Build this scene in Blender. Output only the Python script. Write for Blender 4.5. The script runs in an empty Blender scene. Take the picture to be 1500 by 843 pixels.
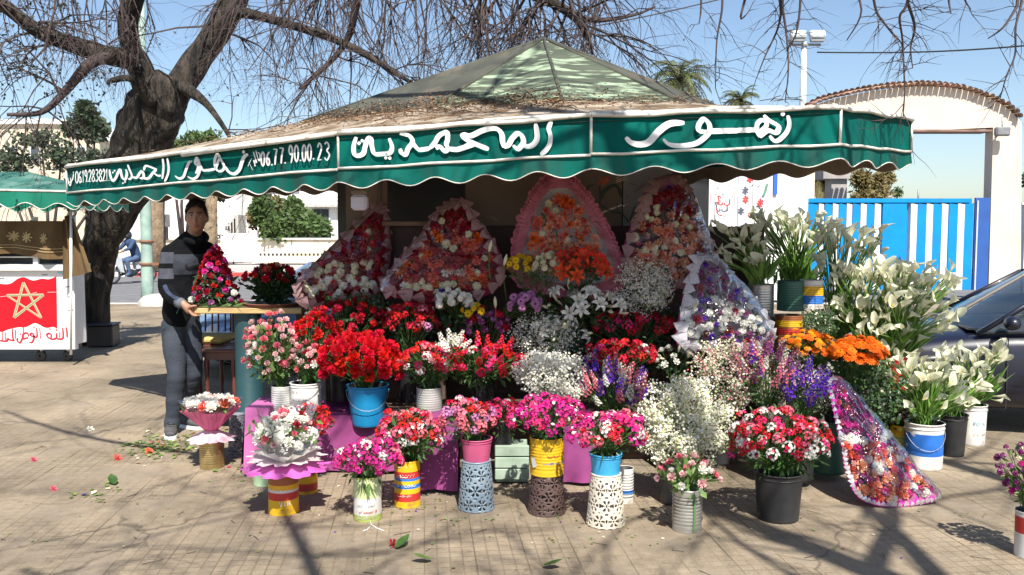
import bpy, math, random
from mathutils import Vector, Matrix, Quaternion, noise
R = math.radians
PI = math.pi
sc = bpy.context.scene
COL = sc.collection
rnd = random.Random(7)
V = Vector

# ---------------------------------------------------------------- camera
CZ = 1.62
PITCH = math.atan(86.5/1250)
cam = bpy.data.objects.new('camera', bpy.data.cameras.new('camera'))
COL.objects.link(cam)
cam.location = (0, 0, CZ)
cam.rotation_euler = (PI/2 - PITCH, 0, 0)
cam.data.sensor_width = 36
cam.data.lens = 30
cam.data.clip_end = 3000
cam.data.clip_start = 0.05
sc.camera = cam

# ---------------------------------------------------------------- light
SUN = V((-0.22, 0.86, -1.15)).normalized()          # direction the light travels
w = bpy.data.worlds.new('World'); sc.world = w; w.use_nodes = True
nt = w.node_tree
bg = nt.nodes['Background']
sky = nt.nodes.new('ShaderNodeTexSky')
sky.sky_type = 'NISHITA'; sky.sun_disc = False
sky.sun_elevation = math.asin(-SUN.z)
sky.sun_rotation = math.atan2(-SUN.x, -SUN.y)
sky.altitude = 50; sky.air_density = 1.0; sky.dust_density = 0.9; sky.ozone_density = 2.2
nt.links.new(sky.outputs[0], bg.inputs[0])
bg.inputs[1].default_value = 0.088
sl = bpy.data.lights.new('sun', 'SUN'); sl.energy = 5.0; sl.angle = R(0.53); sl.color = (1, 0.95, 0.86)
so = bpy.data.objects.new('sun', sl); COL.objects.link(so)
so.rotation_euler = SUN.to_track_quat('-Z', 'Y').to_euler()
so.location = (3, -4, 12)
sc.view_settings.view_transform = 'Standard'; sc.view_settings.look = 'None'
sc.view_settings.gamma = 1; sc.view_settings.use_curve_mapping = False
sc.view_settings.exposure = 0.9

# ---------------------------------------------------------------- picture to place
def ray(px, py):
    dx = (px-750)/1250; dy = -(py-421.5)/1250
    return V((dx, math.cos(PITCH)+dy*math.sin(PITCH), -math.sin(PITCH)+dy*math.cos(PITCH)))
def P(px, py, Y):
    d = ray(px, py); t = Y/d.y
    return V((d.x*t, Y, CZ+d.z*t))
def G(px, py, z=0.0):
    d = ray(px, py); t = (z-CZ)/d.z
    return V((d.x*t, d.y*t, z))
def PP(px, py, o, n):
    d = ray(px, py); c = V((0, 0, CZ)); t = (o-c).dot(n)/d.dot(n)
    return c+d*t

# ---------------------------------------------------------------- materials
MATS = {}
def mat(name, c1, c2=None, scale=8, rough=0.6, bump=0.0, bscale=None, rand=0.0, hrand=0.0, metal=0.0, spec=0.5,
        trans=0.0, sss=0.0, c3=None, s3=2.0, t3=(0.5, 0.62), detail=4, stretch=None, alpha=1.0, coat=0.0, thin=0.0):
    if name in MATS: return MATS[name]
    m = bpy.data.materials.new(name); m.use_nodes = True
    t = m.node_tree; N = t.nodes; L = t.links; b = N['Principled BSDF']
    out = None
    tc = N.new('ShaderNodeTexCoord'); co = tc.outputs['Object']
    if stretch:
        mp = N.new('ShaderNodeMapping'); mp.inputs['Scale'].default_value = stretch
        L.new(co, mp.inputs[0]); co = mp.outputs[0]
    def noise_n(s, d=detail):
        n = N.new('ShaderNodeTexNoise'); n.inputs['Scale'].default_value = s; n.inputs['Detail'].default_value = d
        L.new(co, n.inputs['Vector']); return n
    if c2:
        n = noise_n(scale)
        r = N.new('ShaderNodeValToRGB'); r.color_ramp.elements[0].position = 0.36; r.color_ramp.elements[1].position = 0.64
        r.color_ramp.elements[0].color = (*c1, 1); r.color_ramp.elements[1].color = (*c2, 1)
        L.new(n.outputs[0], r.inputs[0]); out = r.outputs[0]
    else:
        g = N.new('ShaderNodeRGB'); g.outputs[0].default_value = (*c1, 1); out = g.outputs[0]
    if c3:
        n = noise_n(s3, 6); r = N.new('ShaderNodeMapRange')
        r.inputs[1].default_value, r.inputs[2].default_value = t3
        L.new(n.outputs[0], r.inputs[0])
        x = N.new('ShaderNodeMix'); x.data_type = 'RGBA'; L.new(r.outputs[0], x.inputs[0]); L.new(out, x.inputs[6])
        x.inputs[7].default_value = (*c3, 1); out = x.outputs[2]
    if rand or hrand:
        oi = N.new('ShaderNodeObjectInfo'); h = N.new('ShaderNodeHueSaturation')
        mr = N.new('ShaderNodeMapRange'); mr.inputs[3].default_value = 1-rand; mr.inputs[4].default_value = 1+rand
        L.new(oi.outputs['Random'], mr.inputs[0]); L.new(mr.outputs[0], h.inputs['Value'])
        ma = N.new('ShaderNodeMath'); ma.operation = 'MULTIPLY'; ma.inputs[1].default_value = 7.31
        fr = N.new('ShaderNodeMath'); fr.operation = 'FRACT'; L.new(oi.outputs['Random'], ma.inputs[0]); L.new(ma.outputs[0], fr.inputs[0])
        mh = N.new('ShaderNodeMapRange'); mh.inputs[3].default_value = 0.5-hrand; mh.inputs[4].default_value = 0.5+hrand
        L.new(fr.outputs[0], mh.inputs[0]); L.new(mh.outputs[0], h.inputs['Hue'])
        L.new(out, h.inputs['Color']); out = h.outputs[0]
    L.new(out, b.inputs['Base Color'])
    b.inputs['Roughness'].default_value = rough; b.inputs['Metallic'].default_value = metal
    b.inputs['Specular IOR Level'].default_value = spec; b.inputs['Alpha'].default_value = alpha
    b.inputs['Coat Weight'].default_value = coat; b.inputs['Coat Roughness'].default_value = 0.05
    b.inputs['Transmission Weight'].default_value = trans
    if bump:
        n = noise_n(bscale or scale*3, 5)
        bp = N.new('ShaderNodeBump'); bp.inputs['Strength'].default_value = 1; bp.inputs['Distance'].default_value = bump
        L.new(n.outputs[0], bp.inputs['Height']); L.new(bp.outputs[0], b.inputs['Normal'])
    if thin:                                   # leaf or petal letting light through
        tr = N.new('ShaderNodeBsdfTranslucent'); L.new(out, tr.inputs[0])
        mx = N.new('ShaderNodeMixShader'); mx.inputs[0].default_value = thin
        L.new(b.outputs[0], mx.inputs[1]); L.new(tr.outputs[0], mx.inputs[2])
        L.new(mx.outputs[0], N['Material Output'].inputs[0])
    MATS[name] = m
    return m

def petal(name, c1, c2=None, **k):
    k.setdefault('rand', 0.14); k.setdefault('hrand', 0.008); k.setdefault('scale', 30); k.setdefault('rough', 0.6)
    k.setdefault('thin', 0.3); k.setdefault('spec', 0.2)
    return mat(name, c1, c2 or tuple(x*0.75 for x in c1), **k)

# ---------------------------------------------------------------- mesh builder
class MB:
    def __init__(s): s.v = []; s.f = []; s.m = []; s.sm = []
    def add(s, vs, fs, mi=0, smooth=False, M=None):
        o = len(s.v)
        s.v += [tuple(M @ V(p)) for p in vs] if M is not None else [tuple(p) for p in vs]
        for f in fs: s.f.append(tuple(i+o for i in f)); s.m.append(mi); s.sm.append(smooth)
        return s
    def box(s, c, d, mi=0, rot=None, bevel=0.0, M=None):
        x, y, z = d[0]/2, d[1]/2, d[2]/2; q = V(c)
        Rm = Matrix.Rotation(rot, 3, 'Z') if isinstance(rot, (int, float)) else rot
        def T(p): return q+(Rm @ V(p) if Rm is not None else V(p))
        if bevel:
            b = min(bevel, x*0.9, y*0.9, z*0.9)
            vs = []; 
            for sx in (-1, 1):
                for sy in (-1, 1):
                    for sz in (-1, 1):
                        vs += [T((sx*x, sy*(y-b), sz*(z-b))), T((sx*(x-b), sy*y, sz*(z-b))), T((sx*(x-b), sy*(y-b), sz*z))]
            def i(a, b_, c_, k): return ((a*2+b_)*2+c_)*3+k
            fs = []
            for a in (0, 1):
                fs.append([i(a, 0, 0, 0), i(a, 1, 0, 0), i(a, 1, 1, 0), i(a, 0, 1, 0)])
                fs.append([i(0, a, 0, 1), i(1, a, 0, 1), i(1, a, 1, 1), i(0, a, 1, 1)])
                fs.append([i(0, 0, a, 2), i(1, 0, a, 2), i(1, 1, a, 2), i(0, 1, a, 2)])
                for c_ in (0, 1):
                    fs.append([i(a, c_, 0, 0), i(a, c_, 1, 0), i(a, c_, 1, 1), i(a, c_, 0, 1)])
                    fs.append([i(a, 0, c_, 0), i(a, 1, c_, 0), i(a, 1, c_, 2), i(a, 0, c_, 2)])
                    fs.append([i(0, a, c_, 1), i(1, a, c_, 1), i(1, a, c_, 2), i(0, a, c_, 2)])
                    for e in (0, 1): fs.append([i(a, c_, e, 0), i(a, c_, e, 1), i(a, c_, e, 2)])
            return s.add(vs, fs, mi, False, M)
        vs = [T((sx*x, sy*y, sz*z)) for sx in (-1, 1) for sy in (-1, 1) for sz in (-1, 1)]
        return s.add(vs, [(0, 1, 3, 2), (4, 6, 7, 5), (0, 4, 5, 1), (2, 3, 7, 6), (0, 2, 6, 4), (1, 5, 7, 3)], mi, False, M)
    def tube(s, pts, r, n=6, mi=0, cap=True, smooth=True, wob=0.0):
        pts = [V(p) for p in pts]; k = len(pts)
        if isinstance(r, (int, float)): r = [r]*k
        vs = []; fs = []; up = None
        for i, p in enumerate(pts):
            d = (pts[min(i+1, k-1)]-pts[max(i-1, 0)])
            if d.length < 1e-9: d = V((0, 0, 1))
            d.normalize()
            if up is None:
                up = d.orthogonal().normalized()
            up = (up-d*up.dot(d))
            if up.length < 1e-6: up = d.orthogonal()
            up.normalize(); sd = d.cross(up)
            for j in range(n):
                a = 2*PI*j/n; rr = r[i]
                if wob: rr *= 1+wob*noise.noise(V((math.cos(a)*1.7, math.sin(a)*1.7, i*0.35)))+wob*0.5*math.sin(a*5+i*0.25)
                vs.append(p+(up*math.cos(a)+sd*math.sin(a))*rr)
        for i in range(k-1):
            for j in range(n):
                a = i*n+j; b = i*n+(j+1) % n; fs.append((a, b, b+n, a+n))
        if cap:
            fs.append(tuple(range(n-1, -1, -1))); fs.append(tuple(range((k-1)*n, k*n)))
        return s.add(vs, fs, mi, smooth)
    def lathe(s, prof, n=24, mi=0, c=(0, 0, 0), smooth=True, M=None, mis=None):
        vs = []; fs = []
        for r, z in prof:
            for j in range(n):
                a = 2*PI*j/n; vs.append((c[0]+r*math.cos(a), c[1]+r*math.sin(a), c[2]+z))
        for i in range(len(prof)-1):
            for j in range(n):
                a = i*n+j; b = i*n+(j+1) % n; fs.append((a, b, b+n, a+n))
        o = len(s.f); s.add(vs, fs, mi, smooth, M)
        if mis:
            for i in range(len(prof)-1):
                for j in range(n): s.m[o+i*n+j] = mis[i]
        return s
    def grid(s, fn, nu, nv, mi=0, smooth=True, closeu=False):
        vs = [fn(i/(nu-(0 if closeu else 1)), j/(nv-1)) for j in range(nv) for i in range(nu)]; fs = []
        for j in range(nv-1):
            for i in range(nu if closeu else nu-1):
                a = j*nu+i; b = j*nu+(i+1) % nu; fs.append((a, b, b+nu, a+nu))
        return s.add(vs, fs, mi, smooth)
    def poly(s, pts, mi=0): return s.add(pts, [tuple(range(len(pts)))], mi)
    def prism(s, pts, vec, mi=0, mi2=None):           # outline given thickness
        n = len(pts); v = V(vec); vs = [V(p) for p in pts]+[V(p)+v for p in pts]
        s.add(vs, [tuple(range(n-1, -1, -1)), tuple(range(n, 2*n))], mi)
        return s.add(vs, [(i, (i+1) % n, (i+1) % n+n, i+n) for i in range(n)], mi if mi2 is None else mi2)
    def ball(s, c, r, n=8, m=6, mi=0, jit=0.0):
        r = (r, r, r) if isinstance(r, (int, float)) else r
        def f(u, v):
            a = 2*PI*u; b = PI*v; p = V((math.sin(b)*math.cos(a), math.sin(b)*math.sin(a), math.cos(b)))
            k = 1+(jit*noise.noise(p*2+V(c)*9) if jit else 0)
            return (c[0]+p.x*r[0]*k, c[1]+p.y*r[1]*k, c[2]+p.z*r[2]*k)
        return s.grid(f, n, m, mi, True, True)
    def mesh(s, name, mats):
        me = bpy.data.meshes.new(name); me.from_pydata(s.v, [], s.f)
        for m in (mats if isinstance(mats, (list, tuple)) else [mats]): me.materials.append(m)
        me.polygons.foreach_set('material_index', s.m); me.polygons.foreach_set('use_smooth', s.sm)
        me.update(); return me
    def build(s, name, mats, parent=None, loc=None, **k):
        return link(name, s.mesh(name, mats), parent, loc, **k)

def link(name, data, parent=None, loc=None, **k):
    o = bpy.data.objects.new(name, data); COL.objects.link(o)
    if parent is not None: o.parent = parent
    if loc is not None: o.location = loc
    for a, b in k.items(): o[a] = b
    return o
def thing(name, label, cat, loc=(0, 0, 0), group=None, data=None, rz=0):
    o = link(name, data, None, loc); o.rotation_euler = (0, 0, rz); o['label'] = label; o['category'] = cat
    if group: o['group'] = group
    return o
def tag(o, label, cat, group=None):
    o['label'] = label; o['category'] = cat
    if group: o['group'] = group
    return o
def copy_tree(o, parent=None):
    c = o.copy(); COL.objects.link(c); c.parent = parent
    for ch in list(o.children): copy_tree(ch, c)
    return c
def aim(d, spin=0.0):
    return V(d).to_track_quat('Z', 'Y') @ Quaternion((0, 0, 1), spin)
def inst(name, me, parent, loc, d=(0, 0, 1), s=1.0, spin=0.0):
    o = bpy.data.objects.new(name, me); COL.objects.link(o); o.parent = parent
    o.location = loc; o.rotation_mode = 'QUATERNION'; o.rotation_quaternion = aim(d, spin)
    o.scale = (s, s, s) if isinstance(s, (int, float)) else s
    return o
def spline(pts, k=5):
    pts = [tuple(p) for p in pts]
    if len(pts) < 3: return pts
    out = []; q = [pts[0]]+pts+[pts[-1]]
    for i in range(1, len(q)-2):
        a, b, c, d = q[i-1], q[i], q[i+1], q[i+2]
        for j in range(k):
            t = j/k
            out.append(tuple(0.5*((2*b[m])+(-a[m]+c[m])*t+(2*a[m]-5*b[m]+4*c[m]-d[m])*t*t+(-a[m]+3*b[m]-3*c[m]+d[m])*t**3) for m in range(len(b))))
    out.append(pts[-1]); return out
def in_poly(x, y, poly):
    c = False; n = len(poly)
    for i in range(n):
        x1, y1 = poly[i]; x2, y2 = poly[i-1]
        if (y1 > y) != (y2 > y) and x < (x2-x1)*(y-y1)/(y2-y1)+x1: c = not c
    return c
# painted strokes: 2D polylines carried onto any surface by fn(x, y, lift)
LIFT = [0.0]
def stroke(mb, pts, wd, fn, mi=0, taper=0.75, k=5, dot=False):
    LIFT[0] = (LIFT[0]+0.00012) % 0.0018
    lift = 0.0015+LIFT[0]
    if dot or len(pts) == 1:
        x, y = pts[0][:2]; n = 10
        mb.add([fn(x+wd*0.62*math.cos(2*PI*i/n), y+wd*0.62*math.sin(2*PI*i/n), lift) for i in range(n)], [tuple(range(n))], mi); return
    q = spline([p[:2] for p in pts], k); n = len(q); vs = []
    for i, p in enumerate(q):
        a = V(q[max(i-1, 0)]); b = V(q[min(i+1, n-1)]); d = b-a
        if d.length < 1e-9: d = V((1, 0))
        d.normalize(); u = i/(n-1)
        ww = wd*0.5*(.74+.42*abs(math.cos(math.atan2(d.y, d.x)+.95)))*(1-(taper)*max(0, (abs(u-0.5)-0.36)/0.14)**2*0.8)
        vs += [fn(p[0]-d.y*ww, p[1]+d.x*ww, lift), fn(p[0]+d.y*ww, p[1]-d.x*ww, lift)]
    mb.add(vs, [(2*i, 2*i+1, 2*i+3, 2*i+2) for i in range(n-1)], mi)
DIG = {'0': [[(.5, 0), (.1, .25), (.1, .75), (.5, 1), (.9, .75), (.9, .25), (.5, 0)]],
 '1': [[(.2, .25), (.6, 0)], [(.6, 0), (.6, 1)]],
 '2': [[(.1, .25), (.45, 0), (.85, .2), (.7, .5), (.1, 1)], [(.1, .97), (.9, .95)]],
 '3': [[(.1, .12), (.5, 0), (.85, .22), (.45, .47)], [(.45, .47), (.95, .7), (.5, 1), (.1, .85)]],
 '6': [[(.8, .05), (.3, .3), (.1, .7), (.45, 1), (.85, .8), (.6, .5), (.15, .65)]],
 '7': [[(.05, .03), (.95, .03)], [(.95, .03), (.6, .5), (.45, 1)]],
 '8': [[(.5, .5), (.15, .25), (.5, 0), (.85, .25), (.5, .5), (.08, .77), (.5, 1), (.92, .77), (.5, .5)]],
 '9': [[(.85, .35), (.5, .52), (.12, .3), (.45, 0), (.85, .2), (.88, .6), (.6, 1)]],
 '.': None,
 'T': [[(0, .04), (1, .04)], [(.5, .04), (.5, 1)]], 'E': [[(.1, 0), (.1, 1)], [(.1, .04), (.9, .04)], [(.1, .5), (.7, .5)], [(.1, .96), (.9, .96)]],
 'L': [[(.1, 0), (.1, 1)], [(.1, .96), (.9, .96)]], 'V': [[(0, 0), (.5, 1)], [(.5, 1), (1, 0)]], 'I': [[(.5, 0), (.5, 1)]],
 'N': [[(.1, 1), (.1, 0)], [(.1, 0), (.9, 1)], [(.9, 1), (.9, 0)]], 'D': [[(.1, 0), (.1, 1)], [(.1, .03), (.7, .1), (.95, .5), (.7, .9), (.1, .97)]],
 'O': [[(.5, 0), (.1, .25), (.1, .75), (.5, 1), (.9, .75), (.9, .25), (.5, 0)]],
 'P': [[(.1, 0), (.1, 1)], [(.1, .03), (.75, .08), (.8, .45), (.1, .52)]], 'Y': [[(0, 0), (.5, .5)], [(1, 0), (.5, .5)], [(.5, .5), (.5, 1)]],
 'R': [[(.1, 0), (.1, 1)], [(.1, .03), (.75, .08), (.8, .4), (.1, .5)], [(.4, .5), (.9, 1)]],
 'S': [[(.9, .15), (.5, 0), (.12, .25), (.5, .5), (.9, .75), (.5, 1), (.1, .85)]], 'F': [[(.1, 0), (.1, 1)], [(.1, .04), (.9, .04)], [(.1, .5), (.7, .5)]],
 'C': [[(.9, .15), (.5, 0), (.1, .3), (.1, .7), (.5, 1), (.9, .85)]], 'A': [[(.05, 1), (.5, 0)], [(.5, 0), (.95, 1)], [(.25, .65), (.75, .65)]]}
def word(mb, txt, x, y, w_, h, gap, wd, fn, mi=0, slope=0.0):
    for ch in txt:
        if ch == ' ': x += w_+gap; continue
        if ch == '.':
            stroke(mb, [(x+w_*0.15, y+h*0.93)], wd*0.9, fn, mi, dot=True); x += w_*0.3+gap; y += slope*(w_*0.3+gap); continue
        for st in DIG[ch]: stroke(mb, [(x+a*w_, y+b*h) for a, b in st], wd, fn, mi, taper=0.4)
        x += w_+gap; y += slope*(w_+gap)

# ================================================================ SETTING: ground
def ground_mat(name, grooves, base=(0.32, 0.262, 0.19)):
    m = bpy.data.materials.new(name); m.use_nodes = True
    t = m.node_tree; N = t.nodes; L = t.links; b = N['Principled BSDF']
    g = N.new('ShaderNodeNewGeometry'); mp = N.new('ShaderNodeMapping'); mp.inputs['Rotation'].default_value = (0, 0, R(-6))
    L.new(g.outputs['Position'], mp.inputs[0])
    def nz(s, d=5, ro=0.55):
        n = N.new('ShaderNodeTexNoise'); n.inputs['Scale'].default_value = s; n.inputs['Detail'].default_value = d
        n.inputs['Roughness'].default_value = ro; L.new(g.outputs['Position'], n.inputs['Vector']); return n.outputs[0]
    def ramp(f, a, b_, ca, cb):
        r = N.new('ShaderNodeValToRGB'); e = r.color_ramp.elements; e[0].position = a; e[1].position = b_
        e[0].color = (*ca, 1); e[1].color = (*cb, 1); L.new(f, r.inputs[0]); return r.outputs[0]
    def mix(f, a, b_, mode='MIX'):
        x = N.new('ShaderNodeMix'); x.data_type = 'RGBA'; x.blend_type = mode
        if isinstance(f, float): x.inputs[0].default_value = f
        else: L.new(f, x.inputs[0])
        L.new(a, x.inputs[6]); L.new(b_, x.inputs[7]); return x.outputs[2]
    c = ramp(nz(1.1, 6), 0.33, 0.66, tuple(x*0.62 for x in base), tuple(x*1.18 for x in base))
    c = mix(0.55, c, ramp(nz(14, 6, 0.7), 0.3, 0.7, (0.55, 0.5, 0.43), (1, 1, 1)), 'MULTIPLY')
    c = mix(0.5, c, ramp(nz(90, 3), 0.35, 0.65, (0.7, 0.68, 0.64), (1, 1, 1)), 'MULTIPLY')
    c = mix(ramp(nz(2.6, 7, 0.65), 0.50, 0.72, (0, 0, 0), (0.8, 0.8, 0.8)), c, ramp(nz(9), 0.3, 0.7, (0.17, 0.14, 0.11), (0.26, 0.22, 0.175)))
    # cracks, old stains and trodden dirt
    dn = N.new('ShaderNodeTexNoise'); dn.inputs['Scale'].default_value = 4; dn.inputs['Detail'].default_value = 5; L.new(g.outputs['Position'], dn.inputs['Vector'])
    va = N.new('ShaderNodeMix'); va.data_type = 'RGBA'; va.inputs[0].default_value = .22; L.new(g.outputs['Position'], va.inputs[6]); L.new(dn.outputs['Color'], va.inputs[7])
    vo = N.new('ShaderNodeTexVoronoi'); vo.feature = 'DISTANCE_TO_EDGE'; vo.inputs['Scale'].default_value = 1.5; L.new(va.outputs[2], vo.inputs['Vector'])
    crk = ramp(vo.outputs['Distance'], 0.0, 0.02, (1, 1, 1), (0, 0, 0)); cm = N.new('ShaderNodeMath'); cm.operation = 'MULTIPLY'; L.new(crk, cm.inputs[0]); L.new(ramp(nz(.8, 3), .48, .6, (0, 0, 0), (.75, .75, .75)), cm.inputs[1])
    dk0 = N.new('ShaderNodeRGB'); dk0.outputs[0].default_value = (.07, .055, .04, 1); c = mix(cm.outputs[0], c, dk0.outputs[0])
    c = mix(ramp(nz(5.5, 8, .7), .60, .70, (0, 0, 0), (.7, .7, .7)), c, dk0.outputs[0])
    c = mix(ramp(nz(33, 4, .6), .66, .72, (0, 0, 0), (.8, .8, .8)), c, dk0.outputs[0])
    oi = N.new('ShaderNodeObjectInfo'); mr = N.new('ShaderNodeMapRange'); mr.inputs[3].default_value = 0.97; mr.inputs[4].default_value = 1.03
    L.new(oi.outputs['Random'], mr.inputs[0]); h = N.new('ShaderNodeHueSaturation'); L.new(mr.outputs[0], h.inputs['Value']); L.new(c, h.inputs['Color']); c = h.outputs[0]
    bp = N.new('ShaderNodeBump'); bp.inputs['Distance'].default_value = 0.006; bp.inputs['Strength'].default_value = 0.8
    hh = nz(30, 6, 0.7)
    if grooves:
        br = N.new('ShaderNodeTexBrick'); br.offset = 0; br.inputs['Scale'].default_value = 1
        br.inputs['Brick Width'].default_value = 0.0625; br.inputs['Row Height'].default_value = 0.0625
        br.inputs['Mortar Size'].default_value = 0.004; br.inputs['Mortar Smooth'].default_value = 0.6
        br.inputs['Color1'].default_value = br.inputs['Color2'].default_value = (1, 1, 1, 1); br.inputs['Mortar'].default_value = (0, 0, 0, 1)
        L.new(mp.outputs[0], br.inputs[0])
        wear = ramp(nz(1.3, 6, .6), 0.42, 0.58, (1, 1, 1), (0.0, 0.0, 0.0))
        inv = N.new('ShaderNodeMath'); inv.operation = 'MULTIPLY'; L.new(br.outputs['Fac'], inv.inputs[0]); L.new(wear, inv.inputs[1])
        dk = N.new('ShaderNodeMath'); dk.operation = 'MULTIPLY'; dk.inputs[1].default_value = 0.34; L.new(inv.outputs[0], dk.inputs[0])
        g2 = N.new('ShaderNodeRGB'); g2.outputs[0].default_value = (base[0]*0.4, base[1]*0.38, base[2]*0.36, 1)
        c = mix(dk.outputs[0], c, g2.outputs[0])
        ad = N.new('ShaderNodeMath'); ad.operation = 'SUBTRACT'; L.new(hh, ad.inputs[0]); L.new(inv.outputs[0], ad.inputs[1]); hh = ad.outputs[0]
    L.new(hh, bp.inputs['Height']); L.new(bp.outputs[0], b.inputs['Normal'])
    L.new(c, b.inputs['Base Color']); b.inputs['Roughness'].default_value = 0.85; b.inputs['Specular IOR Level'].default_value = 0.3
    return m
m_tile = ground_mat('worn_paving', True)
m_dirt = ground_mat('paving_bed', True, (0.31, 0.25, 0.18))
pave = MB()
pave.grid(lambda u, v: (-40+80*u, -6+24.4*v, -0.0035), 9, 9, 0, False)
pavement = pave.build('pavement', m_dirt, kind='structure')
base = MB(); base.grid(lambda u, v: (-400+800*u, -60+860*v, -0.30), 5, 5, 0, False)
base.build('ground', mat('dry_earth', (0.33, 0.28, 0.21), (0.27, 0.23, 0.17), 0.6, 0.95), kind='structure')
# concrete paving tiles laid on the bed, each 25 cm with its own joint
ang = R(6); ca, sa = math.cos(ang), math.sin(ang)
cells = []
for i in range(-34, 35):
    for j in range(4, 50):
        x0 = (i+0.5)*0.25; y0 = (j+0.5)*0.25
        x = ca*x0-sa*y0; y = sa*x0+ca*y0
        if y < 3.4 or y > 9.6 or abs(x) > 0.68*y+0.4: continue
        cells.append((math.hypot(x, y), x, y))
cells.sort()
tms = []
for k in range(6):
    b = MB(); r = random.Random(k)
    b.box((0, 0, -0.02), (0.2493, 0.2493, 0.04), 0, None, 0.0008)
    b.v = [(x, y, z+(r.uniform(-0.0006, 0.0006) if z > -0.01 else 0)) for x, y, z in b.v]
    tms.append(b.mesh('paving_tile', m_tile))
far_t = MB()
for n_, (d, x, y) in enumerate(cells):
    if n_ < 300:
        o = link('paving_tile', tms[rnd.randrange(6)], pavement, (x, y, rnd.uniform(-0.0008, 0.0008)))
        o.rotation_euler = (rnd.uniform(-.002, .002), rnd.uniform(-.002, .002), ang+rnd.choice((0, PI/2, PI, -PI/2)))
    else:
        dz = rnd.uniform(-0.0015, 0.0015)
        q = [(x+ca*a-sa*c_, y+sa*a+ca*c_, dz+rnd.uniform(-.001, .001)) for a, c_ in ((-.1246, -.1246), (.1246, -.1246), (.1246, .1246), (-.1246, .1246))]
        far_t.add(q+[(p[0], p[1], -0.012) for p in q], [(0, 1, 2, 3), (0, 4, 5, 1), (1, 5, 6, 2), (2, 6, 7, 3), (3, 7, 4, 0)])
o = far_t.build('paving_tile', m_tile, pavement, kind='stuff')
# road, kerbs, far pavement
m_asph = mat('asphalt', (0.16, 0.16, 0.165), (0.12, 0.12, 0.125), 3, 0.9, 0.004, 60)
b = MB(); b.grid(lambda u, v: (-90+150*u, 18.5+12.6*v, -0.12), 3, 3, 0, False); b.build('road', m_asph, kind='structure')
m_conc = mat('pale_concrete', (0.45, 0.43, 0.39), (0.36, 0.34, 0.31), 5, 0.85, 0.003)
b = MB(); b.box((-15, 31.15+8, -0.15), (150, 16, 0.3)); b.build('far_pavement', mat('far_paving', (0.42, 0.38, 0.36), (0.35, 0.31, 0.3), 2, 0.9), kind='structure')
kerb = link('kerb', None, None, (0, 0, 0), kind='structure')
m_kr = mat('kerb_red', (0.55, 0.06, 0.05), (0.42, 0.06, 0.05), 6, 0.7); m_kw = mat('kerb_white', (0.72, 0.7, 0.66), (0.55, 0.53, 0.5), 6, 0.7)
km = [MB().box((0, 0, 0), (1.42, 0.2, 0.3), 0, None, 0.02).mesh('kerb_stone', m) for m in (m_kw, m_kr)]
for k in range(30): link('kerb_stone', km[k % 2], kerb, (-26+k*1.45, 31.0, -0.13))
km2 = MB().box((0, 0, 0), (1.95, 0.2, 0.3), 0, None, 0.02).mesh('kerb_stone', m_conc)
for k in range(16): link('kerb_stone', km2, kerb, (-24+k*2, 18.42, -0.138))

# ================================================================ SETTING: far buildings, left
m_white = mat('whitewash', (0.82, 0.81, 0.79), (0.72, 0.71, 0.68), 1.5, 0.8, 0.002, 20)
m_cream = mat('cream_wall', (0.72, 0.64, 0.5), (0.6, 0.53, 0.41), 1.2, 0.85, 0.003, 20)
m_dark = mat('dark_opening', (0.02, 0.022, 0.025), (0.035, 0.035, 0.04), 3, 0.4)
m_glass = mat('window_glass', (0.05, 0.06, 0.07), None, 1, 0.08, spec=0.8)
m_steel = mat('painted_steel_white', (0.75, 0.75, 0.74), (0.62, 0.62, 0.6), 9, 0.5)
def slab(mb, x0, y0, x1, y1, Y, th=0.3, mi=0, bev=0):
    a = P(x0, y1, Y); c = P(x1, y0, Y)
    mb.box(((a.x+c.x)/2, Y+th/2, (a.z+c.z)/2), (abs(c.x-a.x), th, abs(c.z-a.z)), mi, None, bev); return mb
def part_slab(name, par, m, *a, **k):
    lab = k.pop('label', None); mb = MB(); slab(mb, *a, **k); o = mb.build(name, m, par)
    if lab: o['label'] = lab
    return o
bld = thing('white_building', 'long white two storey building across the road behind the man and the bush', 'building', (0, 40, 0))
bld.location = (0, 0, 0)
part_slab('wall', bld, m_white, 236, 232, 345, 388, 42, 5)
part_slab('wall', bld, m_white, 345.5, 205, 620, 390, 44, 6)
part_slab('parapet', bld, m_white, 342, 199, 625, 206, 43.7, 0.5)
part_slab('parapet', bld, m_white, 234, 226, 344, 233, 41.8, 0.4)
part_slab('ledge', bld, m_conc, 440, 300, 618, 303.5, 43.5, 0.45)
part_slab('ledge', bld, m_conc, 345, 266, 438, 269, 43.6, 0.35)
for (x0, y0, x1, y1) in ((458, 306, 482, 330), (497, 306, 524, 331), (354, 306, 372, 322), (392, 232, 416, 256), (440, 230, 462, 256), (500, 228, 530, 256), (262, 262, 276, 288), (310, 258, 328, 284)):
    Yw = 42 if x0 < 345 else 44
    f = part_slab('window', bld, m_steel, x0-1, y0-1, x1+1, y1+1, Yw-0.10, 0.12)
    part_slab('pane', f, m_glass, x0+0.6, y0+0.6, (x0+x1)/2-0.4, y1-0.6, Yw-0.13, 0.02)
    part_slab('pane', f, m_glass, (x0+x1)/2+0.4, y0+0.6, x1-0.6, y1-0.6, Yw-0.13, 0.02)
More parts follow.
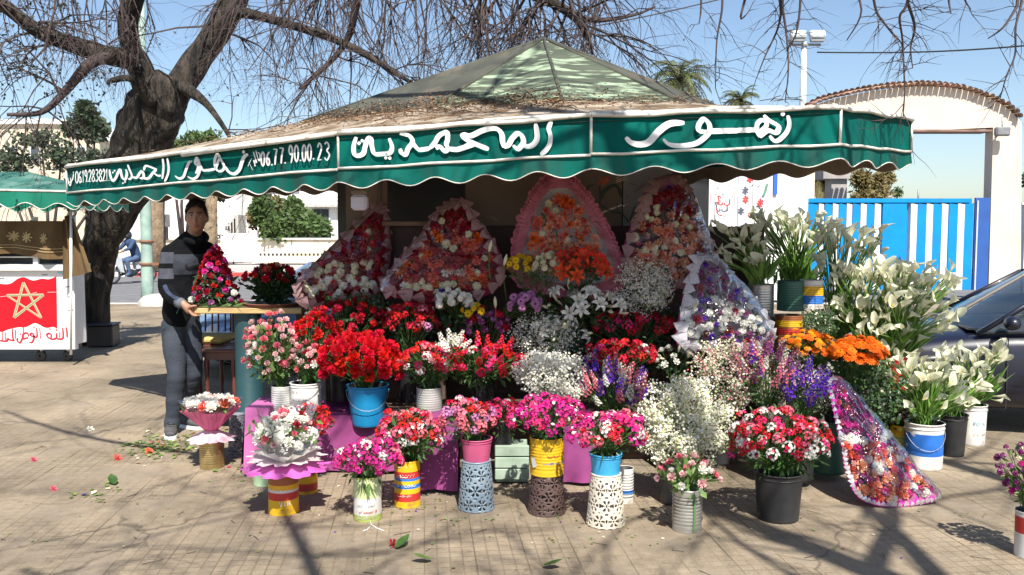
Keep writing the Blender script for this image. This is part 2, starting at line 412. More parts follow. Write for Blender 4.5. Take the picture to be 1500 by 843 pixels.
# outside stair with handrail on the left of it
st = thing('outside_stair', 'concrete stair with steel rail climbing the white building behind the man', 'stair', (0, 0, 0))
mb = MB()
for k in range(12):
    a = P(300+k*4.2, 330-k*5.5+48, 39.0); mb.box((a.x, 39.5, a.z-0.4), (0.2, 1.1, 0.95))
mb.build('flight', m_conc, st)
for off in (0, 7, 14):
    MB().tube([P(292, 322+off, 38.9), P(345, 366+off, 38.9)], 0.035, 5).build('rail', mat('dark_steel', (0.06, 0.065, 0.07), None, 1, 0.5), st)
for k in range(5): MB().tube([P(294+k*12, 322+k*10, 38.9), P(294+k*12, 352+k*9.5, 38.9)], 0.03, 5).build('rail_post', MATS['dark_steel'], st)
# white gate with bars
gt = thing('barred_gate', 'white barred metal gate in the low wall across the road', 'gate', (0, 0, 0))
part_slab('gate_post', gt, m_white, 324, 338, 332, 386, 37.8, 0.4); part_slab('gate_post', gt, m_white, 369, 338, 376, 386, 37.8, 0.4)
part_slab('frame', gt, m_steel, 332, 342, 369, 344, 37.9, 0.08); part_slab('frame', gt, m_steel, 332, 381, 369, 383, 37.9, 0.08)
for k in range(14): part_slab('bar', gt, m_steel, 333.2+k*2.6, 344.2, 334.5+k*2.6, 380.8, 37.92, 0.04)
lw = thing('garden_wall', 'low cream wall with a row of small openings under the bush', 'wall', (0, 0, 0))
part_slab('wall', lw, m_cream, 376.5, 351, 640, 386, 38, 0.3); part_slab('coping', lw, m_white, 376.5, 349, 640, 351, 37.9, 0.5)
for k in range(26): part_slab('opening', lw, m_dark, 380+k*6, 371.5, 383+k*6, 374.5, 37.975, 0.03)
lw2 = thing('stone_wall', 'pale stone wall behind the motorbike rider across the road', 'wall', (0, 0, 0))
part_slab('wall', lw2, m_cream, -60, 352, 323.5, 386, 38.2, 0.4)
part_slab('coping', lw2, m_conc, -60, 350, 323.5, 352, 38.1, 0.6)
# big stone building upper left with rounded top
sb = thing('stone_building', 'cream stone clad building with a rounded roofline behind the left awning', 'building', (0, 0, 0))
m_rub = mat('rubble_cladding', (0.6, 0.52, 0.4), (0.42, 0.36, 0.27), 3.5, 0.9, 0.02, 6)
out = [P(-60, 383, 46), P(-60, 186, 46), P(0, 182, 46), P(60, 181, 46), P(110, 183, 46), P(134, 190, 46), P(146, 206, 46), P(150, 383, 46)]
MB().prism(out, (0, 8, 0)).build('wall', m_rub, sb)
out = [P(-60, 186, 45.8), P(-60, 178, 45.8), P(0, 175, 45.8), P(60, 174, 45.8), P(115, 177, 45.8), P(140, 187, 45.8), P(151, 204, 45.8), P(146, 206, 45.8), P(134, 190, 45.8), P(110, 183, 45.8), P(60, 181, 45.8), P(0, 182, 45.8)]
MB().prism(out, (0, 8.4, 0)).build('cornice', m_white, sb)
for i, x in enumerate((10, 44, 78, 112)):
    f = part_slab('window', sb, m_steel, x, 214, x+13, 236, 45.85, 0.2); part_slab('pane', f, m_glass, x+1.5, 216, x+11.5, 234, 45.8, 0.08)
wb = thing('white_building', 'small white block between the stone building and the leaning tree trunk', 'building', (0, 0, 0))
part_slab('wall', wb, m_white, 143, 197, 205, 383, 48, 5)
for y in (208, 240): 
    f = part_slab('window', wb, m_steel, 156, y, 166, y+14, 47.9, 0.15); part_slab('pane', f, m_glass, 157, y+1, 165, y+13, 47.85, 0.08)
cb = thing('meter_cabinet', 'grey wall cabinet between the palm trunk and the man', 'cabinet', (0, 0, 0))
part_slab('box', cb, m_conc, 234.5, 314, 243, 333, 34, 0.4); part_slab('plinth', cb, m_dark, 235, 333, 242, 352, 34.1, 0.3)
MB().tube([P(236, 352, 34.2), P(236, 388, 34.2)], 0.08, 6).build('post', m_conc, cb)

# ================================================================ SETTING: right, arch, gate
m_plaster = mat('pinkish_plaster', (0.60, 0.525, 0.45), (0.54, 0.465, 0.39), 1.0, 0.85, 0.003, 15, c3=(0.5, 0.43, 0.37), s3=1.2, t3=(0.62, 0.85))
ag = thing('arched_gateway', 'tall pale plaster gateway with a curved tiled top over the blue gate', 'gateway', (0, 0, 0))
YG = 19.3
arc = [(1175, 170), (1200, 152), (1240, 141), (1290, 132), (1345, 127), (1400, 130), (1440, 141), (1470, 155), (1489, 172)]
top = spline(arc, 4)
out = [P(x, y, YG) for x, y in top]+[P(1497, 178, YG), P(1495, 430, YG), P(1448, 430, YG), P(1455, 187, YG), P(1330, 193, YG), P(1195, 197, YG), P(1190, 430, YG), P(1140, 430, YG), P(1140, 172, YG)]
out.reverse()
MB().prism(out, (0, 0.32, 0)).build('wall', m_plaster, ag)
part_slab('lintel', ag, mat('rusty_beam', (0.25, 0.15, 0.12), (0.16, 0.1, 0.08), 5, 0.8), 1196, 190, 1454, 193, YG-0.03, 0.5)
m_roofT = mat('clay_tile', (0.50, 0.33, 0.24), (0.38, 0.24, 0.17), 9, 0.85, 0.004, rand=0.3, hrand=0.015)
mb = MB(); n = 7
mb.grid(lambda u, v: ((0.062-0.01*v)*math.cos(PI*u), -0.2+.4*v, (0.062-0.01*v)*math.sin(PI*u)), 7, 2, 0, True)
mb.grid(lambda u, v: ((0.05-0.01*v)*math.cos(PI*u), -0.2+.4*v, (0.05-0.01*v)*math.sin(PI*u)), 7, 2, 0, True)
tile_m = mb.mesh('roof_tile', m_roofT)
tp = spline(arc, 10); acc = 0; lastp = P(*tp[0], YG)
for i in range(1, len(tp)):
    p = P(*tp[i], YG); seg = (p-lastp).length; acc += seg
    while acc > 0.13:
        acc -= 0.13
        q = p.lerp(lastp, acc/seg if seg else 0); d = (p-lastp).normalized(); nrm = V((-d.z, 0, d.x))
        for rr, yy in ((0, 0.02), (1, 0.34)):
            o = link('roof_tile', tile_m, ag, q+nrm*(0.03+0.05*(1-rr)*0+rnd.uniform(-.008, .008))+V((0, yy, 0.05 if rr else 0.0)))
            o.rotation_euler = (R(8 if rr == 0 else -8), -math.atan2(d.z, d.x), rnd.uniform(-.05, .05))
    lastp = p
# wall lamp and bird spikes on the pillar
wl = thing('wall_lamp', 'small grey floodlight on the right pillar of the gateway', 'lamp', (0, 0, 0))
a = P(1468, 193, YG-0.25)
MB().box(a, (0.32, 0.14, 0.2), 0, None, 0.03).build('housing', mat('grey_metal', (0.25, 0.26, 0.27), (0.2, 0.2, 0.21), 8, 0.5, metal=0.4), wl)
MB().tube([a, a+V((0, 0.27, -0.1))], 0.025, 6).build('arm', MATS['grey_metal'], wl)
MB().tube([a+V((0, 0, 0.05)), a+V((-0.02, 0, 0.32))], 0.012, 5).build('mast', MATS['grey_metal'], wl)
MB().tube([a+V((-0.12, 0, -0.12)), a+V((-0.26, 0, -0.24))], 0.012, 5).build('mast', MATS['grey_metal'], wl)
# blue corrugated gate: each profile rib a part
m_blue = mat('gate_blue', (0.004, 0.235, 0.56), (0.004, 0.20, 0.50), 2, 0.6, 0.002, c3=(0.03, 0.16, 0.34), s3=5, t3=(0.56, 0.8), spec=.2)
m_gw = mat('gate_white', (0.7, 0.72, 0.75), (0.6, 0.63, 0.66), 3, 0.6, c3=(.4, .4, .38), s3=6, t3=(.6, .8))
m_dblue = mat('gate_dark_blue', (0.02, 0.09, 0.33), (0.02, 0.075, 0.28), 3, 0.5)
bgt = thing('metal_gate', 'bright blue and white striped corrugated gate under the arch', 'gate', (0, 0, 0))
YB = 19.0
part_slab('backing_sheet', bgt, m_blue, 1180, 296, 1424, 425, YB+0.10, 0.03)
part_slab('top_rail', bgt, m_blue, 1180, 291, 1424, 297, YB-0.02, 0.12)
def rib(x0, x1, m):
    a = P(x0, 298, YB); c = P(x1, 425, YB); w2 = (c.x-a.x); h = a.z-c.z
    mb = MB(); t = 0.03
    pr = [(0, 0.1), (t, 0), (w2-t, 0), (w2, 0.1)]
    for i in range(3):
        (xa, ya), (xb, yb) = pr[i], pr[i+1]
        mb.add([(a.x+xa, YB+ya, c.z), (a.x+xb, YB+yb, c.z), (a.x+xb, YB+yb, a.z-0.03*(i == 1)), (a.x+xa, YB+ya, a.z)], [(0, 1, 2, 3)])
    mb.add([(a.x, YB+.1, a.z), (a.x+t, YB, a.z-.03), (a.x+w2-t, YB, a.z-.03), (a.x+w2, YB+.1, a.z)], [(0, 1, 2, 3)])
    mb.build('rib', m, bgt)
xs = [(1198, 1206), (1218.5, 1227), (1239, 1247), (1259.5, 1268), (1280, 1289)]
for a, c in xs: rib(a, c, m_gw)
for k in range(4): rib(1207+k*20.4, 1217.5+k*20.4, m_blue)
rib(1182, 1197, m_blue); part_slab('stile', bgt, m_blue, 1290, 297.5, 1329, 425, YB+0.0, 0.1)
for a, c in ((1333, 1342), (1356, 1365), (1378, 1387), (1402, 1411)): rib(a, c, m_gw)
for k in range(4): rib(1343+k*23, 1355+k*23, m_blue)
part_slab('end_leaf', bgt, m_dblue, 1424.5, 290, 1451, 425, YB+0.06, 0.06)
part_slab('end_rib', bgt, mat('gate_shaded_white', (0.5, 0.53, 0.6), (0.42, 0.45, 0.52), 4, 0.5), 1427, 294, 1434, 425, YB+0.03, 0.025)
MB().tube([P(1318, 376, YB-0.04), P(1324, 385, YB-.07), P(1322, 398, YB-.04), P(1330, 400, YB-.04)], 0.02, 5).build('latch', m_dblue, bgt)
# walls either side
swl = thing('white_wall', 'bluish white boundary wall right of the gateway pillar', 'wall', (0, 0, 0))
part_slab('wall', swl, mat('blue_white_wall', (0.68, 0.72, 0.8), (0.6, 0.64, 0.72), 1.2, 0.8), 1497.5, 300, 1900, 430, 19.9, 0.3)
part_slab('coping', swl, m_white, 1497.5, 297, 1900, 300, 19.85, 0.4)
wk = thing('white_building', 'white building with a blue stripe between painted panels and the blue gate', 'building', (0, 0, 0))
part_slab('wall', wk, m_white, 1000, 200, 1186, 440, 13.5, 3)
part_slab('door_frame', wk, mat('strong_blue', (0.03, 0.12, 0.7), None, 1, 0.4), 1133.5, 225, 1140, 285, 13.46, 0.05)
cp = thing('concrete_post', 'grey concrete post with a wider cap standing behind the blue gate', 'post', (0, 0, 0))
m_post = mat('grey_concrete', (0.36, 0.33, 0.32), (0.28, 0.26, 0.25), 4, 0.85, 0.003)
part_slab('shaft', cp, m_post, 1214, 262, 1241, 430, 21.5, 0.45); part_slab('cap', cp, m_post, 1206, 238, 1246, 262, 21.4, 0.7)
# floodlight mast
fm = thing('floodlight_mast', 'slender white floodlight mast with two lamp heads behind the gateway', 'lamp post', (0, 0, 0))
YF = 32
MB().tube([P(1173, 400, YF), P(1176, 150, YF), P(1178, 62, YF)], [0.16, 0.13, 0.1], 8).build('mast', mat('galvanised', (0.62, 0.68, 0.7), (0.5, 0.55, 0.58), 3, 0.5), fm)
MB().box(P(1180, 66, YF-.1), (1.1, 0.1, 0.08)).build('crossbar', MATS['grey_metal'], fm)
for x in (1169, 1197):
    a = P(x, 52, YF-0.2)
    MB().box(a, (0.56, 0.3, 0.3), 0, Matrix.Rotation(R(-25), 3, 'X'), 0.05).build('lamp_head', MATS['galvanised'], fm)
    MB().box(P(x, 60, YF-0.25), (0.5, 0.16, 0.1), 0, None, 0.02).build('bracket', MATS['grey_metal'], fm)
m_cable = mat('cable_black', (0.03, 0.03, 0.03), None, 1, 0.6)
cab = MB(); 
pts = [P(1197+ (1560-1197)*t, 77+(62-77)*t+6*math.sin(PI*t), 32-6*t) for t in [i/16 for i in range(17)]]
tag(MB().tube(pts, 0.028, 5).build('cable', m_cable), 'thin black cable from the floodlight mast towards the right edge', 'cable')
pts = [P(700+(1060-700)*t, 60-62*t+8*math.sin(PI*t)*(1), 30) for t in [i/14 for i in range(15)]]
tag(MB().tube(pts, 0.022, 5).build('cable', m_cable), 'thin cable crossing the sky above the kiosk roof', 'cable')
for k, x in enumerate((1311, 1345)):
    o = tag(MB().tube([P(x, 300, 60), P(x, 280-k*2, 60)], 0.06, 5).build('distant_pole', MATS['grey_metal'], None), ('left' if k == 0 else 'right')+' one of two tiny distant poles above the blue gate', 'pole', 'distant poles')

# ================================================================ lamp post on the left pavement
m_copper = mat('verdigris_paint', (0.3, 0.42, 0.36), (0.2, 0.3, 0.27), 6, 0.7, 0.003, 20, c3=(0.42, 0.5, 0.45), s3=3, t3=(0.5, 0.7))
lp = thing('lamp_post', 'pale green lamp post on a round concrete base between the tree and the man', 'lamp post', (0, 0, 0))
YL = 18.0
MB().tube([P(216, 446, YL), P(216, 420, YL), P(214, 330, YL), P(211, 250, YL), P(208, 100, YL), P(206, -60, YL)], [0.125, 0.12, 0.115, 0.105, 0.08, 0.06], 14).build('pole', m_copper, lp)
c = G(216, 451); MB().lathe([(0.42, 0), (0.4, 0.1), (0.3, 0.2), (0.14, 0.24), (0.0, 0.24)], 18, 0, (c.x, 18.0, 0)).build('footing', m_conc, lp)
for y in (354, 387): MB().lathe([(0.118, -0.03), (0.14, -0.03), (0.14, 0.03), (0.118, 0.03)], 14, 0, P(215, y, YL)).build('band', mat('rust', (0.2, 0.1, 0.06), None, 1, 0.8), lp)
MB().box(P(221, 387, YL-.05), (0.5, 0.03, 0.05)).build('bracket', MATS['rust'], lp)

# ================================================================ TREES
m_bark = mat('bark', (0.008, 0.007, 0.006), (0.07, 0.054, 0.04), 2.6, 0.95, 0.14, 4, stretch=(4.5, 4.5, 0.55), detail=9)
m_twig = mat('twig_bark', (0.065, 0.044, 0.04), (0.04, 0.027, 0.028), 4, 0.85)
m_leafd = mat('leaf_dark', (0.05, 0.075, 0.035), (0.035, 0.055, 0.03), 9, 0.6, thin=0.3)
m_leafm = mat('leaf_mid', (0.10, 0.16, 0.045), (0.06, 0.11, 0.03), 0.9, 0.6, thin=0.35)
m_leafy = mat('leaf_yellow', (0.24, 0.22, 0.07), (0.17, 0.13, 0.05), 0.7, 0.6, thin=0.35)
def rv(r, s=1.0): return V((r.gauss(0, s), r.gauss(0, s), r.gauss(0, s)))
def grow(mb, p, d, L, rad, lev, r, grav, leaves=None, kids=(3, 5), spread=0.75, ymin=-1e9, ok=None):
    n = 5 if lev > 1 else 4; pts = [V(p)]; d = V(d).normalized(); q = V(p)
    for i in range(n):
        d = (d+rv(r, 0.17)+V((0, 0, -grav*(0.5+i*0.28)))).normalized(); q = q+d*(L/n); pts.append(q.copy())
    if ok and not ok(pts[-1]): return
    mb.tube(pts, [rad*(1-0.75*i/n) for i in range(n+1)], 5 if rad > 0.03 else 3, 0, False)
    if lev <= 0:
        if leaves is not None:
            for _ in range(r.randint(0, 3)): leaves.append(pts[r.randint(1, n)]+rv(r, 0.03))
        return
    for _ in range(r.randint(*kids)):
        i = r.randint(1, n); dd = (pts[min(i, n)]-pts[i-1]).normalized()
        nd = (dd+rv(r, spread*0.55)).normalized()
        grow(mb, pts[i], nd, L*r.uniform(0.45, 0.75), rad*(1-0.75*i/n)*0.7+0.001, lev-1, r, grav, leaves, kids, spread, ymin, ok)
def leaf_cloud(mb, cs, r, size, n=1, mi=0):
    for c in cs:
        for _ in range(n):
            p = V(c); a = rv(r).normalized(); b_ = a.orthogonal().normalized()*0.5
            s = size*r.uniform(0.6, 1.3)
            mb.add([p, p+a*s*0.5+b_*s*0.55, p+a*s, p+a*s*0.5-b_*s*0.55], [(0, 1, 2, 3)], mi)
def limb(px, name, par, m, n=12, wob=0.0, k=5):
    pts = spline([(*P(x, y, Y), r) for x, y, Y, r in px], k)
    return MB().tube([p[:3] for p in pts], [p[3] for p in pts], n, 0, True, True, wob).build(name, m, par), pts
bt = thing('bare_tree', 'big leaning bare tree with dark furrowed bark between left awning and kiosk', 'tree', (0, 0, 0))
limb([(129, 512, 12.0, .30), (132, 495, 12, .23), (137, 430, 12, .215), (144, 380, 12, .225), (155, 340, 11.9, .255), (187, 260, 11.8, .35), (210, 205, 11.7, .36), (228, 160, 11.6, .36), (240, 130, 11.5, .28), (250, 112, 11.5, .15)], 'trunk', bt, m_bark, 48, 0.17, 8)
LM = [
 ('limb', [(225, 165, 11.6, .2), (210, 110, 11.5, .17), (192, 70, 11.3, .13), (187, 35, 11.2, .13), (196, -10, 11, .13), (215, -70, 10.8, .1)]),
 ('limb', [(228, 150, 11.5, .16), (200, 95, 11.3, .13), (150, 80, 11, .12), (90, 60, 10.8, .1), (50, 42, 10.6, .085), (0, 5, 10.3, .08), (-60, -20, 10, .06)]),
 ('limb', [(243, 165, 11.6, .2), (268, 120, 11.7, .19), (298, 75, 11.8, .18), (325, 35, 11.8, .18), (345, -10, 11.8, .18), (360, -80, 11.8, .15)]),
 ('limb', [(335, 15, 11.8, .1), (372, 22, 11.4, .065), (430, 38, 11, .055), (490, 58, 10.7, .05), (545, 85, 10.5, .045), (580, 108, 10.3, .03), (604, 122, 10.2, .02)]),
 ('limb', [(528, -15, 10.5, .05), (520, 15, 10.6, .05), (512, 50, 10.7, .045), (492, 82, 10.7, .035), (462, 110, 10.6, .03), (440, 130, 10.4, .02)]),
 ('limb', [(222, 150, 11.3, .1), (195, 117, 11, .05), (165, 118, 10.8, .035), (158, 124, 10.8, .02)]),
 ('limb', [(160, 82, 11, .08), (130, 95, 10.8, .07), (95, 135, 10.6, .05), (60, 165, 10.4, .035), (10, 168, 10.2, .02)]),
 ('limb', [(350, -30, 11.8, .12), (470, -60, 11.2, .1), (600, -55, 10.6, .09), (720, -25, 10.2, .07), (800, 0, 10, .06), (845, 28, 9.8, .05), (860, 55, 9.7, .035), (868, 80, 9.7, .02)]),
 ('limb', [(840, 25, 9.8, .04), (880, 30, 9.9, .03), (930, 22, 10, .018), (960, 10, 10, .01)]),
 ('limb', [(268, 128, 11.5, .1), (300, 150, 11.2, .05), (330, 190, 11, .03), (342, 215, 11, .02)]),
]
twigs = MB(); lv = []
r1 = random.Random(11)
def notrunk(p): return True
for name, px in LM:
    o, pts = limb(px, name, bt, m_bark if px[0][3] > 0.09 else m_twig, 12 if px[0][3] > 0.09 else 7, 0.12 if px[0][3] > 0.15 else 0)
    L = len(pts)
    long_right = px[0][:2] == (350, -30)
    nb = 52 if long_right else (9 if px[0][3] > 0.15 else 9)
    for _ in range(nb):
        i = r1.randint(L//2 if not long_right else 3, L-2); p = V(pts[i][:3]); rr = pts[i][3]
        if (p-P(240, 150, 11.5)).length < 1.15: continue
        dirn = V((r1.gauss(0, .7), r1.gauss(-.1, .55), r1.gauss(-0.5 if long_right else 0.0, .6)))
        grow(twigs, p, dirn, r1.uniform(0.7, 1.6)*(1.15 if long_right else 1), min(rr*0.35, 0.022), 2, r1, 0.16, lv)
# drooping curtains of twigs above the left street and the kiosk
for (x0, x1, n, lo, hi) in ((0, 190, 22, .5, 1.2), (340, 620, 26, .7, 1.4), (600, 900, 48, .8, 1.5)):
    for _ in range(n):
        x = r1.uniform(x0, x1); p = P(x, r1.uniform(-70, -5), r1.uniform(9.3, 11.5))
        grow(twigs, p, (r1.gauss(0.05, .3), r1.gauss(0, .2), -1), r1.uniform(lo, hi), r1.uniform(.008, .016), 2, r1, 0.12, lv, (3, 5))
twigs.build('twigs', m_twig, bt, kind='stuff')
mb = MB(); r2 = random.Random(3)
left = [p for p in lv if p.x < -5.2]
leaf_cloud(mb, left, r2, 0.05, 2)
leaf_cloud(mb, [p for p in lv if p.x >= -5.2 and r2.random() < .15], r2, 0.045, 1)
mb.build('foliage', mat('dry_leaf_dark', (0.04, 0.045, 0.05), (0.045, 0.05, 0.03), 2, 0.7, thin=0.2), bt, kind='stuff')

# second bare tree behind the photographer: trunk out of frame, limbs reach over the stall
t2 = thing('bare_tree', 'bare tree whose thin hanging twigs droop into the top right sky', 'tree', (0, 0, 0))
def wl_(pts, par, m, n=10, wob=0.1):
    q = [(*p[:3], p[3]*.8) for p in spline(pts, 5)]; MB().tube([p[:3] for p in q], [p[3] for p in q], n, 0, True, True, wob).build('limb', m, par); return q
q0 = spline([(6.6, -5.6, -0.05, .5), (6.3, -5.3, .8, .38), (5.9, -4.8, 2.4, .33), (5.4, -4.2, 3.8, .3)], 5)
MB().tube([p[:3] for p in q0], [p[3] for p in q0], 24, 0, True, True, 0.25).build('trunk', m_bark, t2)
tw2 = MB(); r3 = random.Random(5)
LM2 = [[(5.5, -4.3, 3.7, .2), (4.4, -2.6, 4.9, .15), (3.0, -.6, 5.5, .12), (1.6, 1.6, 5.9, .09), (.2, 3.6, 6.1, .06), (-1.2, 5.2, 6.0, .035)],
       [(5.4, -4.2, 3.8, .2), (5.3, -2, 5.0, .14), (4.6, .4, 5.4, .11), (3.7, 2.6, 5.5, .08), (2.9, 4.6, 5.4, .05), (2.6, 6.2, 5.1, .03)],
       [(5.5, -4.3, 3.7, .18), (3.2, -3.6, 5.0, .13), (.8, -2.6, 5.7, .1), (-1.5, -1.2, 6.2, .07), (-3.4, .6, 6.3, .04)],
       [(4.6, .4, 5.4, .08), (5.4, 2.2, 5.2, .05), (5.2, 4.2, 4.9, .035), (4.4, 6.0, 4.5, .02)],
       [(3.0, -.6, 5.5, .08), (3.0, 1.6, 5.0, .05), (2.3, 3.4, 4.7, .035), (1.2, 4.8, 4.7, .02)],
       [(2.8, .0, 5.4, .07), (3.2, 1.5, 4.9, .05), (2.4, 2.6, 4.6, .04), (1.0, 3.0, 4.7, .03), (-.2, 2.7, 4.8, .015)],
       [(1.6, 1.6, 5.9, .07), (.4, 2.0, 5.3, .05), (-1.0, 2.3, 4.9, .04), (-2.4, 2.9, 4.9, .03), (-3.6, 3.8, 5.0, .015)],
       [(3.0, -.6, 5.5, .09), (1.4, -.7, 5.0, .06), (-.2, -.3, 4.8, .04), (-1.4, .3, 4.9, .02)],
       [(4.6, .4, 5.4, .07), (3.9, -.6, 4.8, .05), (3.3, -1.3, 4.6, .03), (2.4, -1.8, 4.6, .015)],
       [(.8, -2.6, 5.7, .07), (.2, -.4, 5.5, .05), (-.6, 1.4, 5.5, .03)]]
for L_ in LM2:
    q = wl_(L_, t2, m_bark if L_[0][3] > .1 else m_twig)
    for _ in range(30 if L_[0][3] > .1 else 19):
        i = r3.randint(4, len(q)-2); p = V(q[i][:3])
        grow(tw2, p, (r3.gauss(0, .9), r3.gauss(0.1, .9), r3.gauss(0.1, .4)), r3.uniform(.8, 1.6), min(.03, q[i][3]*.4), 2, r3, 0.03, None, (2, 4),
             ok=lambda e: not (e.y > 1 and e.z < 1.62+0.285*e.y))
# the hanging twigs that come down into the top right of the view
HG = [[(1128, -60), (1143, 5), (1140, 40), (1122, 80), (1110, 110)], [(1146, 10), (1152, 50), (1155, 100), (1150, 150)], [(1175, -50), (1172, 10), (1166, 50), (1152, 75)],
      [(1330, -80), (1330, 0), (1318, 25), (1322, 60), (1325, 130), (1323, 172)], [(1330, 5), (1340, 40), (1334, 70), (1337, 100)], [(1275, -60), (1282, 10), (1300, 40), (1318, 60), (1322, 70)],
      [(1500, -70), (1497, 0), (1488, 40), (1487, 80), (1475, 110), (1465, 145)], [(1490, 10), (1470, 40), (1447, 57)], [(1057, -50), (1058, 10), (1050, 60), (1048, 130)],
      [(1026, -40), (1027, 10), (1024, 35)], [(1100, -30), (1085, 25), (1095, 20)], [(1388, -40), (1390, 0), (1393, 20)], [(1240, -40), (1262, 15), (1240, 60)], [(1420, -60), (1412, -8), (1422, 14)]]
for hp in HG:
    Yh = r3.uniform(4.9, 6.0); q = spline([(*P(x, y, Yh+0.05*math.sin(x)), 0) for x, y in hp], 5); n = len(q)
    up = V(q[0][:3])+V((r3.uniform(-.3, .3), -0.3, 0.9))
    tw2.tube([up]+[p[:3] for p in q], [.013]+[.0105*(1-.75*i/n) for i in range(n)], 5)
    for i in range(2, n):
        if r3.random() < 0.75 and len(hp) > 3 or r3.random() < 0.3:
            grow(tw2, V(q[i][:3]), (r3.gauss(0, 1), r3.gauss(0, .4), r3.gauss(-.25, .6)), r3.uniform(.08, .34), .0035, 1, r3, 0.05, None, (1, 3))
tw2.build('twigs', m_twig, t2, kind='stuff')

# leafy trees and shrubs
def shrub(name, label, cat, spots, Y, n, size, m, seed, trunk=None, group=None):
    r = random.Random(seed); t = thing(name, label, cat, (0, 0, 0), group); mb = MB(); st_ = MB()
    gx, gy = spots[0][0], max(s[1] for s in spots)
    root = trunk or P(gx, gy, Y)
    for (x, y, rx, ry) in spots:
        c = P(x, y, Y+r.uniform(-.3, .3)); a = rx/1250*Y; b_ = ry/1250*Y
        st_.tube([root, root.lerp(c, .5)+rv(r, .1), c], [.05*Y/20, .035*Y/20, .015*Y/20], 5)
        for _ in range(int(n)):
            d = rv(r).normalized()*(r.random()**0.4)
            k = 0.75+0.45*noise.noise(d*2.2+V((x, y, 0)))
            p = c+V((d.x*a*k, d.y*a*k, d.z*b_*k))
            leaf_cloud(mb, [p], r, size, 1)
        for _ in range(10):
            d = rv(r).normalized(); st_.tube([c, c+V((d.x*a, d.y*a, d.z*b_))*0.85], [.02*Y/20, .006*Y/20], 3)
    mb.build('crown', m, t, kind='stuff'); st_.build('trunk', m_twig, t)
    return t
shrub('garden_bush', 'large green and ochre bush spilling over the cream wall across the road', 'bush', [(400, 330, 26, 26), (440, 330, 30, 28), (385, 305, 18, 24), (430, 306, 16, 18), (465, 335, 22, 22), (418, 345, 26, 16)], 38.4, 1300, .26, m_leafm, 4, P(420, 372, 38.6))
shrub('garden_bush', 'sparse ochre shrub behind the white gate left of the large bush', 'bush', [(372, 320, 12, 24), (388, 290, 12, 18), (396, 330, 10, 20), (405, 300, 12, 16)], 38.9, 420, .22, m_leafy, 5, P(385, 372, 39))
shrub('evergreen_tree', 'dark green tree rising over the stone building left of the trunk', 'tree', [(128, 172, 20, 22), (140, 190, 22, 20), (112, 188, 18, 14), (125, 160, 12, 12)], 43.5, 700, .34, m_leafd, 6, P(130, 380, 43.5))
shrub('street_tree', 'scraggy dark tree in front of the stone building at the far left', 'tree', [(20, 235, 45, 25), (90, 232, 40, 28), (140, 236, 34, 24), (60, 205, 50, 20), (120, 262, 34, 20), (165, 262, 28, 16), (10, 262, 30, 22)], 30, 330, .2, m_leafd, 8, P(70, 400, 30))
shrub('street_tree', 'low green tree tops behind the awning between trunk and white building', 'tree', [(250, 212, 22, 14), (285, 206, 24, 14), (310, 205, 14, 16), (270, 222, 26, 10)], 36, 380, .22, m_leafm, 9, P(270, 385, 36))
shrub('street_tree', 'small dark leafed street tree just right of the man\'s head', 'tree', [(318, 283, 18, 12), (305, 290, 12, 10)], 30, 450, .17, m_leafd, 10, P(310, 396, 30))
shrub('round_tree', 'rounded olive green tree behind the blue gate right of the post', 'tree', [(1280, 275, 32, 22), (1262, 262, 18, 14), (1295, 262, 18, 14), (1275, 288, 36, 14)], 34, 700, .22, m_leafy, 12, P(1280, 400, 34))
shrub('round_tree', 'small twiggy tree behind the gate, right of the olive green tree', 'tree', [(1314, 282, 10, 9)], 45, 160, .2, m_leafm, 13, P(1314, 400, 45))
shrub('street_tree', 'dark green foliage at the right edge behind the gateway pillar', 'tree', [(1515, 262, 20, 16), (1525, 240, 18, 16)], 30, 500, .2, m_leafd, 14, P(1515, 400, 30))
# palms
def palm(label, x, y, Y, size, nf, seed, m, base_y):
    r = random.Random(seed); t = thing('palm_tree', label, 'palm', (0, 0, 0), None); c = P(x, y, Y)
    g = P(x, base_y, Y); mb = MB(); 
    MB().tube([V((g.x, Y, -0.05)), V((g.x, Y, c.z*.5)), c], [.2, .17, .15], 10, 0, True, True, .15).build('trunk', m_bark, t)
    f = MB()
    for k in range(nf):
        a = 2*PI*k/nf+r.uniform(-.2, .2); el = r.uniform(-.3, 1.35); d = V((math.cos(a)*math.cos(el), math.sin(a)*math.cos(el), math.sin(el)))
        q = c.copy(); pts = [q.copy()]; n = 9
        for i in range(n):
            d = (d+V((0, 0, -.16-.02*i))).normalized(); q = q+d*size/n; pts.append(q.copy())
        f.tube(pts, [.022*(1-i/(n+1)) for i in range(n+1)], 3, 0, False)
        for i in range(1, n+1):
            dd = (pts[i]-pts[i-1]).normalized(); sd = dd.cross(V((0, 0, 1)));
            sd = sd.normalized() if sd.length > .1 else V((1, 0, 0))
            for h in range(3):
                b0 = pts[i-1].lerp(pts[i], h/3)
                for s_ in (-1, 1):
                    l = size*.26*math.sin(PI*(i+1)/(n+3)); e = b0+(sd*s_*.8+dd*.7+V((0, 0, -.35))+rv(r, .1)).normalized()*l
                    wd_ = dd*.035*size/2
                    f.add([b0-wd_, b0+wd_, e], [(0, 1, 2)])
    f.build('crown', m, t, kind='stuff')
m_palm = mat('palm_leaf', (0.13, 0.16, 0.055), (0.09, 0.11, 0.035), 1.5, 0.55, thin=0.3)
m_palmd = mat('palm_dry', (0.26, 0.22, 0.09), (0.15, 0.13, 0.05), 1.5, 0.7, thin=0.2)
palm('tall feathery palm crown rising behind the right slope of the kiosk roof', 995, 118, 27, 1.25, 46, 1, m_palm, 400)
palm('palm crown just showing over the awning, right of the taller palm', 1085, 148, 27, 0.75, 40, 2, m_palm, 400)
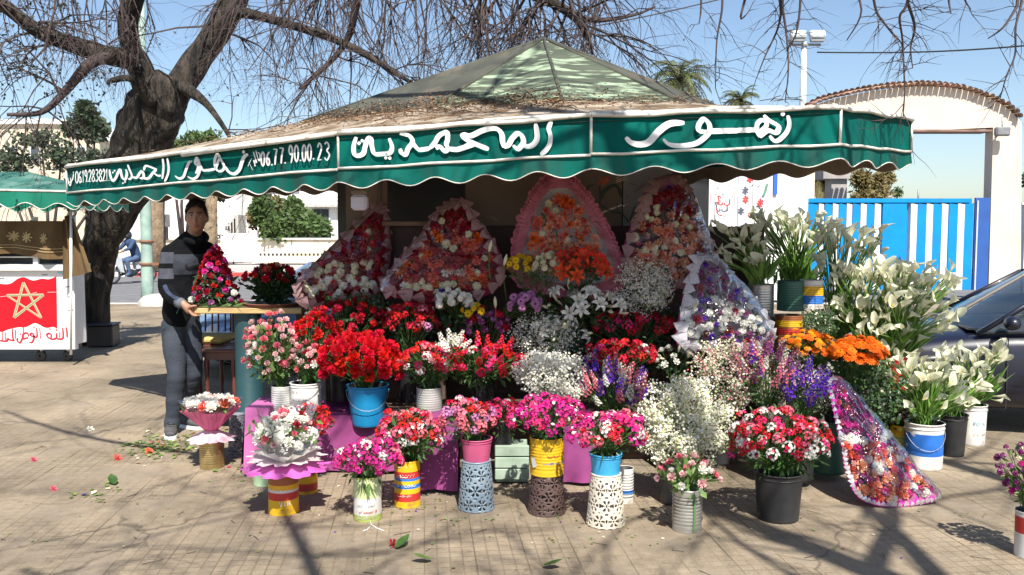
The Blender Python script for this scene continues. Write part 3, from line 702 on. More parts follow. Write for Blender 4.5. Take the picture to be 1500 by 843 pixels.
palm('shaggy palm behind the blue gate under the awning corner', 1203, 262, 25, 0.85, 60, 3, m_palmd, 400)
palm('brown palm trunk standing between the lamp post and the man', 237, 236, 32, 1.0, 40, 4, m_palmd, 400)
# thick fibrous trunk for the street palm and the tree right of the man
sp = thing('street_palm', 'thick rough brown trunk directly behind the lamp post', 'tree', (0, 0, 0))
MB().tube([P(227, 393, 31.8)+V((0, 0, -.1)), P(227, 340, 31.8), P(226, 280, 31.8), P(225, 240, 31.8)], [.36, .33, .34, .36], 16, 0, True, True, .2).build('trunk', mat('palm_bark', (0.3, 0.22, 0.14), (0.18, 0.13, 0.08), 5, .95, .03, 14), sp)
sp = thing('street_tree', 'grey brown trunk visible right beside the man\'s shoulder', 'tree', (0, 0, 0))
MB().tube([P(309, 396, 29.8)+V((0, 0, -.1)), P(309, 340, 29.8), P(310, 300, 29.8), P(312, 280, 29.8)], [.26, .23, .2, .16], 12, 0, True, True, .2).build('trunk', MATS['palm_bark'], sp)

# ================================================================ FLOWER KIOSK
m_awn = mat('awning_green', (0.0, 0.115, 0.094), (0.0, 0.078, 0.066), 2.5, 0.85, 0.008, 6, c3=(0.01, 0.06, 0.052), s3=3.4, t3=(0.5, 0.74), stretch=(1.6, 1.6, 0.4), detail=8, spec=.12)
m_val = mat('valance_green', (0.004, 0.115, 0.092), (0.002, 0.075, 0.062), 3, 0.85, 0.008, 6, c3=(0.025, 0.07, 0.06), s3=4, t3=(0.48, 0.74), stretch=(1.7, 1.7, 0.35), detail=8, spec=.12)
m_lin = mat('canvas_lining', (0.34, 0.28, 0.22), (0.26, 0.21, 0.16), 5, 0.85, thin=0.25)
m_trim = mat('white_trim', (0.72, 0.7, 0.64), (0.5, 0.47, 0.4), 7, 0.6, c3=(0.25, 0.2, 0.15), s3=12, t3=(0.6, 0.75))
m_white_p = mat('white_sign_paint', (0.78, 0.78, 0.76), (0.66, 0.67, 0.66), 12, 0.6, c3=(.36, .46, .43), s3=26, t3=(.62, .70))
m_felt = mat('roof_felt', (0.075, 0.076, 0.058), (0.042, 0.045, 0.034), 2.2, 0.9, 0.006, 14, c3=(0.13, 0.10, 0.07), s3=2.4, t3=(0.55, 0.72), stretch=(1.6, 1, 1))
m_felt2 = mat('peeling_felt', (0.07, 0.082, 0.055), (0.035, 0.048, 0.033), 6, 0.85, 0.012, 14, c3=(0.27, 0.35, 0.235), s3=12, t3=(0.50, 0.62), stretch=(.35, .35, 2.6), detail=9)
m_dirty = mat('dirty_ledge', (0.42, 0.36, 0.28), (0.22, 0.17, 0.12), 5, 0.9, 0.01, 25, c3=(0.14, 0.09, 0.05), s3=6, t3=(0.45, 0.6))
VX = [((97, 245), (101, 283), 7.45), ((495, 197), (495, 248), 5.25), ((866, 170), (866, 227), 4.87), ((1232, 158), (1232, 212), 4.95), ((1336, 175), (1336, 223), 5.7)]
TOP = [P(*a, d) for a, b_, d in VX]; BOT = [P(*b_, d) for a, b_, d in VX]
for (x, y) in ((1.1, 7.3), (.4, 8.3), (-2.2, 8.9)): TOP.append(V((x, y, 2.3))); BOT.append(V((x, y, 2.09)))
for t_, b_ in zip(TOP, BOT): b_.x = t_.x; b_.y = t_.y
INN = [P(440, 180, 6.9), P(631, 158, 5.95), P(824, 148, 5.62), P(995, 149, 5.85), P(1071, 165, 6.3), V((.75, 7.15, 2.46)), V((.2, 7.9, 2.46)), V((-1.5, 8.1, 2.46))]
APEX = P(797, 56, 6.9)
kiosk = thing('flower_kiosk', 'green canvas roofed flower kiosk with white Arabic lettering on its scalloped awning', 'kiosk', (0, 0, 0))
N8 = len(TOP)
for i in range(N8):
    j = (i+1) % N8
    a, b_, c = INN[i], INN[j], APEX
    def fn(u, v, a=a, b_=b_, c=c):
        p = a.lerp(b_, u).lerp(c, v); n = (b_-a).cross(c-a).normalized()
        return p+n*(0.012*noise.noise(p*1.3)-0.03*math.sin(PI*v)*math.sin(PI*u)*0.6)
    MB().grid(fn, 14, 12, 0, True).build('roof_panel', m_felt2 if i in (1, 2) else m_felt, kiosk)
    q = [TOP[i], TOP[j], INN[j], INN[i]]
    def fl(u, v, q=q):
        p = q[0].lerp(q[1], u).lerp(q[3].lerp(q[2], u), v); return p+V((0, 0, 0.006*noise.noise(p*6)-.012*math.sin(PI*v)))
    MB().grid(fl, 18, 5, 0, True).build('eave_sheet', m_dirty, kiosk)
    MB().grid(lambda u, v, q=q: q[0].lerp(q[1], u).lerp(q[3].lerp(q[2], u), v)-V((0, 0, .03)), 3, 3, 0, True).build('soffit', m_lin, kiosk)
for i in range(5): MB().tube([INN[i], APEX+V((0, 0, -.004))], .014, 6).build('hip_seam', m_felt, kiosk)
CEN = V((0.26, 6.6, 0))
for i in range(N8):
    j = (i+1) % N8
    a, b_ = TOP[i], TOP[j]; a2, b2 = BOT[i], BOT[j]
    d = (b_-a); d.z = 0; d.normalize(); nrm = V((d.y, -d.x, 0))
    if nrm.dot(((a+b_)/2)-CEN) < 0: nrm = -nrm
    L_ = (b_-a).length
    def fb(u, v): 
        p = a2.lerp(b2, u).lerp(a.lerp(b_, u), v); return p+nrm*(0.010*noise.noise(V((u*L_*3+i*7, v*1.2, 0)))+.005*noise.noise(V((u*L_*9+i*3, v*2.5, 4)))-0.010)
    MB().grid(fb, int(L_*26)+2, 7, 0, True).build('banner', m_awn, kiosk)
    # scalloped valance, green outside and beige inside
    per = 0.325; n = max(1, round(L_/per)); nu = n*12+1; mb = MB(); edge = []
    for side in (0, 1):
        def fv(u, v, side=side):
            s_ = u*n
            dep = 0.098+0.042*abs(math.sin(PI*s_))**1.0 if False else 0.080+0.043*(0.5-0.5*math.cos(2*PI*s_))
            p = a2.lerp(b2, u)+V((0, 0, -v*dep))
            return p+nrm*((0.010*math.sin(2*PI*s_+.7)*v+0.008*noise.noise(V((u*L_*2.3+i, 0, 3)))*v)-(0.004 if side else 0))
        mb.grid(fv, nu, 5, side, True)
        if side == 0: edge = [fv(k/(nu-1), 1) for k in range(nu)]
    mb.build('valance', [m_val, m_lin], kiosk)
    MB().tube(edge, .0042, 4).build('piping', m_trim, kiosk)
    MB().tube([a2.lerp(b2, k/8)+nrm*.006+V((0, 0, .004*math.sin(k*2.1+i))) for k in range(9)], .0085, 6).build('lower_rail', m_trim, kiosk)
    MB().tube([a.lerp(b_, k/8)+nrm*.006+V((0, 0, .006*math.sin(k*1.7+i))) for k in range(9)], .0135, 6).build('upper_rail', m_trim, kiosk)
    MB().tube([a.lerp(b_, k/8)-nrm*.05+V((0, 0, .02+.006*math.sin(k*1.3+i))) for k in range(9)], .011, 6).build('upper_rail', m_trim, kiosk)
for i in range(5): MB().tube([TOP[i], BOT[i]], .0085, 6).build('corner_trim', m_trim, kiosk)
# loose half-torn batten on the long side
a, b_ = TOP[0].lerp(TOP[1], .53), TOP[1]
MB().tube([a+V((-.02, -.03, -.02)), a.lerp(b_, .5)+V((-.02, -.03, -.01)), b_+V((-.02, -.02, 0))], .015, 6).build('batten', m_trim, kiosk)
# lettering, traced stroke by stroke onto the banner planes
def plane_fn(i, ox, oy, s):
    o_ = TOP[i]; n = (TOP[i+1]-TOP[i]).cross(BOT[i]-TOP[i]).normalized()
    if n.y > 0: n = -n
    return lambda x, y, l: PP(ox+x/s, oy+y/s, o_, n)+n*(0.006+l)
WORDS = []
def neww():
    WORDS.append(MB()); return WORDS[-1]
let = neww()
f0 = plane_fn(0, 90, 190, 6.818)
for st_ in ([(72, 480), (84, 540), (97, 562), (106, 520), (98, 482)], [(74, 540), (100, 520), (120, 500), (130, 440)]): stroke(let, st_, 9, f0)
stroke(let, [(128, 428)], 9, f0, dot=True)
xw = [('0', 148, 30, 415), ('6', 180, 30, 412), ('.', 208, 20, 410), ('1', 214, 22, 408), ('9', 240, 28, 405), ('.', 268, 20, 404), ('2', 280, 30, 402), ('8', 314, 30, 400), ('.', 343, 20, 400),
      ('3', 350, 28, 398), ('8', 384, 30, 398), ('.', 413, 20, 398), ('2', 420, 26, 396), ('.', 446, 18, 396), ('1', 452, 20, 394), ('.', 482, 20, 394)]
for ch, x, w_, y in xw: word(let, ch, x, y, w_, 122, 0, 9, f0)
let = neww()
S0 = [([(490, 400), (498, 460), (520, 512), (552, 485), (578, 425), (598, 402), (606, 440), (622, 488), (650, 496), (664, 440), (652, 398)], 20),
 ([(672, 352), (690, 400), (712, 455), (706, 488), (676, 496)], 16), ([(708, 470), (760, 482), (790, 440), (815, 418), (832, 450), (826, 484), (790, 486)], 20),
 ([(826, 486), (880, 488), (920, 440), (962, 398)], 20), ([(834, 410), (850, 366), (892, 372), (940, 392), (965, 400)], 18), ([(925, 430), (968, 460), (1005, 462)], 18),
 ([(1020, 290), (1028, 380), (1016, 495)], 17), ([(1066, 288), (1080, 380), (1072, 450), (1040, 522)], 17),
 ([(1143, 463), (1185, 490), (1228, 472), (1255, 400), (1282, 335), (1312, 318)], 20), ([(1270, 470), (1320, 494), (1366, 470), (1392, 400), (1385, 330), (1364, 285), (1348, 312), (1352, 350), (1395, 360)], 20), ([(1395, 350), (1425, 405), (1505, 410)], 20)]
for i_, (st_, w_) in enumerate(S0):
    if i_ == 8: let2 = neww()
    stroke(let2 if i_ > 7 else let, st_, w_*1.2, f0)
for p in ((524, 430), (541, 412), (625, 536), (645, 524)): stroke(let, [p], 15, f0, dot=True)
f1 = plane_fn(0, 290, 180, 6.818)
S1 = [([(-10, 350), (12, 400), (8, 460), (-12, 510)], 16), ([(15, 395), (48, 468), (110, 476), (185, 462)], 22), ([(185, 462), (176, 400), (190, 335), (214, 318), (238, 370), (272, 430), (262, 472), (222, 486), (192, 458), (212, 390), (232, 345)], 20),
      ([(285, 440), (318, 492), (374, 512), (424, 470), (452, 390), (476, 338), (512, 316)], 26), ([(520, 396), (558, 474)], 9), ([(508, 436), (546, 356)], 11), ([(572, 408), (566, 380), (580, 385), (576, 430), (588, 428)], 7), ([(562, 290), (580, 350), (598, 404)], 10), ([(588, 280), (606, 350), (622, 382), (628, 320), (604, 296)], 10)]
for i_, (st_, w_) in enumerate(S1):
    if i_ == 4: let3 = neww()
    stroke(let3 if i_ > 3 else let2, st_, w_*1.2, f1)
stroke(let2, [(465, 294)], 24, f1, dot=True)
let = let3
for ch, x, w_, y, h in [('0', 640, 36, 290, 144), ('6', 692, 38, 285, 142), ('.', 745, 24, 268, 165), ('7', 762, 40, 262, 160), ('7', 822, 44, 250, 160), ('.', 878, 24, 240, 175), ('9', 915, 44, 228, 176), ('0', 975, 40, 222, 168),
                        ('.', 1030, 24, 225, 164), ('0', 1050, 38, 218, 170), ('0', 1102, 40, 212, 170), ('.', 1160, 24, 208, 165), ('2', 1200, 50, 205, 174), ('3', 1270, 56, 196, 180)]: word(let, ch, x, y, w_, h, 0, 15, f1)
f2 = plane_fn(1, 500, 150, 7.5); let = neww()
S2 = [([(170, 385), (142, 480), (150, 572), (195, 590), (250, 560), (270, 480), (300, 405), (332, 402), (342, 490), (372, 568), (460, 570), (540, 556), (562, 490), (530, 398)], 40),
      ([(650, 512), (668, 560), (712, 576), (740, 510), (788, 440), (752, 370), (648, 345)], 40), ([(785, 440), (830, 500), (870, 524), (980, 508)], 40), ([(975, 508), (1030, 450), (1075, 375), (1130, 340), (1170, 335), (1172, 410), (1160, 470), (1200, 520)], 40),
      ([(1040, 505), (1090, 490), (1140, 540), (1185, 505)], 42), ([(1180, 512), (1270, 522), (1380, 490), (1480, 455)], 44)]
for st_, w_ in S2: stroke(let, st_, w_*1.22, f2, taper=.5)
for p in ((201, 452), (235, 425), (494, 612), (538, 616)): stroke(let, [p], 30, f2, dot=True)
f3 = plane_fn(1, 660, 150, 7.5)
S3 = [([(-20, 512), (80, 520), (170, 492), (260, 430)], 44), ([(112, 375), (160, 360), (230, 370), (350, 315), (460, 288), (530, 305), (568, 360), (575, 430), (592, 500)], 46), ([(125, 375), (200, 425), (300, 470), (425, 520)], 50),
      ([(590, 495), (640, 470), (680, 400), (740, 345), (790, 375), (805, 440), (775, 490), (738, 515), (690, 475)], 44), ([(800, 478), (870, 488), (930, 450), (955, 380), (938, 235)], 44), ([(1112, 212), (1082, 290), (1100, 370), (1092, 460), (1050, 530), (992, 578)], 38)]
for st_, w_ in S3: stroke(let, st_, w_*1.22, f3, taper=.6)
f4 = plane_fn(2, 880, 140, 7.5); let = neww()
S4 = [([(272, 462), (330, 520), (430, 540), (530, 510), (640, 390), (760, 312), (915, 305)], 56), ([(682, 482), (750, 540), (880, 556), (1040, 530), (1140, 460), (1192, 390), (1182, 310), (1130, 262), (1080, 310), (1068, 372), (1100, 400), (1200, 398)], 44), ([(1190, 396), (1350, 392), (1515, 390)], 50)]
for st_, w_ in S4: stroke(let, st_, w_*1.22, f4, taper=.6)
f5 = plane_fn(2, 1040, 140, 7.5)
S5 = [([(290, 386), (400, 384), (510, 378)], 46), ([(545, 460), (515, 400), (512, 320), (560, 275), (612, 300), (605, 350), (545, 395)], 38), ([(585, 220), (640, 275), (740, 335), (742, 385), (712, 412), (640, 388), (590, 410), (540, 460)], 44), ([(650, 445), (706, 502), (770, 480), (840, 400), (868, 310), (848, 222)], 38)]
for st_, w_ in S5: stroke(let, st_, w_*1.22, f5, taper=.5)
stroke(let, [(795, 206)], 40, f5, dot=True)
for w0 in WORDS: w0.build('lettering', m_white_p, kiosk)
# dry leaves and twigs lying along the eaves
mb = MB(); r = random.Random(21)
mlf = [mat('dead_leaf', (0.30, 0.15, 0.07), (0.18, 0.09, 0.045), 6, 0.8), mat('dead_leaf_pale', (0.42, 0.28, 0.15), (0.3, 0.19, 0.1), 6, 0.8), mat('dead_leaf_dark', (0.10, 0.06, 0.035), None, 1, 0.8)]
for i, n in ((0, 2300), (1, 1900), (2, 700)):
    for _ in range(n):
        u = r.random(); v = min(1.6, abs(r.gauss(.95, .28)))
        if i == 2 and r.random() < u*.8: continue
        p = TOP[i].lerp(TOP[i+1], u).lerp(INN[i].lerp(INN[i+1], u), min(v, 1))
        if v > 1: p = INN[i].lerp(INN[i+1], u).lerp(APEX, (v-1)*.35)
        p = p+V((0, 0, .008+r.random()*.010)); a = rv(r).normalized()*r.uniform(.008, .024); b_ = rv(r).normalized()*.008; a.z *= .3; b_.z *= .3
        mb.add([p, p+a+b_, p+a*2, p+a-b_], [(0, 1, 2, 3)], r.choice((0, 0, 1, 2)))
for _ in range(90):
    i = r.choice((0, 1, 1, 2)); u = r.random(); p = TOP[i].lerp(TOP[i+1], u).lerp(INN[i].lerp(INN[i+1], u), r.uniform(.3, 1))+V((0, 0, .025))
    d = V((r.gauss(0, 1), r.gauss(0, .3), r.gauss(0, .12))).normalized()*r.uniform(.06, .22); mb.tube([p, p+d*.5+V((0, 0, .01)), p+d], .003, 3, 2)
mb.build('roof_debris', mlf, kiosk, kind='stuff')
# body of the kiosk; wall base colours darkened to carry the shade inside
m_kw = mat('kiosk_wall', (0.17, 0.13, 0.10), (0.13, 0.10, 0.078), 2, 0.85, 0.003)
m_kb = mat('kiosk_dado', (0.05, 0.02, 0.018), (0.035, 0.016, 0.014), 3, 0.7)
m_kl = mat('kiosk_side_panel', (0.24, 0.24, 0.26), (0.19, 0.19, 0.21), 2, 0.8)
YK = 6.3
def wslab(name, x0, y0, x1, y1, Y, th, m, par=None, lab=None):
    return part_slab(name, par or kiosk, m, x0, y0, x1, y1, Y, th, **({'label': lab} if lab else {}))
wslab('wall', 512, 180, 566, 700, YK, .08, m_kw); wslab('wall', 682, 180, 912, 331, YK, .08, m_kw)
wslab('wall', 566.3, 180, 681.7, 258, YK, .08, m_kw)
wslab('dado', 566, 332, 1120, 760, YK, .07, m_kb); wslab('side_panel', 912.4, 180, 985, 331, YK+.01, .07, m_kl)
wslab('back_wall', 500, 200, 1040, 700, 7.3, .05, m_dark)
wslab('counter_shelf', 560, 325, 690, 331, YK-.12, .6, mat('shelf_wood', (0.16, 0.08, 0.05), (0.1, 0.05, 0.03), 8, 0.6))
for x in (556,): MB().tube([P(x, 205, 6.275), P(x, 700, 6.275)], .012, 8).build('post', m_kw, kiosk)
MB().tube([P(1300, 215, 5.65), P(1300, 170, 5.65)], .015, 6).build('awning_bracket', m_post, kiosk)
# flower painted on the kiosk wall
fk = lambda x, y, l: P(860+x/8.43, 245+y/8.43, YK-.004-l)
pm_ = MB()
for st_, w_, mi in (([(0, 375), (150, 460), (300, 540), (440, 590), (520, 690)], 20, 0), ([(160, 450), (160, 330), (155, 230)], 20, 0), ([(0, 300), (20, 235), (90, 222)], 12, 0), ([(165, 400), (220, 290), (330, 225), (390, 270), (425, 370)], 42, 0), ([(370, 450), (375, 520), (420, 570)], 14, 0),
                    ([(100, 515), (200, 495)], 10, 0), ([(530, 660), (560, 580), (595, 480)], 22, 1), ([(580, 310), (650, 260), (720, 200)], 8, 2), ([(480, 345), (515, 385)], 26, 2), ([(530, 205), (590, 215)], 26, 2), ([(355, 140), (420, 110), (490, 90)], 9, 4), ([(355, 190), (430, 165), (500, 150)], 9, 4), ([(360, 165), (430, 140), (490, 120)], 9, 4)): stroke(pm_, st_, w_, fk, mi)
for x, y, s in ((190, 185, 60), (75, 505, 40), (240, 150, 40)):
    for k in range(5):
        a = 2*PI*k/5+.3; stroke(pm_, [(x, y), (x+s*.5*math.cos(a), y+s*.5*math.sin(a)), (x+s*math.cos(a), y+s*math.sin(a))], 26, fk, 3)
pm_.build('painted_flower', [mat('paint_dark_green', (0.015, 0.035, 0.02)), mat('paint_green', (0.04, 0.10, 0.07)), mat('paint_grey', (0.05, 0.06, 0.08)), mat('paint_red', (0.35, 0.04, 0.02), (0.4, .1, .03), 20), mat('paint_cream', (0.6, .5, .38))], kiosk)

# screen of painted panels beyond the kiosk, right
scr = thing('painted_screen', 'white screen panels painted with red flowers and Arabic writing, right of the kiosk wall', 'screen', (0, 0, 0))
m_pn = mat('panel_white', (0.8, 0.8, 0.8), (0.72, 0.73, 0.75), 2, 0.6)
m_pn2 = mat('panel_grey', (0.62, 0.64, 0.7), (0.55, 0.57, 0.63), 2, 0.6)
YS = 8.9
for (x0, x1, y0, dy, m) in ((985, 1043.5, 236, 0, m_pn), (1044.5, 1077, 236, .0, m_pn), (1078, 1099, 236, .04, m_pn2), (1099.5, 1131, 236, -.03, m_pn)):
    part_slab('panel', scr, m, x0, y0, x1, 470, YS+dy, .03, 0)
fs = lambda x, y, l: P(990+x/8.43, 245+y/8.43, YS-.045-l)
sm_ = MB()
for st_, w_ in (([(398, 285), (388, 380), (384, 455), (330, 462), (330, 400)], 20), ([(428, 320), (426, 450)], 10), ([(284, 370), (284, 420)], 10), ([(660, 390), (664, 440), (650, 468), (602, 468), (600, 440)], 18), ([(572, 430), (570, 465), (536, 462), (530, 400), (520, 365), (545, 362), (548, 395)], 18), ([(510, 515), (512, 570), (550, 600), (565, 590)], 18)): stroke(sm_, st_, w_, fs, 0)
for p in ((275, 265), (340, 285), (516, 262), (635, 535), (582, 340)): stroke(sm_, [p], 16, fs, 1, dot=True)
for st_, w_ in (([(462, 225), (455, 450), (450, 770)], 5), ([(470, 205), (590, 222), (730, 242), (728, 300), (722, 520)], 7), ([(330, 520), (350, 490)], 6), ([(985, 520), (990, 620), (965, 700), (968, 760)], 7), ([(1000, 640), (1040, 600), (1110, 595)], 6), ([(940, 410), (900, 405)], 6), ([(1060, 530), (1090, 500), (1160, 520)], 6), ([(925, 260), (960, 215), (1010, 250), (1050, 190)], 6), ([(1040, 600), (1100, 640), (1130, 670)], 6), ([(990, 640), (985, 560), (1000, 480)], 5)): stroke(sm_, st_, w_, fs, 1)
for st_, w_ in (([(945, 325), (990, 315)], 20), ([(1010, 300), (1040, 290)], 16), ([(1080, 350), (1110, 290), (1130, 200)], 26), ([(1060, 550), (1050, 520)], 22), ([(920, 270), (940, 220)], 14)): stroke(sm_, st_, w_, fs, 3)
for x, y, s in ((915, 150, 52), (860, 405, 50), (1045, 440, 52), (922, 590, 44), (1035, 715, 36)):
    for k in range(6):
        a = 2*PI*k/6+.5; stroke(sm_, [(x, y), (x+s*.5*math.cos(a), y+s*.6*math.sin(a)), (x+s*.8*math.cos(a), y+s*math.sin(a))], 26, fs, 0)
    stroke(sm_, [(x, y)], 16, fs, 2, dot=True)
sm_.build('painted_design', [mat('paint_bright_red', (0.55, 0.05, 0.05), (0.45, 0.04, 0.05), 9), mat('paint_ink', (0.04, 0.04, 0.05)), mat('paint_orange', (0.8, 0.3, 0.08)), mat('paint_leaf', (0.12, 0.26, 0.18))], scr)

# hanging light box at the left of the kiosk opening
hl = thing('hanging_lantern', 'small translucent white square lantern hanging under the awning', 'lantern', (0, 0, 0))
a = P(527, 297, 5.55)
MB().box(a, (.105, .09, .1), 0, None, .018).build('diffuser', mat('frosted_plastic', (0.72, 0.7, 0.82), None, 1, .4, thin=.3), hl)
MB().box(a+V((0, 0, .068)), (.1, .085, .034), 0, None, .01).build('cap', m_lin, hl); MB().tube([a+V((0, 0, .08)), a+V((0, 0.05, .3))], .005, 5).build('cord', m_cable, hl)

# ================================================================ display stands
m_pink = mat('magenta_cloth', (0.27, 0.045, 0.185), (0.2, 0.032, 0.135), 2.5, 0.75, 0.01, 5, thin=.05)
m_pinkL = mat('pink_cloth', (0.46, 0.12, 0.32), (0.36, 0.085, 0.25), 3, 0.7, 0.008, 5)
m_box = mat('pale_green_crate_paint', (0.33, 0.42, 0.33), (0.2, 0.26, 0.2), 7, 0.8)
m_board = mat('old_board', (0.11, 0.07, 0.05), (0.07, 0.045, 0.035), 6, 0.8, stretch=(1, 6, 6))
def cloth_table(name, label, x0, x1, y0, y1, z, m, seed, front_drop=0.02, flare=0.05):
    t = thing(name, label, 'stand', (0, 0, 0)); r = random.Random(seed)
    per = [(x0, y1), (x0, y0), (x1, y0), (x1, y1)]
    mb = MB(); mb.grid(lambda u, v: (x0+(x1-x0)*u, y0+(y1-y0)*v, z+.006*noise.noise(V((u*4, v*3, seed)))), 12, 8)
    def side(a, b_, out):
        L_ = math.hypot(b_[0]-a[0], b_[1]-a[1])
        def f(u, v):
            s = u*L_; w_ = (.022*math.sin(s*17+seed+2*math.sin(s*5))+.02*noise.noise(V((s*6, v, seed))))*v
            o_ = w_+flare*v
            return (a[0]+(b_[0]-a[0])*u+out[0]*o_, a[1]+(b_[1]-a[1])*u+out[1]*o_, z*(1-v)+front_drop*v+.008*math.sin(s*9)*v)
        mb.grid(f, int(L_*40)+3, 9)
    side(per[0], per[1], (-1, 0)); side(per[1], per[2], (0, -1)); side(per[2], per[3], (1, 0))
    mb.build('cloth', m, t)
    fr = MB()
    for x in (x0+.04, x1-.04):
        for y in (y0+.04, y1-.04): fr.box((x, y, z/2-.01), (.05, .05, z-.03))
    fr.box(((x0+x1)/2, (y0+y1)/2, z-.03), (x1-x0-.04, y1-y0-.04, .03)); fr.build('frame', m_board, t)
    return t
cloth_table('display_stand', 'low stand under shiny pink cloth at the left end of the flower rows', P(364, 600, 5.62).x, P(398, 600, 5.62).x, 5.55, 5.95, .44, m_pinkL, 1)
cloth_table('display_stand', 'stand draped in magenta cloth under the bucket of red roses', P(400, 600, 5.62).x+.01, P(618, 600, 5.62).x, 5.6, 6.1, .38, m_pink, 2)
cloth_table('display_stand', 'stand draped in magenta cloth behind the lace planters', P(618, 600, 5.2).x, P(672, 600, 5.2).x, 5.16, 5.55, .43, m_pink, 3)
cloth_table('display_stand', 'stand draped in pink cloth behind the cream lace planter', P(825, 600, 5.35).x, P(872, 600, 5.35).x, 5.33, 5.6, .42, m_pink, 4)
ds = thing('display_stand', 'tall dark stepped stand carrying the shaded back rows and heart bouquets', 'stand', (0, 0, 0))
for (x0, x1, y0, y1, z) in ((-.95, 1.45, 5.62, 5.95, .42), (-1.35, 1.6, 5.95, 6.25, .80)):
    MB().box(((x0+x1)/2, (y0+y1)/2, z-.02), (x1-x0, y1-y0-.004, .04)).build('shelf', m_board, ds)
    MB().box(((x0+x1)/2, y1-.02, z/2-.02), (x1-x0, .03, z-.045)).build('riser', m_board, ds)
for x in (-1.3, -.5, .3, 1.0, 1.55):
    MB().box((x, 6.1, .38), (.05, .2, .76)).build('leg', m_board, ds)
    if -.9 < x < 1.4: MB().box((x, 5.7, .19), (.05, .05, .38)).build('leg', m_board, ds)
bx = thing('painted_crate', 'chipped pale green wooden box between the grey and brown lace planters', 'crate', (0, 0, 0))
a = P(725, 684, 5.3); c = P(775, 735, 5.3)
for k in range(3): MB().box(((a.x+c.x)/2, 5.32, .03+.075*k+.036), (c.x-a.x, .025, .068), 0, None, .004).build('slat', m_box, bx)
MB().box(((a.x+c.x)/2, 5.45, .12), (c.x-a.x-.02, .22, .22)).build('body', m_box, bx)

# shelf unit for the lilies on the right
su = thing('plant_shelf', 'dark wooden shelf unit holding the upper tins of white callas', 'shelf', (0, 0, 0))
for (x0, x1, y0, y1, z) in ((1.42, 2.0, 6.0, 6.4, .98), (1.5, 2.1, 5.75, 6.0, .72), (1.9, 2.5, 6.6, 7.0, .92), (2.1, 2.9, 6.02, 6.5, .42)):
    MB().box(((x0+x1)/2, (y0+y1)/2, z-.015), (x1-x0, y1-y0, .03)).build('board', m_board, su)
for x, y, z in ((1.45, 6.36, 1.55), (1.98, 6.36, .97), (1.45, 6.02, .96), (1.98, 6.02, .96), (2.07, 5.78, .7), (1.53, 5.78, .7), (1.93, 6.63, .9), (2.47, 6.63, .9), (2.13, 6.05, .4), (2.87, 6.05, .4)):
    MB().box((x, y, z/2), (.04, .035, z-.004)).build('leg', m_board, su)
MB().box((1.62, 6.40, 1.5), (.36, .03, .04)).build('rail', m_steel, su); MB().box((1.62, 6.42, 1.27), (.36, .02, .4)).build('panel', mat('dark_green_panel', (0.03, 0.06, 0.045), (0.02, 0.04, 0.03), 4, .6), su)

# ================================================================ work counter left of the flowers
wc = thing('work_counter', 'worn yellow plywood worktop on a round teal post where the man works', 'table', (0, 0, 0))
m_ply = mat('worn_plywood', (0.5, 0.36, 0.16), (0.36, 0.24, 0.1), 7, .7, .003, 20, stretch=(1, 8, 8))
x0 = P(284, 452, 6.35).x; x1 = P(442, 452, 6.35).x; zt = P(300, 451, 6.35).z
MB().grid(lambda u, v: (x0+(x1-x0)*u, 6.35+.6*v, zt+.002*noise.noise(V((u*5, v*4, 0)))), 12, 5).build('top_veneer', mat('counter_top', (0.3, 0.2, 0.12), (0.16, 0.1, 0.07), 6, .6), wc)
MB().box(((x0+x1)/2, 6.65, zt-.0245), (x1-x0, .6, .045), 0, None, .006).build('top', m_ply, wc)
m_teal = mat('teal_drum', (0.016, 0.06, 0.07), (0.012, 0.045, 0.052), 4, .5, .003, 12, c3=(0.10, 0.2, 0.2), s3=5, t3=(.6, .7))
pc = P(366, 600, 6.5); MB().lathe([(0, 0), (.105, 0), (.108, .02), (.1, .03), (.1, .98), (.1, zt-.047), (0, zt-.047)], 24, 0, (pc.x, 6.5, 0)).build('post', m_teal, wc)
MB().box((x1-.1, 6.7, zt/2-.03), (.05, .05, zt-.06)).build('leg', m_board, wc)
# chairs behind
ch = thing('wooden_chair', 'dark wooden spindle back chair with a yellow cushion behind the counter', 'chair', (0, 0, 0))
m_cw = mat('dark_red_wood', (0.12, 0.035, 0.025), (0.07, 0.022, 0.018), 6, .35)
YC = 7.35
for x in (291, 344): MB().tube([P(x, 570, YC)*1.0, P(x, 520, YC), P(x-2, 440, YC+.06)], [.019, .02, .016], 8).build('back_post', m_cw, ch)
for x in (301, 311, 320, 330, 338): MB().tube([P(x, 486, YC), P(x, 446, YC+.05)], .008, 6).build('spindle', m_cw, ch)
MB().tube([P(289, 445, YC+.05), P(318, 441, YC+.09), P(346, 445, YC+.05)], .024, 8).build('top_rail', m_cw, ch)
a = P(290, 489, YC-.02); c = P(345, 498, YC-.02); MB().box(((a.x+c.x)/2, YC-.16, a.z-.02), (c.x-a.x, .36, .055), 0, None, .02).build('cushion', mat('yellow_cushion', (.52, .38, .14), (.42, .3, .1), 9, .8), ch)
MB().box(((a.x+c.x)/2, YC-.16, a.z-.075), (c.x-a.x+.02, .38, .045), 0, None, .01).build('seat', m_cw, ch)
for x in (292, 343): g = P(x, 500, YC-.33); MB().tube([(g.x, g.y, a.z-.1), (g.x, g.y, 0)], [.018, .014], 8).build('leg', m_cw, ch)
for x in (291, 344): g = P(x, 570, YC); MB().tube([(g.x, g.y, g.z+.01), (g.x, g.y, 0)], [.019, .016], 8).build('leg', m_cw, ch)
sl = thing('small_table', 'small dark square table with turned legs under the yellow cushioned chair', 'table', (0, 0, 0))
YT = 6.75; a = P(295, 512, YT); c = P(346, 512, YT); zt2 = a.z
MB().box(((a.x+c.x)/2, YT+.2, zt2-.015), (c.x-a.x+.02, .42, .03), 0, None, .008).build('top', m_cw, sl)
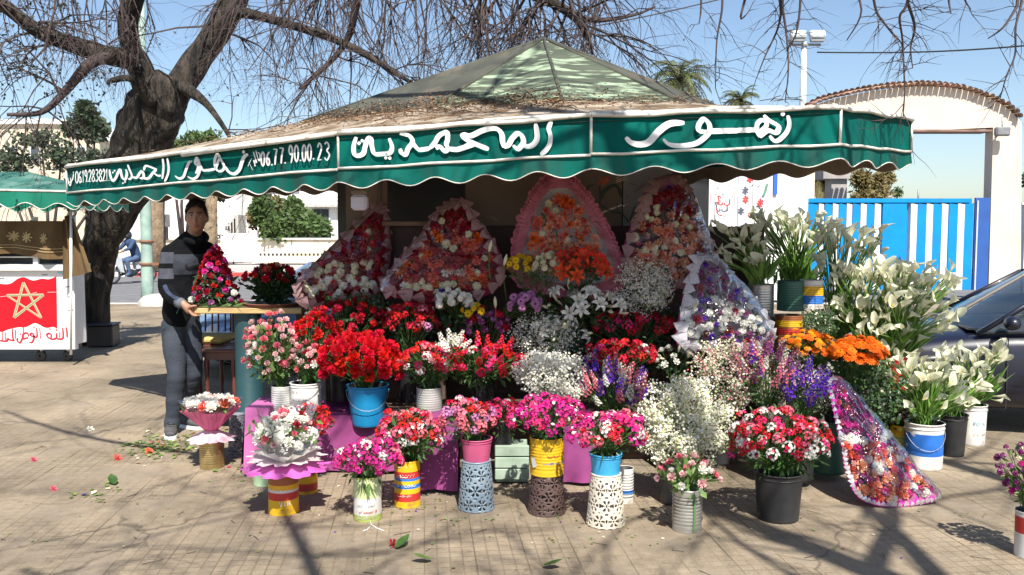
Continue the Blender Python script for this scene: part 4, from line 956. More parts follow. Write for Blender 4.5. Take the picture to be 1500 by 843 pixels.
MB().box(((a.x+c.x)/2, YT+.2, zt2-.06), (c.x-a.x-.03, .37, .055)).build('apron', m_cw, sl)
MB().box(((a.x+c.x)/2, YT+.2, .18), (c.x-a.x-.03, .34, .02)).build('lower_shelf', m_cw, sl)
for x in (a.x+.03, c.x-.03):
    for y in (YT+.03, YT+.37): MB().lathe([(.012, 0), (.018, .04), (.013, .1), (.022, .18), (.022, .2), (.012, .28), (.02, .36), (.014, .42), (.022, .5), (.022, zt2-.088)], 10, 0, (x, y, 0)).build('leg', m_cw, sl)

# ================================================================ left stall
ls = thing('snack_cart', 'white cart with a painted red flag and a green awning at the left edge', 'cart', (0, 0, 0))
YQ = 10.2
m_cart = mat('cart_white', (0.8, 0.8, 0.79), (0.68, 0.68, 0.68), 2, .55)
def cs(name, x0, y0, x1, y1, Y, th, m, lab=None): return wslab(name, x0, y0, x1, y1, Y, th, m, ls, lab)
cs('front_panel', -120, 397, 108, 512, YQ, .05, m_cart); cs('counter', -120, 388, 108, 396.5, YQ-.06, .4, m_steel)
cs('side_panel', 104, 400, 107.5, 505, YQ+.06, .26, m_cart); cs('undertray', -120, 505, 104, 512, YQ+.06, .26, m_dark)
for x in (51, 107): cs('window_post', x-2.5 if x < 60 else x-1, 318, x+2 if x < 60 else x+1.5, 388, YQ-.02, .04, m_steel)
cs('window_rail', -120, 376, 104, 378, YQ, .03, m_steel)
cs('shelf_goods', -120, 368, 104, 386, YQ+.2, .1, m_dark)
MB().tube([P(104, 520, YQ-.2), P(104, 300, YQ-.2)], .016, 8).build('awning_post', m_steel, ls)
for x in (99, 60, -40):
    a = G(x, 528); a.y = YQ+.15; a.x = P(x, 515, YQ+.15).x
    MB().tube([(a.x, a.y, .28), (a.x+.01, a.y, .12)], .022, 6).build('caster_fork', m_steel, ls)
    MB().lathe([(.02, -.018), (.06, -.02), (.07, 0), (.06, .02), (.02, .018)], 16, 0, (0, 0, 0), True, Matrix.Translation((a.x, a.y, .07)) @ Matrix.Rotation(PI/2, 4, 'X') @ Matrix.Rotation(0, 4, 'Z')).build('wheel', m_dark, ls)
# awning of the cart
m_awn2 = mat('bright_green_canvas', (0.0, 0.17, 0.105), (0.0, 0.12, 0.075), 3, .55, .005, 6)
AW = [P(-130, 275, 9.6), P(104, 281, 9.6), P(186, 293, 11.3), P(-100, 290, 11.6)]
AW = [P(-130, 276, 9.7), P(108, 281, 9.7), V((P(188, 281, 11.2).x, 11.2, 0)), V((-9, 11.2, 0))]
for p in AW[2:]: p.z = AW[1].z
ap = V((P(42, 255, 10.6).x, 10.6, P(42, 252, 10.6).z)); ap0 = V((ap.x-3, 10.6, ap.z))
m_awt = mat('faded_green_canvas', (0.04, 0.15, 0.12), (0.02, 0.10, 0.08), 3, .7, .006, 5, c3=(0.10, .19, .16), s3=4, t3=(.5, .65))
mb = MB(); mb.grid(lambda u, v: AW[0].lerp(AW[1], u).lerp(ap0.lerp(ap, u), v), 12, 5); mb.grid(lambda u, v: AW[1].lerp(AW[2], u).lerp(ap, v), 8, 5); mb.build('canopy', m_awt, ls)
for i in range(3):
    a, b_ = AW[i], AW[i+1]; L_ = (b_-a).length; n = max(2, round(L_/.36)); nu = n*10+1; d = (b_-a).normalized(); nr = V((d.y, -d.x, 0)); e = []
    mb = MB()
    def fv(u, v): return a.lerp(b_, u)+V((0, 0, -v*(.17+.035*math.cos(2*PI*u*n))))+nr*(.012*math.sin(2*PI*u*n)*v)
    mb.grid(fv, nu, 4); mb.build('valance', m_awn2, ls)
    MB().tube([fv(k/(nu-1), 1) for k in range(nu)], .006, 4).build('piping', m_trim, ls); MB().tube([a, b_], .014, 5).build('rail', m_trim, ls)
# brown patterned cloth hung as a blind
m_cl = mat('brown_cloth', (0.15, 0.09, 0.035), (0.10, 0.062, 0.026), 4, .9, .006, 8)
cl = MB()
def fc(u, v):
    p = P(-90+194*u, 324+(376-324)*v*(1+.08*math.sin(u*9)), YQ-.1); return p+V((0, .03*math.sin(u*34+v*2)+.03*math.sin(u*13), 0))
cl.grid(fc, 60, 10); fcx = lambda u, v: P(92+30*u*v+14*u, 322+88*v-12*u, YQ-.16)+V((0, .05*math.sin(u*12), 0)); cl.grid(fcx, 12, 12)
cloth = tag(cl.build('blind_cloth', m_cl), 'brown flower patterned cloth hanging across the cart window', 'cloth')
cp_ = MB(); fpp = lambda x, y, l: V(fc((x+90)/194, (y-324)/52))+V((0, -.012-l, 0))
for cx in (18, 40, 66, -8, -34):
    for k in range(8): a = 2*PI*k/8; stroke(cp_, [(cx, 348), (cx+4*math.cos(a), 348+4*math.sin(a)), (cx+8*math.cos(a), 348+8*math.sin(a))], 2.4, fpp)
for y in (362, 366): stroke(cp_, [(-80, y), (0, y), (98, y)], 1.0, fpp, k=20, taper=0)
cp_.build('woven_pattern', mat('cloth_gold', (0.42, 0.32, 0.16), None, 1, .9), cloth)
# flag painting and writing on the cart front
ff = lambda x, y, l: P(x/6.02, 380+y/6.02, YQ-.004-l)
top_e = spline([(-380, 200), (-200, 160), (0, 216), (90, 215), (150, 175), (210, 158), (290, 188), (370, 170), (430, 178), (497, 150)], 4); bot_e = spline([(505, 618), (470, 595), (400, 605), (310, 562), (230, 598), (150, 600), (60, 622), (0, 640), (-200, 600), (-380, 630)], 4)
fl = MB(); n1 = [V(ff(*p, 0)) for p in top_e]; n2 = [V(ff(*p, 0)) for p in reversed(bot_e)]
def strip(A_, B_, k=30):
    def at(L_, t): i = min(int(t*(len(L_)-1)), len(L_)-2); return L_[i].lerp(L_[i+1], t*(len(L_)-1)-i)
    return [(at(A_, i/k), at(B_, i/k)) for i in range(k+1)]
ss = strip(n1, n2); fl.add([q for p in ss for q in p], [(2*i, 2*i+2, 2*i+3, 2*i+1) for i in range(30)])
fl.build('painted_flag', mat('flag_red', (0.5, 0.008, 0.018), (0.42, 0.007, 0.016), 4, .6, spec=.2), ls)
sr = MB(); f2f = lambda x, y, l: V(ff(x, y, l))+V((0, -.003, 0))
star = [(208, 205), (365, 518), (60, 318), (385, 314), (125, 515)]
for k in range(5): stroke(sr, [star[k], star[(k+1) % 5]], 20, f2f, 0, taper=0)
for k in range(5): stroke(sr, [star[k], star[(k+1) % 5]], 10, lambda x, y, l: V(f2f(x, y, l))+V((0, -.002, 0)), 1, taper=0)
for st_ in ([(0, 332), (55, 325)], [(420, 292), (495, 290)], [(290, 300), (325, 292)]): stroke(sr, st_, 6, f2f, 2)
sr.build('star', [mat('star_gold', (0.62, 0.5, 0.3)), mat('star_olive', (0.25, 0.24, 0.14)), m_white_p], ls)
wr = MB(); bd_ = MB(); se_ = MB()
T_ = [[(582, 600), (590, 640), (592, 688)], [(552, 602), (556, 690), (520, 704), (500, 690), (500, 650)], [(528, 640), (526, 690)], [(500, 690), (470, 705), (430, 692), (412, 668), (432, 652), (452, 668), (448, 690)],
      [(350, 602), (356, 700)], [(322, 602), (326, 680), (300, 682), (270, 672), (270, 655), (292, 658), (300, 690), (282, 732), (255, 730)], [(250, 690), (200, 700), (205, 660), (240, 650), (252, 680)], [(204, 600), (206, 690)], [(198, 690), (178, 735), (152, 720), (156, 692)],
      [(136, 622), (134, 700)], [(108, 612), (112, 690), (122, 714), (90, 712), (70, 700), (58, 722), (0, 716), (-40, 700)], [(50, 645), (50, 715)], [(18, 640), (20, 715)], [(-30, 620), (-36, 715), (-70, 715)]]
for st_ in T_: stroke(wr, st_, 15, ff, 0, taper=.5)
for p in ((440, 615), (300, 600), (178, 660), (500, 625)): stroke(wr, [p], 12, ff, 0, dot=True)
for p in ((392, 135), (590, 240), (612, 328), (618, 448), (10, 165)): bd_ = MB(); stroke(bd_, [(p[0]-26, p[1]-4), (p[0]-8, p[1]+6), (p[0], p[1]), (p[0]+12, p[1]+5), (p[0]+28, p[1]-6)], 5, ff, 0); bd_.build('painted_bird', mat('ink_blue_grey', (0.06, .07, .1)), ls)
for k in range(7): stroke(se_, [(505+18*k, 118), (575+9*k, 120+8*k), (642, 122+9*k)], 13, ff, 0)
wr.build('painted_writing', mat('sign_red', (0.4, 0.02, 0.04)), ls); se_.build('painted_sea', mat('sea_blue', (0.05, .4, .6), (0.3, .6, .7), 8), ls)
bb = thing('black_crate', 'black plastic crate at the foot of the leaning tree', 'crate', (0, 0, 0))
g = G(150, 507); MB().box((g.x+.02, g.y, .15), (.34, .3, .29), 0, .1, .015).build('body', m_dark, bb); MB().box((g.x+.02, g.y, .305), (.37, .33, .025), 0, .1, .008).build('rim', m_dark, bb)

# ================================================================ cars
def car(label, loc, rz, m_body, antenna=False, group=None):
    t = thing('parked_car', label, 'car', loc, group, None, rz)
    # stations: x, half width, sill z, belt z ; nose at +x
    S = [(1.82, .52, .26, .46), (1.74, .66, .2, .58), (1.5, .74, .17, .68), (1.1, .765, .16, .755), (.72, .775, .16, .80), (.2, .78, .16, .82), (-.5, .78, .16, .84), (-1.2, .77, .16, .86), (-1.6, .74, .2, .86), (-1.78, .66, .26, .82), (-1.82, .56, .3, .7)]
    mb = MB(); vs = []; fs = []
    for (x, w_, zs, zb) in S:
        cr = .035
        prof = [(-w_*.86, zs), (-w_, zs+.1), (-w_*1.01, (zs+zb)/2), (-w_*.985, zb-.06), (-w_*.92, zb), (-w_*.5, zb+cr), (0, zb+cr*1.3), (w_*.5, zb+cr), (w_*.92, zb), (w_*.985, zb-.06), (w_*1.01, (zs+zb)/2), (w_, zs+.1), (w_*.86, zs)]
        vs += [(x, y, z) for y, z in prof]
    k = 13
    for i in range(len(S)-1):
        for j in range(k-1): fs.append((i*k+j, i*k+j+1, (i+1)*k+j+1, (i+1)*k+j))
        fs.append((i*k, (i+1)*k, (i+1)*k+k-1, i*k+k-1))
    fs.append(tuple(range(k))); fs.append(tuple(range(len(S)*k-1, (len(S)-1)*k-1, -1)))
    mb.add(vs, fs, 0, True); body = mb.build('body', m_body, t)
    md = body.modifiers.new('sub', 'SUBSURF'); md.levels = md.render_levels = 1
    # greenhouse: pillars and roof
    A = [(.80, .70, .815), (.12, .56, 1.235), (-.95, .56, 1.25), (-1.5, .60, 1.13), (-1.72, .66, .85)]
    def side(s): return [V((x, s*w_, z)) for x, w_, z in A]
    Lf, Rt = side(1), side(-1)
    g = MB(); 
    def q(mb_, a, b_, c, d, mi=0, off=0.0):
        n = (b_-a).cross(c-a).normalized()*off; mb_.add([a+n, b_+n, c+n, d+n], [(0, 1, 2, 3)], mi)
    wsm = MB(); wsm.grid(lambda u, v: Lf[0].lerp(Rt[0], u).lerp(Lf[1].lerp(Rt[1], u), v)+V((.10*math.sin(PI*u)*(1-.4*v), 0, .03*math.sin(PI*u)*v)), 10, 5); wsm.build('windscreen', m_cglass, t)
    rw = MB(); rw.grid(lambda u, v: Rt[4].lerp(Lf[4], u).lerp(Rt[3].lerp(Lf[3], u), v)+V((-.06*math.sin(PI*u), 0, 0)), 8, 4); rw.build('rear_window', m_cglass, t)
    rf = MB(); rf.grid(lambda u, v: Lf[1].lerp(Rt[1], u).lerp(Lf[2].lerp(Rt[2], u), v)+V((0.05*math.sin(PI*u)*(1-v), 0, .045*math.sin(PI*u)+.02*math.sin(PI*v))), 10, 8)
    rf.grid(lambda u, v: Lf[2].lerp(Rt[2], u).lerp(Lf[3].lerp(Rt[3], u), v)+V((0, 0, .045*math.sin(PI*u)*(1-v*.6))), 10, 4); rf.build('roof', m_body, t)
    for s, W_ in ((1, Lf), (-1, Rt)):
        lo = [V((.80, s*.735, .80)), V((.1, s*.745, .835)), V((-.62, s*.745, .85)), V((-1.3, s*.74, .865)), V((-1.72, s*.70, .85))]
        win = MB(); win.add([lo[0], lo[1], lo[2], lo[3], W_[3]-V((0, 0, .02)), W_[2]-V((0, 0, .03)), W_[1]-V((0, 0, .03))], [(0, 1, 6), (1, 2, 5, 6), (2, 3, 4, 5)]); win.build('side_window', m_cglass, t)
        for pts, r_ in (([lo[0]+V((.02, 0, 0)), W_[1]], .022), ([W_[1], W_[2], W_[3]], .022), ([W_[3], lo[4]], .04), ([lo[2], W_[1].lerp(W_[2], .62)], .022)): MB().tube(pts, r_, 6).build('pillar', m_body, t)
        MB().tube([lo[0], lo[1], lo[2], lo[3]], .012, 5).build('window_trim', m_dark, t)
        m_ = MB().ball((.62, s*.86, .90), (.06, .08, .055), 10, 8).build('mirror', m_body, t)
        MB().tube([(.62, s*.76, .86), (.62, s*.84, .88)], .015, 5).build('mirror_arm', m_dark, t)
        for xd in (-.05, -.95): MB().box((xd-.35, s*.792, .70), (.15, .02, .025), 0, None, .006).build('door_handle', m_body, t)
        for xd in (.62, -.35, -1.15): MB().box((xd, s*.7885, .5), (.007, .006, .55)).build('door_gap', m_dark, t)
        hl_ = MB().ball((1.66, s*.5, .54), (.13, .14, .09), 10, 8).build('headlight', mat('lamp_glass', (.6, .62, .65), None, 1, .1), t)
        MB().ball((-1.74, s*.55, .7), (.07, .1, .13), 8, 6).build('tail_light', mat('tail_red', (.4, .02, .02), None, 1, .2), t)
        for xw_ in (1.12, -1.15):
            wh = link('wheel', None, t, (xw_, s*.70, .29)); wh.rotation_euler = (PI/2, 0, 0)
            MB().lathe([(.17, -.09), (.26, -.09), (.288, -.06), (.29, 0), (.288, .06), (.26, .09), (.17, .09)], 24).build('tyre', mat('rubber', (.02, .02, .02), None, 1, .8), wh)
            rm = MB().lathe([(0, -.075), (.05, -.08), (.16, -.07), (.175, -.085), (.175, .085), (.16, .07), (.05, .08), (0, .075)], 20); rm.build('rim', mat('alloy', (.4, .4, .42), None, 1, .3, metal=.8), wh)
            MB().lathe([(.30, -.1), (.34, -.1), (.34, .005), (.30, .005)], 24, 0, (0, 0, 0)).build('wheel_arch', m_dark, wh)
    MB().box((1.80, 0, .36), (.06, .9, .12), 0, None, .02).build('grille', m_dark, t); MB().box((.82, 0, .825), (.08, 1.25, .015)).build('cowl', m_dark, t)
    for s in (.3, -.25): MB().tube([(.86, s, .84), (.75, s-.3, .875), (.66, s-.5, .93)], .008, 4).build('wiper', m_dark, t)
    for y in (-.3, .3): MB().box((-.1, y, .78), (.12, .42, .42), 0, None, .05).build('seat', mat('seat_cloth', (.05, .05, .06), None, 1, .9), t)
    if antenna:
        an = link('antenna', None, t, (.10, .05, 1.285)); MB().tube([(0, 0, -.03), (-.05, .0, .02)], .014, 6).build('antenna_base', m_dark, an); MB().tube([(-.04, 0, .015), (-.30, .0, .2)], .0045, 5).build('antenna_rod', m_dark, an)
    return t
m_cglass = mat('car_glass', (0.012, 0.022, 0.03), None, 1, .03, spec=.7, alpha=.82, coat=.4)
m_navy = mat('navy_car_paint', (0.006, 0.008, 0.022), (0.005, 0.006, 0.018), 2, .4, metal=.1, coat=.5)
m_lblue = mat('pale_blue_car_paint', (0.25, 0.36, 0.55), (0.22, 0.33, 0.5), 2, .25, metal=.5, coat=1.0)
car('dark navy hatchback parked behind the calla buckets at the right edge', (4.60, 7.15, 0), R(167), m_navy, True)
car('pale metallic blue car parked behind the counter plants, left of the heart bouquets', (-2.15, 10.3, 0), R(214), m_lblue).scale = (.92, .92, .96)

# ================================================================ motorbike and rider
mo = thing('motorbike', 'small silver step-through motorbike ridden along the road at the left', 'motorbike', (P(192, 410, 27).x, 27, -.12)); mo.rotation_euler = (0, 0, PI+.95)
m_sil = mat('silver_plastic', (.5, .52, .54), (.42, .44, .46), 5, .3)
for x, n_ in ((.62, 'wheel'), (-.6, 'wheel')):
    wh = link('wheel', None, mo, (x, 0, .29)); wh.rotation_euler = (PI/2, 0, 0)
    MB().lathe([(.235, -.03), (.27, -.035), (.29, 0), (.27, .035), (.235, .03), (.235, -.03)], 24).build('tyre', MATS['rubber'], wh)
    MB().lathe([(.21, -.02), (.235, -.022), (.235, .022), (.21, .02), (.21, -.02)], 24).build('rim', MATS['alloy'], wh)
    sp_ = MB(); [sp_.tube([(0, 0, 0), (.21*math.cos(a), .21*math.sin(a), 0)], .006, 3) for a in [2*PI*k/12 for k in range(12)]]; sp_.lathe([(0, -.04), (.035, -.04), (.035, .04), (0, .04)], 8); sp_.build('spokes', MATS['alloy'], wh)
for s in (-.07, .07): MB().tube([(.62, s, .29), (.48, s, .72)], .022, 6).build('fork', MATS['alloy'], mo)
MB().tube([(.46, 0, .95), (.44, 0, .62), (.25, 0, .34), (-.1, 0, .3), (-.35, 0, .5), (-.62, 0, .66)], [.05, .06, .06, .07, .05, .04], 8).build('frame', m_dark, mo)
MB().prism([(.52, -.12, .95), (.58, -.12, .7), (.40, -.12, .38), (.28, -.12, .36), (.36, -.12, .8)], (0, .24, 0)).build('leg_shield', m_sil, mo)
MB().ball((.55, 0, .93), (.09, .09, .09), 10, 8).build('headlight', MATS['lamp_glass'], mo)
MB().ball((.02, 0, .33), (.2, .12, .13), 10, 8).build('engine', m_dark, mo); MB().ball((.63, 0, .56), (.2, .06, .05), 10, 6).build('mudguard', m_sil, mo)
MB().ball((-.28, 0, .74), (.36, .12, .06), 12, 8).build('seat', m_dark, mo); MB().prism([(-.1, -.09, .68), (-.7, -.07, .72), (-.6, -.09, .5), (-.15, -.09, .45)], (0, .18, 0)).build('side_panel', m_sil, mo)
MB().tube([(.05, -.13, .25), (-.4, -.14, .27), (-.75, -.13, .33)], [.03, .04, .045], 8).build('exhaust', MATS['alloy'], mo)
MB().tube([(.40, -.32, 1.02), (.44, -.1, .98), (.44, .1, .98), (.40, .32, 1.02)], .016, 6).build('handlebar', m_dark, mo)
for s in (-.25, .25): MB().tube([(.43, s, 1.0), (.42, s*1.2, 1.16)], .006, 4).build('mirror_stem', m_dark, mo)

# ================================================================ BLOOMS (shared meshes)
g_stem = mat('stem_green', (0.10, 0.20, 0.05), (0.07, 0.14, 0.035), 20, .5)
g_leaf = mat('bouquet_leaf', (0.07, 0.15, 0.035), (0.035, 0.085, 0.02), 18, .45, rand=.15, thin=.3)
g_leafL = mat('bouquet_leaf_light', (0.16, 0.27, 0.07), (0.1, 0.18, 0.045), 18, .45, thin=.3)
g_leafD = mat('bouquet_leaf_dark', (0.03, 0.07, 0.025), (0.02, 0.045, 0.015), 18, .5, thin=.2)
p_red = petal('petal_red', (0.72, 0.018, 0.03), (0.58, 0.008, 0.02)); p_crim = petal('petal_crimson', (0.42, 0.012, 0.035), (0.28, 0.008, 0.02)); p_pink = petal('petal_pink', (0.78, 0.22, 0.27), (0.68, 0.12, 0.18))
p_blush = petal('petal_blush', (0.84, 0.62, 0.6), (0.8, 0.42, 0.44)); p_white = petal('petal_white', (0.90, 0.89, 0.84), (0.86, 0.85, 0.77), hrand=0, rand=.04, thin=.45); p_mag = petal('petal_magenta', (0.66, 0.03, 0.27), (0.5, 0.015, 0.2))
p_hot = petal('petal_hot_pink', (0.8, 0.05, 0.22), (0.62, 0.02, 0.13)); p_lil = petal('petal_lilac', (0.58, 0.25, 0.48), (0.45, 0.16, 0.36)); p_pur = petal('petal_purple', (0.13, 0.03, 0.5), (0.09, 0.02, 0.36)); p_plum = petal('petal_plum', (0.3, 0.06, 0.2), (0.2, 0.04, 0.14))
p_or = petal('petal_orange', (0.88, 0.22, 0.01), (0.8, 0.14, 0.01)); p_yor = petal('petal_amber', (0.9, 0.42, 0.02), (0.88, 0.3, 0.01)); p_yel = petal('petal_yellow', (0.85, 0.6, 0.02), (0.8, 0.48, 0.01)); p_cor = petal('petal_coral', (0.8, 0.2, 0.12), (0.72, 0.12, 0.08)); p_pea = petal('petal_peach', (0.85, 0.45, 0.26), (0.8, 0.33, 0.2))
p_cream = petal('petal_cream', (0.82, 0.78, 0.6), (0.72, 0.68, 0.46), hrand=0, rand=.06); p_ctr = mat('flower_centre', (0.10, 0.05, 0.02)); p_spad = mat('spadix', (0.8, 0.5, 0.06)); p_calg = mat('calla_base', (0.42, 0.5, 0.2), (0.5, 0.56, 0.3), 20, .5, thin=.3)
def rose(m, r=.03, seed=0, openn=1.0):
    q = random.Random(seed); mb = MB()
    for R0, h, n, curl, z0 in ((.26, 1.05, 3, -.05, .05), (.5, 1.0, 4, .05, .0), (.74, .92, 5, .16*openn, -.05), (.98*openn, .74, 6, .34*openn, -.12)):
        a0 = q.random()*6
        for k in range(n):
            a = a0+2*PI*k/n+q.uniform(-.1, .1); sp_ = 2*PI/n*.72; hh = h*q.uniform(.92, 1.06)
            vs = []
            for j in range(4):
                v = j/3
                for i in range(4):
                    u = (i/3-.5)*2; ww = sp_*(0.5+.5*math.sin(PI*min(v*.62+.22, 1)))
                    rr = R0*(.25+.75*math.sin(v*PI*.5))+curl*max(0, v-.55)*1.7+.05*u*u*q.uniform(.6, 1.4)
                    zz = z0+hh*(v**.85)*(1-.12*u*u)-curl*max(0, v-.7)*1.1
                    vs.append((r*rr*math.cos(a+u*ww*.5), r*rr*math.sin(a+u*ww*.5), r*1.25*zz))
            mb.add(vs, [(j*4+i, j*4+i+1, j*4+i+5, j*4+i+4) for j in range(3) for i in range(3)], 0, True)
    mb.lathe([(.0, -.25*r), (.3*r, -.1*r), (.35*r, .12*r)], 6, 1)
    for k in range(4): a = k*1.57; mb.add([(0, 0, -.1*r), (r*.9*math.cos(a), r*.9*math.sin(a), -.35*r), (r*.35*math.cos(a+.5), r*.35*math.sin(a+.5), 0)], [(0, 1, 2)], 1)
    return mb.mesh('rose', [m, g_leaf])
def disc(mb, c, d, r, q, mi, lobes=5, jag=.55, cup=.25):
    rot = aim(d, q.random()*6); n = lobes*2; vs = [V(c)]
    for i in range(n):
        a = 2*PI*i/n; rr = r*(1 if i % 2 else jag)*q.uniform(.88, 1.1); vs.append(V(c)+rot @ V((rr*math.cos(a), rr*math.sin(a), cup*rr)))
    mb.add(vs, [(0, i+1, (i+1) % n+1) for i in range(n)], mi)
def umbel(ms, wts, seed, R0=.032, n=15, fr=.0115, eye=None):
    q = random.Random(seed); mb = MB(); mi = q.choices(range(len(ms)), wts)[0]
    for i in range(n):
        z = 1-i/n*.95; a = i*2.4; s = math.sqrt(max(0, 1-z*z)); d = V((s*math.cos(a), s*math.sin(a), z)); c = V((d.x*R0, d.y*R0, d.z*R0*.62))+rv(q, .0012)
        m_ = mi if q.random() < .75 else q.choices(range(len(ms)), wts)[0]
        disc(mb, c, (d+rv(q, .18)).normalized(), fr*q.uniform(.85, 1.15), q, m_, 6, .72)
        if eye is not None: disc(mb, c+d*.0012, d, fr*.42, q, eye, 3, .8)
    for i in range(7): a = q.random()*6; mb.add([(0, 0, -.02), (R0*1.1*math.cos(a), R0*1.1*math.sin(a), q.uniform(-.01, .012)), (R0*.3*math.cos(a+.4), R0*.3*math.sin(a+.4), 0)], [(0, 1, 2)], len(ms))
    return mb.mesh('flower_head', list(ms)+[g_leaf])
def pom(m, seed, R0=.028, n=26, fr=.016, m2=None):
    q = random.Random(seed); mb = MB()
    for i in range(n):
        z = 1-i/n*1.5; a = i*2.4; s = math.sqrt(max(0, 1-z*z)); d = V((s*math.cos(a), s*math.sin(a), z)); disc(mb, d*R0*.8, (d+rv(q, .3)).normalized(), fr*q.uniform(.85, 1.15), q, 1 if (m2 and q.random() < .35) else 0, 6, .75, .5)
    mb.ball((0, 0, 0), R0*.72, 8, 6, 0)
    return mb.mesh('bloom', [m, m2 or m])
def daisy(m, seed, r=.035, n=15, layers=2, mc=None, lift=.15, droop=0.0, wd=.24):
    q = random.Random(seed); mb = MB()
    for l in range(layers):
        rr = r*(1-.22*l)
        for k in range(n):
            a = 2*PI*(k+.5*l)/n+q.uniform(-.06, .06); e = V((math.cos(a), math.sin(a), 0)); s_ = V((-math.sin(a), math.cos(a), 0))*rr*wd*.5; z = r*(lift*(1+1.6*l)); L_ = rr*q.uniform(.92, 1.06)
            mb.add([e*r*.12, e*L_*.45+s_+V((0, 0, z*.8)), e*L_*.45-s_+V((0, 0, z*.8)), e*L_*.85+s_*.85+V((0, 0, z*.9-droop*r)), e*L_*.85-s_*.85+V((0, 0, z*.9-droop*r)), e*L_+V((0, 0, z*.8-droop*r*1.4))], [(0, 2, 1), (1, 2, 4, 3), (3, 4, 5)])
    mb.ball((0, 0, r*lift*.9), (r*.26, r*.26, r*.14), 8, 5, 1)
    return mb.mesh('bloom', [m, mc or p_ctr])
def lily(m, seed, r=.065):
    q = random.Random(seed); mb = MB()
    for k in range(6):
        a = 2*PI*k/6+q.uniform(-.08, .08); e = V((math.cos(a), math.sin(a), 0)); s_ = V((-math.sin(a), math.cos(a), 0)); vs = []
        for j in range(6):
            v = j/5; w_ = r*.26*math.sin(PI*(v*.85+.08))*(1 if k % 2 else .75); rad = r*(.08+.95*v); z = r*(.75*math.sin(v*1.9)-.55*max(0, v-.62)*2.2)
            for u in (-1, 0, 1): vs.append(e*rad+s_*u*w_+V((0, 0, z+abs(u)*w_*.35)))
        mb.add(vs, [(j*3+i, j*3+i+1, j*3+i+4, j*3+i+3) for j in range(5) for i in range(2)], 0, True)
    for k in range(5): a = k*1.26; mb.tube([(0, 0, 0), (r*.18*math.cos(a), r*.18*math.sin(a), r*.5), (r*.3*math.cos(a), r*.3*math.sin(a), r*.78)], r*.016, 3, 1); mb.ball((r*.3*math.cos(a), r*.3*math.sin(a), r*.8), r*.05, 5, 4, 2)
    return mb.mesh('bloom', [m, p_calg, p_ctr])
def lbud(seed):
    mb = MB(); mb.lathe([(0, 0), (.006, .008), (.011, .03), (.010, .055), (.004, .075), (0, .08)], 6); return mb.mesh('bud', [p_cream])
def calla(seed, s=1.0, shut=0.0):
    q = random.Random(seed); mb = MB(); n = 12; m_ = 7; vs = []; op = q.uniform(.75, 1.15)*(1-.6*shut)
    for j in range(m_):
        v = j/(m_-1); rr = .006+.024*op*v**1.5
        for i in range(n):
            a = 2*PI*i/n; fl = max(0, v-.6)/.4; lipx = math.cos(a)
            r2 = rr*(1+.40*fl*(.3+.6*max(0, lipx))); z = .098*v+.034*fl*max(0, lipx)**2-.018*fl*max(0, -lipx)-.012*fl*fl*max(0, abs(math.sin(a))-.4)
            ripple = 1+.06*fl*math.sin(a*3+q.random()*.3)
            vs.append((r2*ripple*math.cos(a)+.03*fl*fl*max(0, lipx)**3, r2*ripple*math.sin(a), z))
    fs = [(j*n+i, j*n+(i+1) % n, (j+1)*n+(i+1) % n, (j+1)*n+i) for j in range(m_-1) for i in range(n)]
    o = len(mb.f); mb.add(vs, fs, 0, True)
    for k in range(n*2): mb.m[o+k] = 1
    mb.tube([(0, 0, .01), (.002, 0, .04), (.004, 0, .068)], [.004, .0045, .002], 5, 2)
    mb.v = [(x*s, y*s, z*s) for x, y, z in mb.v]
    return mb.mesh('calla_bloom', [petal('calla_white', (0.80, 0.79, 0.64), (0.70, 0.71, 0.50), hrand=0, rand=.05, thin=.35, rough=.45, scale=12), p_calg, p_spad])
def spike(m, m2, seed, L_=.13):
    q = random.Random(seed); mb = MB(); mb.tube([(0, 0, -.05), (0, 0, L_)], .002, 3, 2)
    for i in range(30):
        t = i/30; a = i*2.4; rr = .022*(1-.65*t); c = V((rr*math.cos(a), rr*math.sin(a), L_*t)); disc(mb, c, V((math.cos(a), math.sin(a), .45)), .013*(1-.45*t)*q.uniform(.8, 1.2), q, 1 if q.random() < .3 else 0, 5, .65)
    return mb.mesh('flower_spike', [m, m2, g_stem])
def leafm(L_=.05, w_=.014, m=None, seed=0):
    q = random.Random(seed); mb = MB(); vs = []
    for j in range(4):
        v = j/3; ww = w_*math.sin(PI*(.1+.85*v)); z = L_*v; b_ = .25*L_*v*v
        vs += [(-ww, b_+ww*.3, z), (0, b_, z), (ww, b_+ww*.3, z)]
    mb.add(vs, [(j*3+i, j*3+i+1, j*3+i+4, j*3+i+3) for j in range(3) for i in range(2)], 0, True); return mb
K = {}
def reg(k, l): K[k] = l
reg('rose_red', [rose(p_red, .040, s, .8) for s in range(4)]); reg('rose_crim', [rose(p_crim, .026, s) for s in range(3)]); reg('rose_pink', [rose(p_pink, .024, s, .85) for s in range(3)]+[rose(p_blush, .024, 9, .85)])
reg('rose_blush', [rose(p_blush, .023, s, .8) for s in range(3)]+[rose(p_white, .023, 5, .8), rose(p_pink, .02, 7, .7)]); reg('rose_white', [rose(p_white, .027, s) for s in range(3)]); reg('rose_coral', [rose(p_cor, .03, s) for s in range(2)]+[rose(p_pea, .03, s) for s in (3, 4)]); reg('rose_orange', [rose(p_cor, .03, 1), rose(p_or, .028, 2), rose(p_cor, .028, 6)]); reg('rose_peach', [rose(p_pea, .028, s) for s in range(3)])
reg('rose_redsmall', [rose(p_red, .026, s) for s in range(3)])
reg('di_red', [umbel([p_red, p_hot, p_white], [6, 3, .6], s) for s in range(5)]); reg('di_redwhite', [umbel([p_red, p_hot, p_white, p_pink], [4, 2, 2, 2], s) for s in range(20, 27)]); reg('di_mag', [umbel([p_mag, p_hot, p_white, p_lil], [5, 3, 1, 1], s) for s in range(40, 46)])
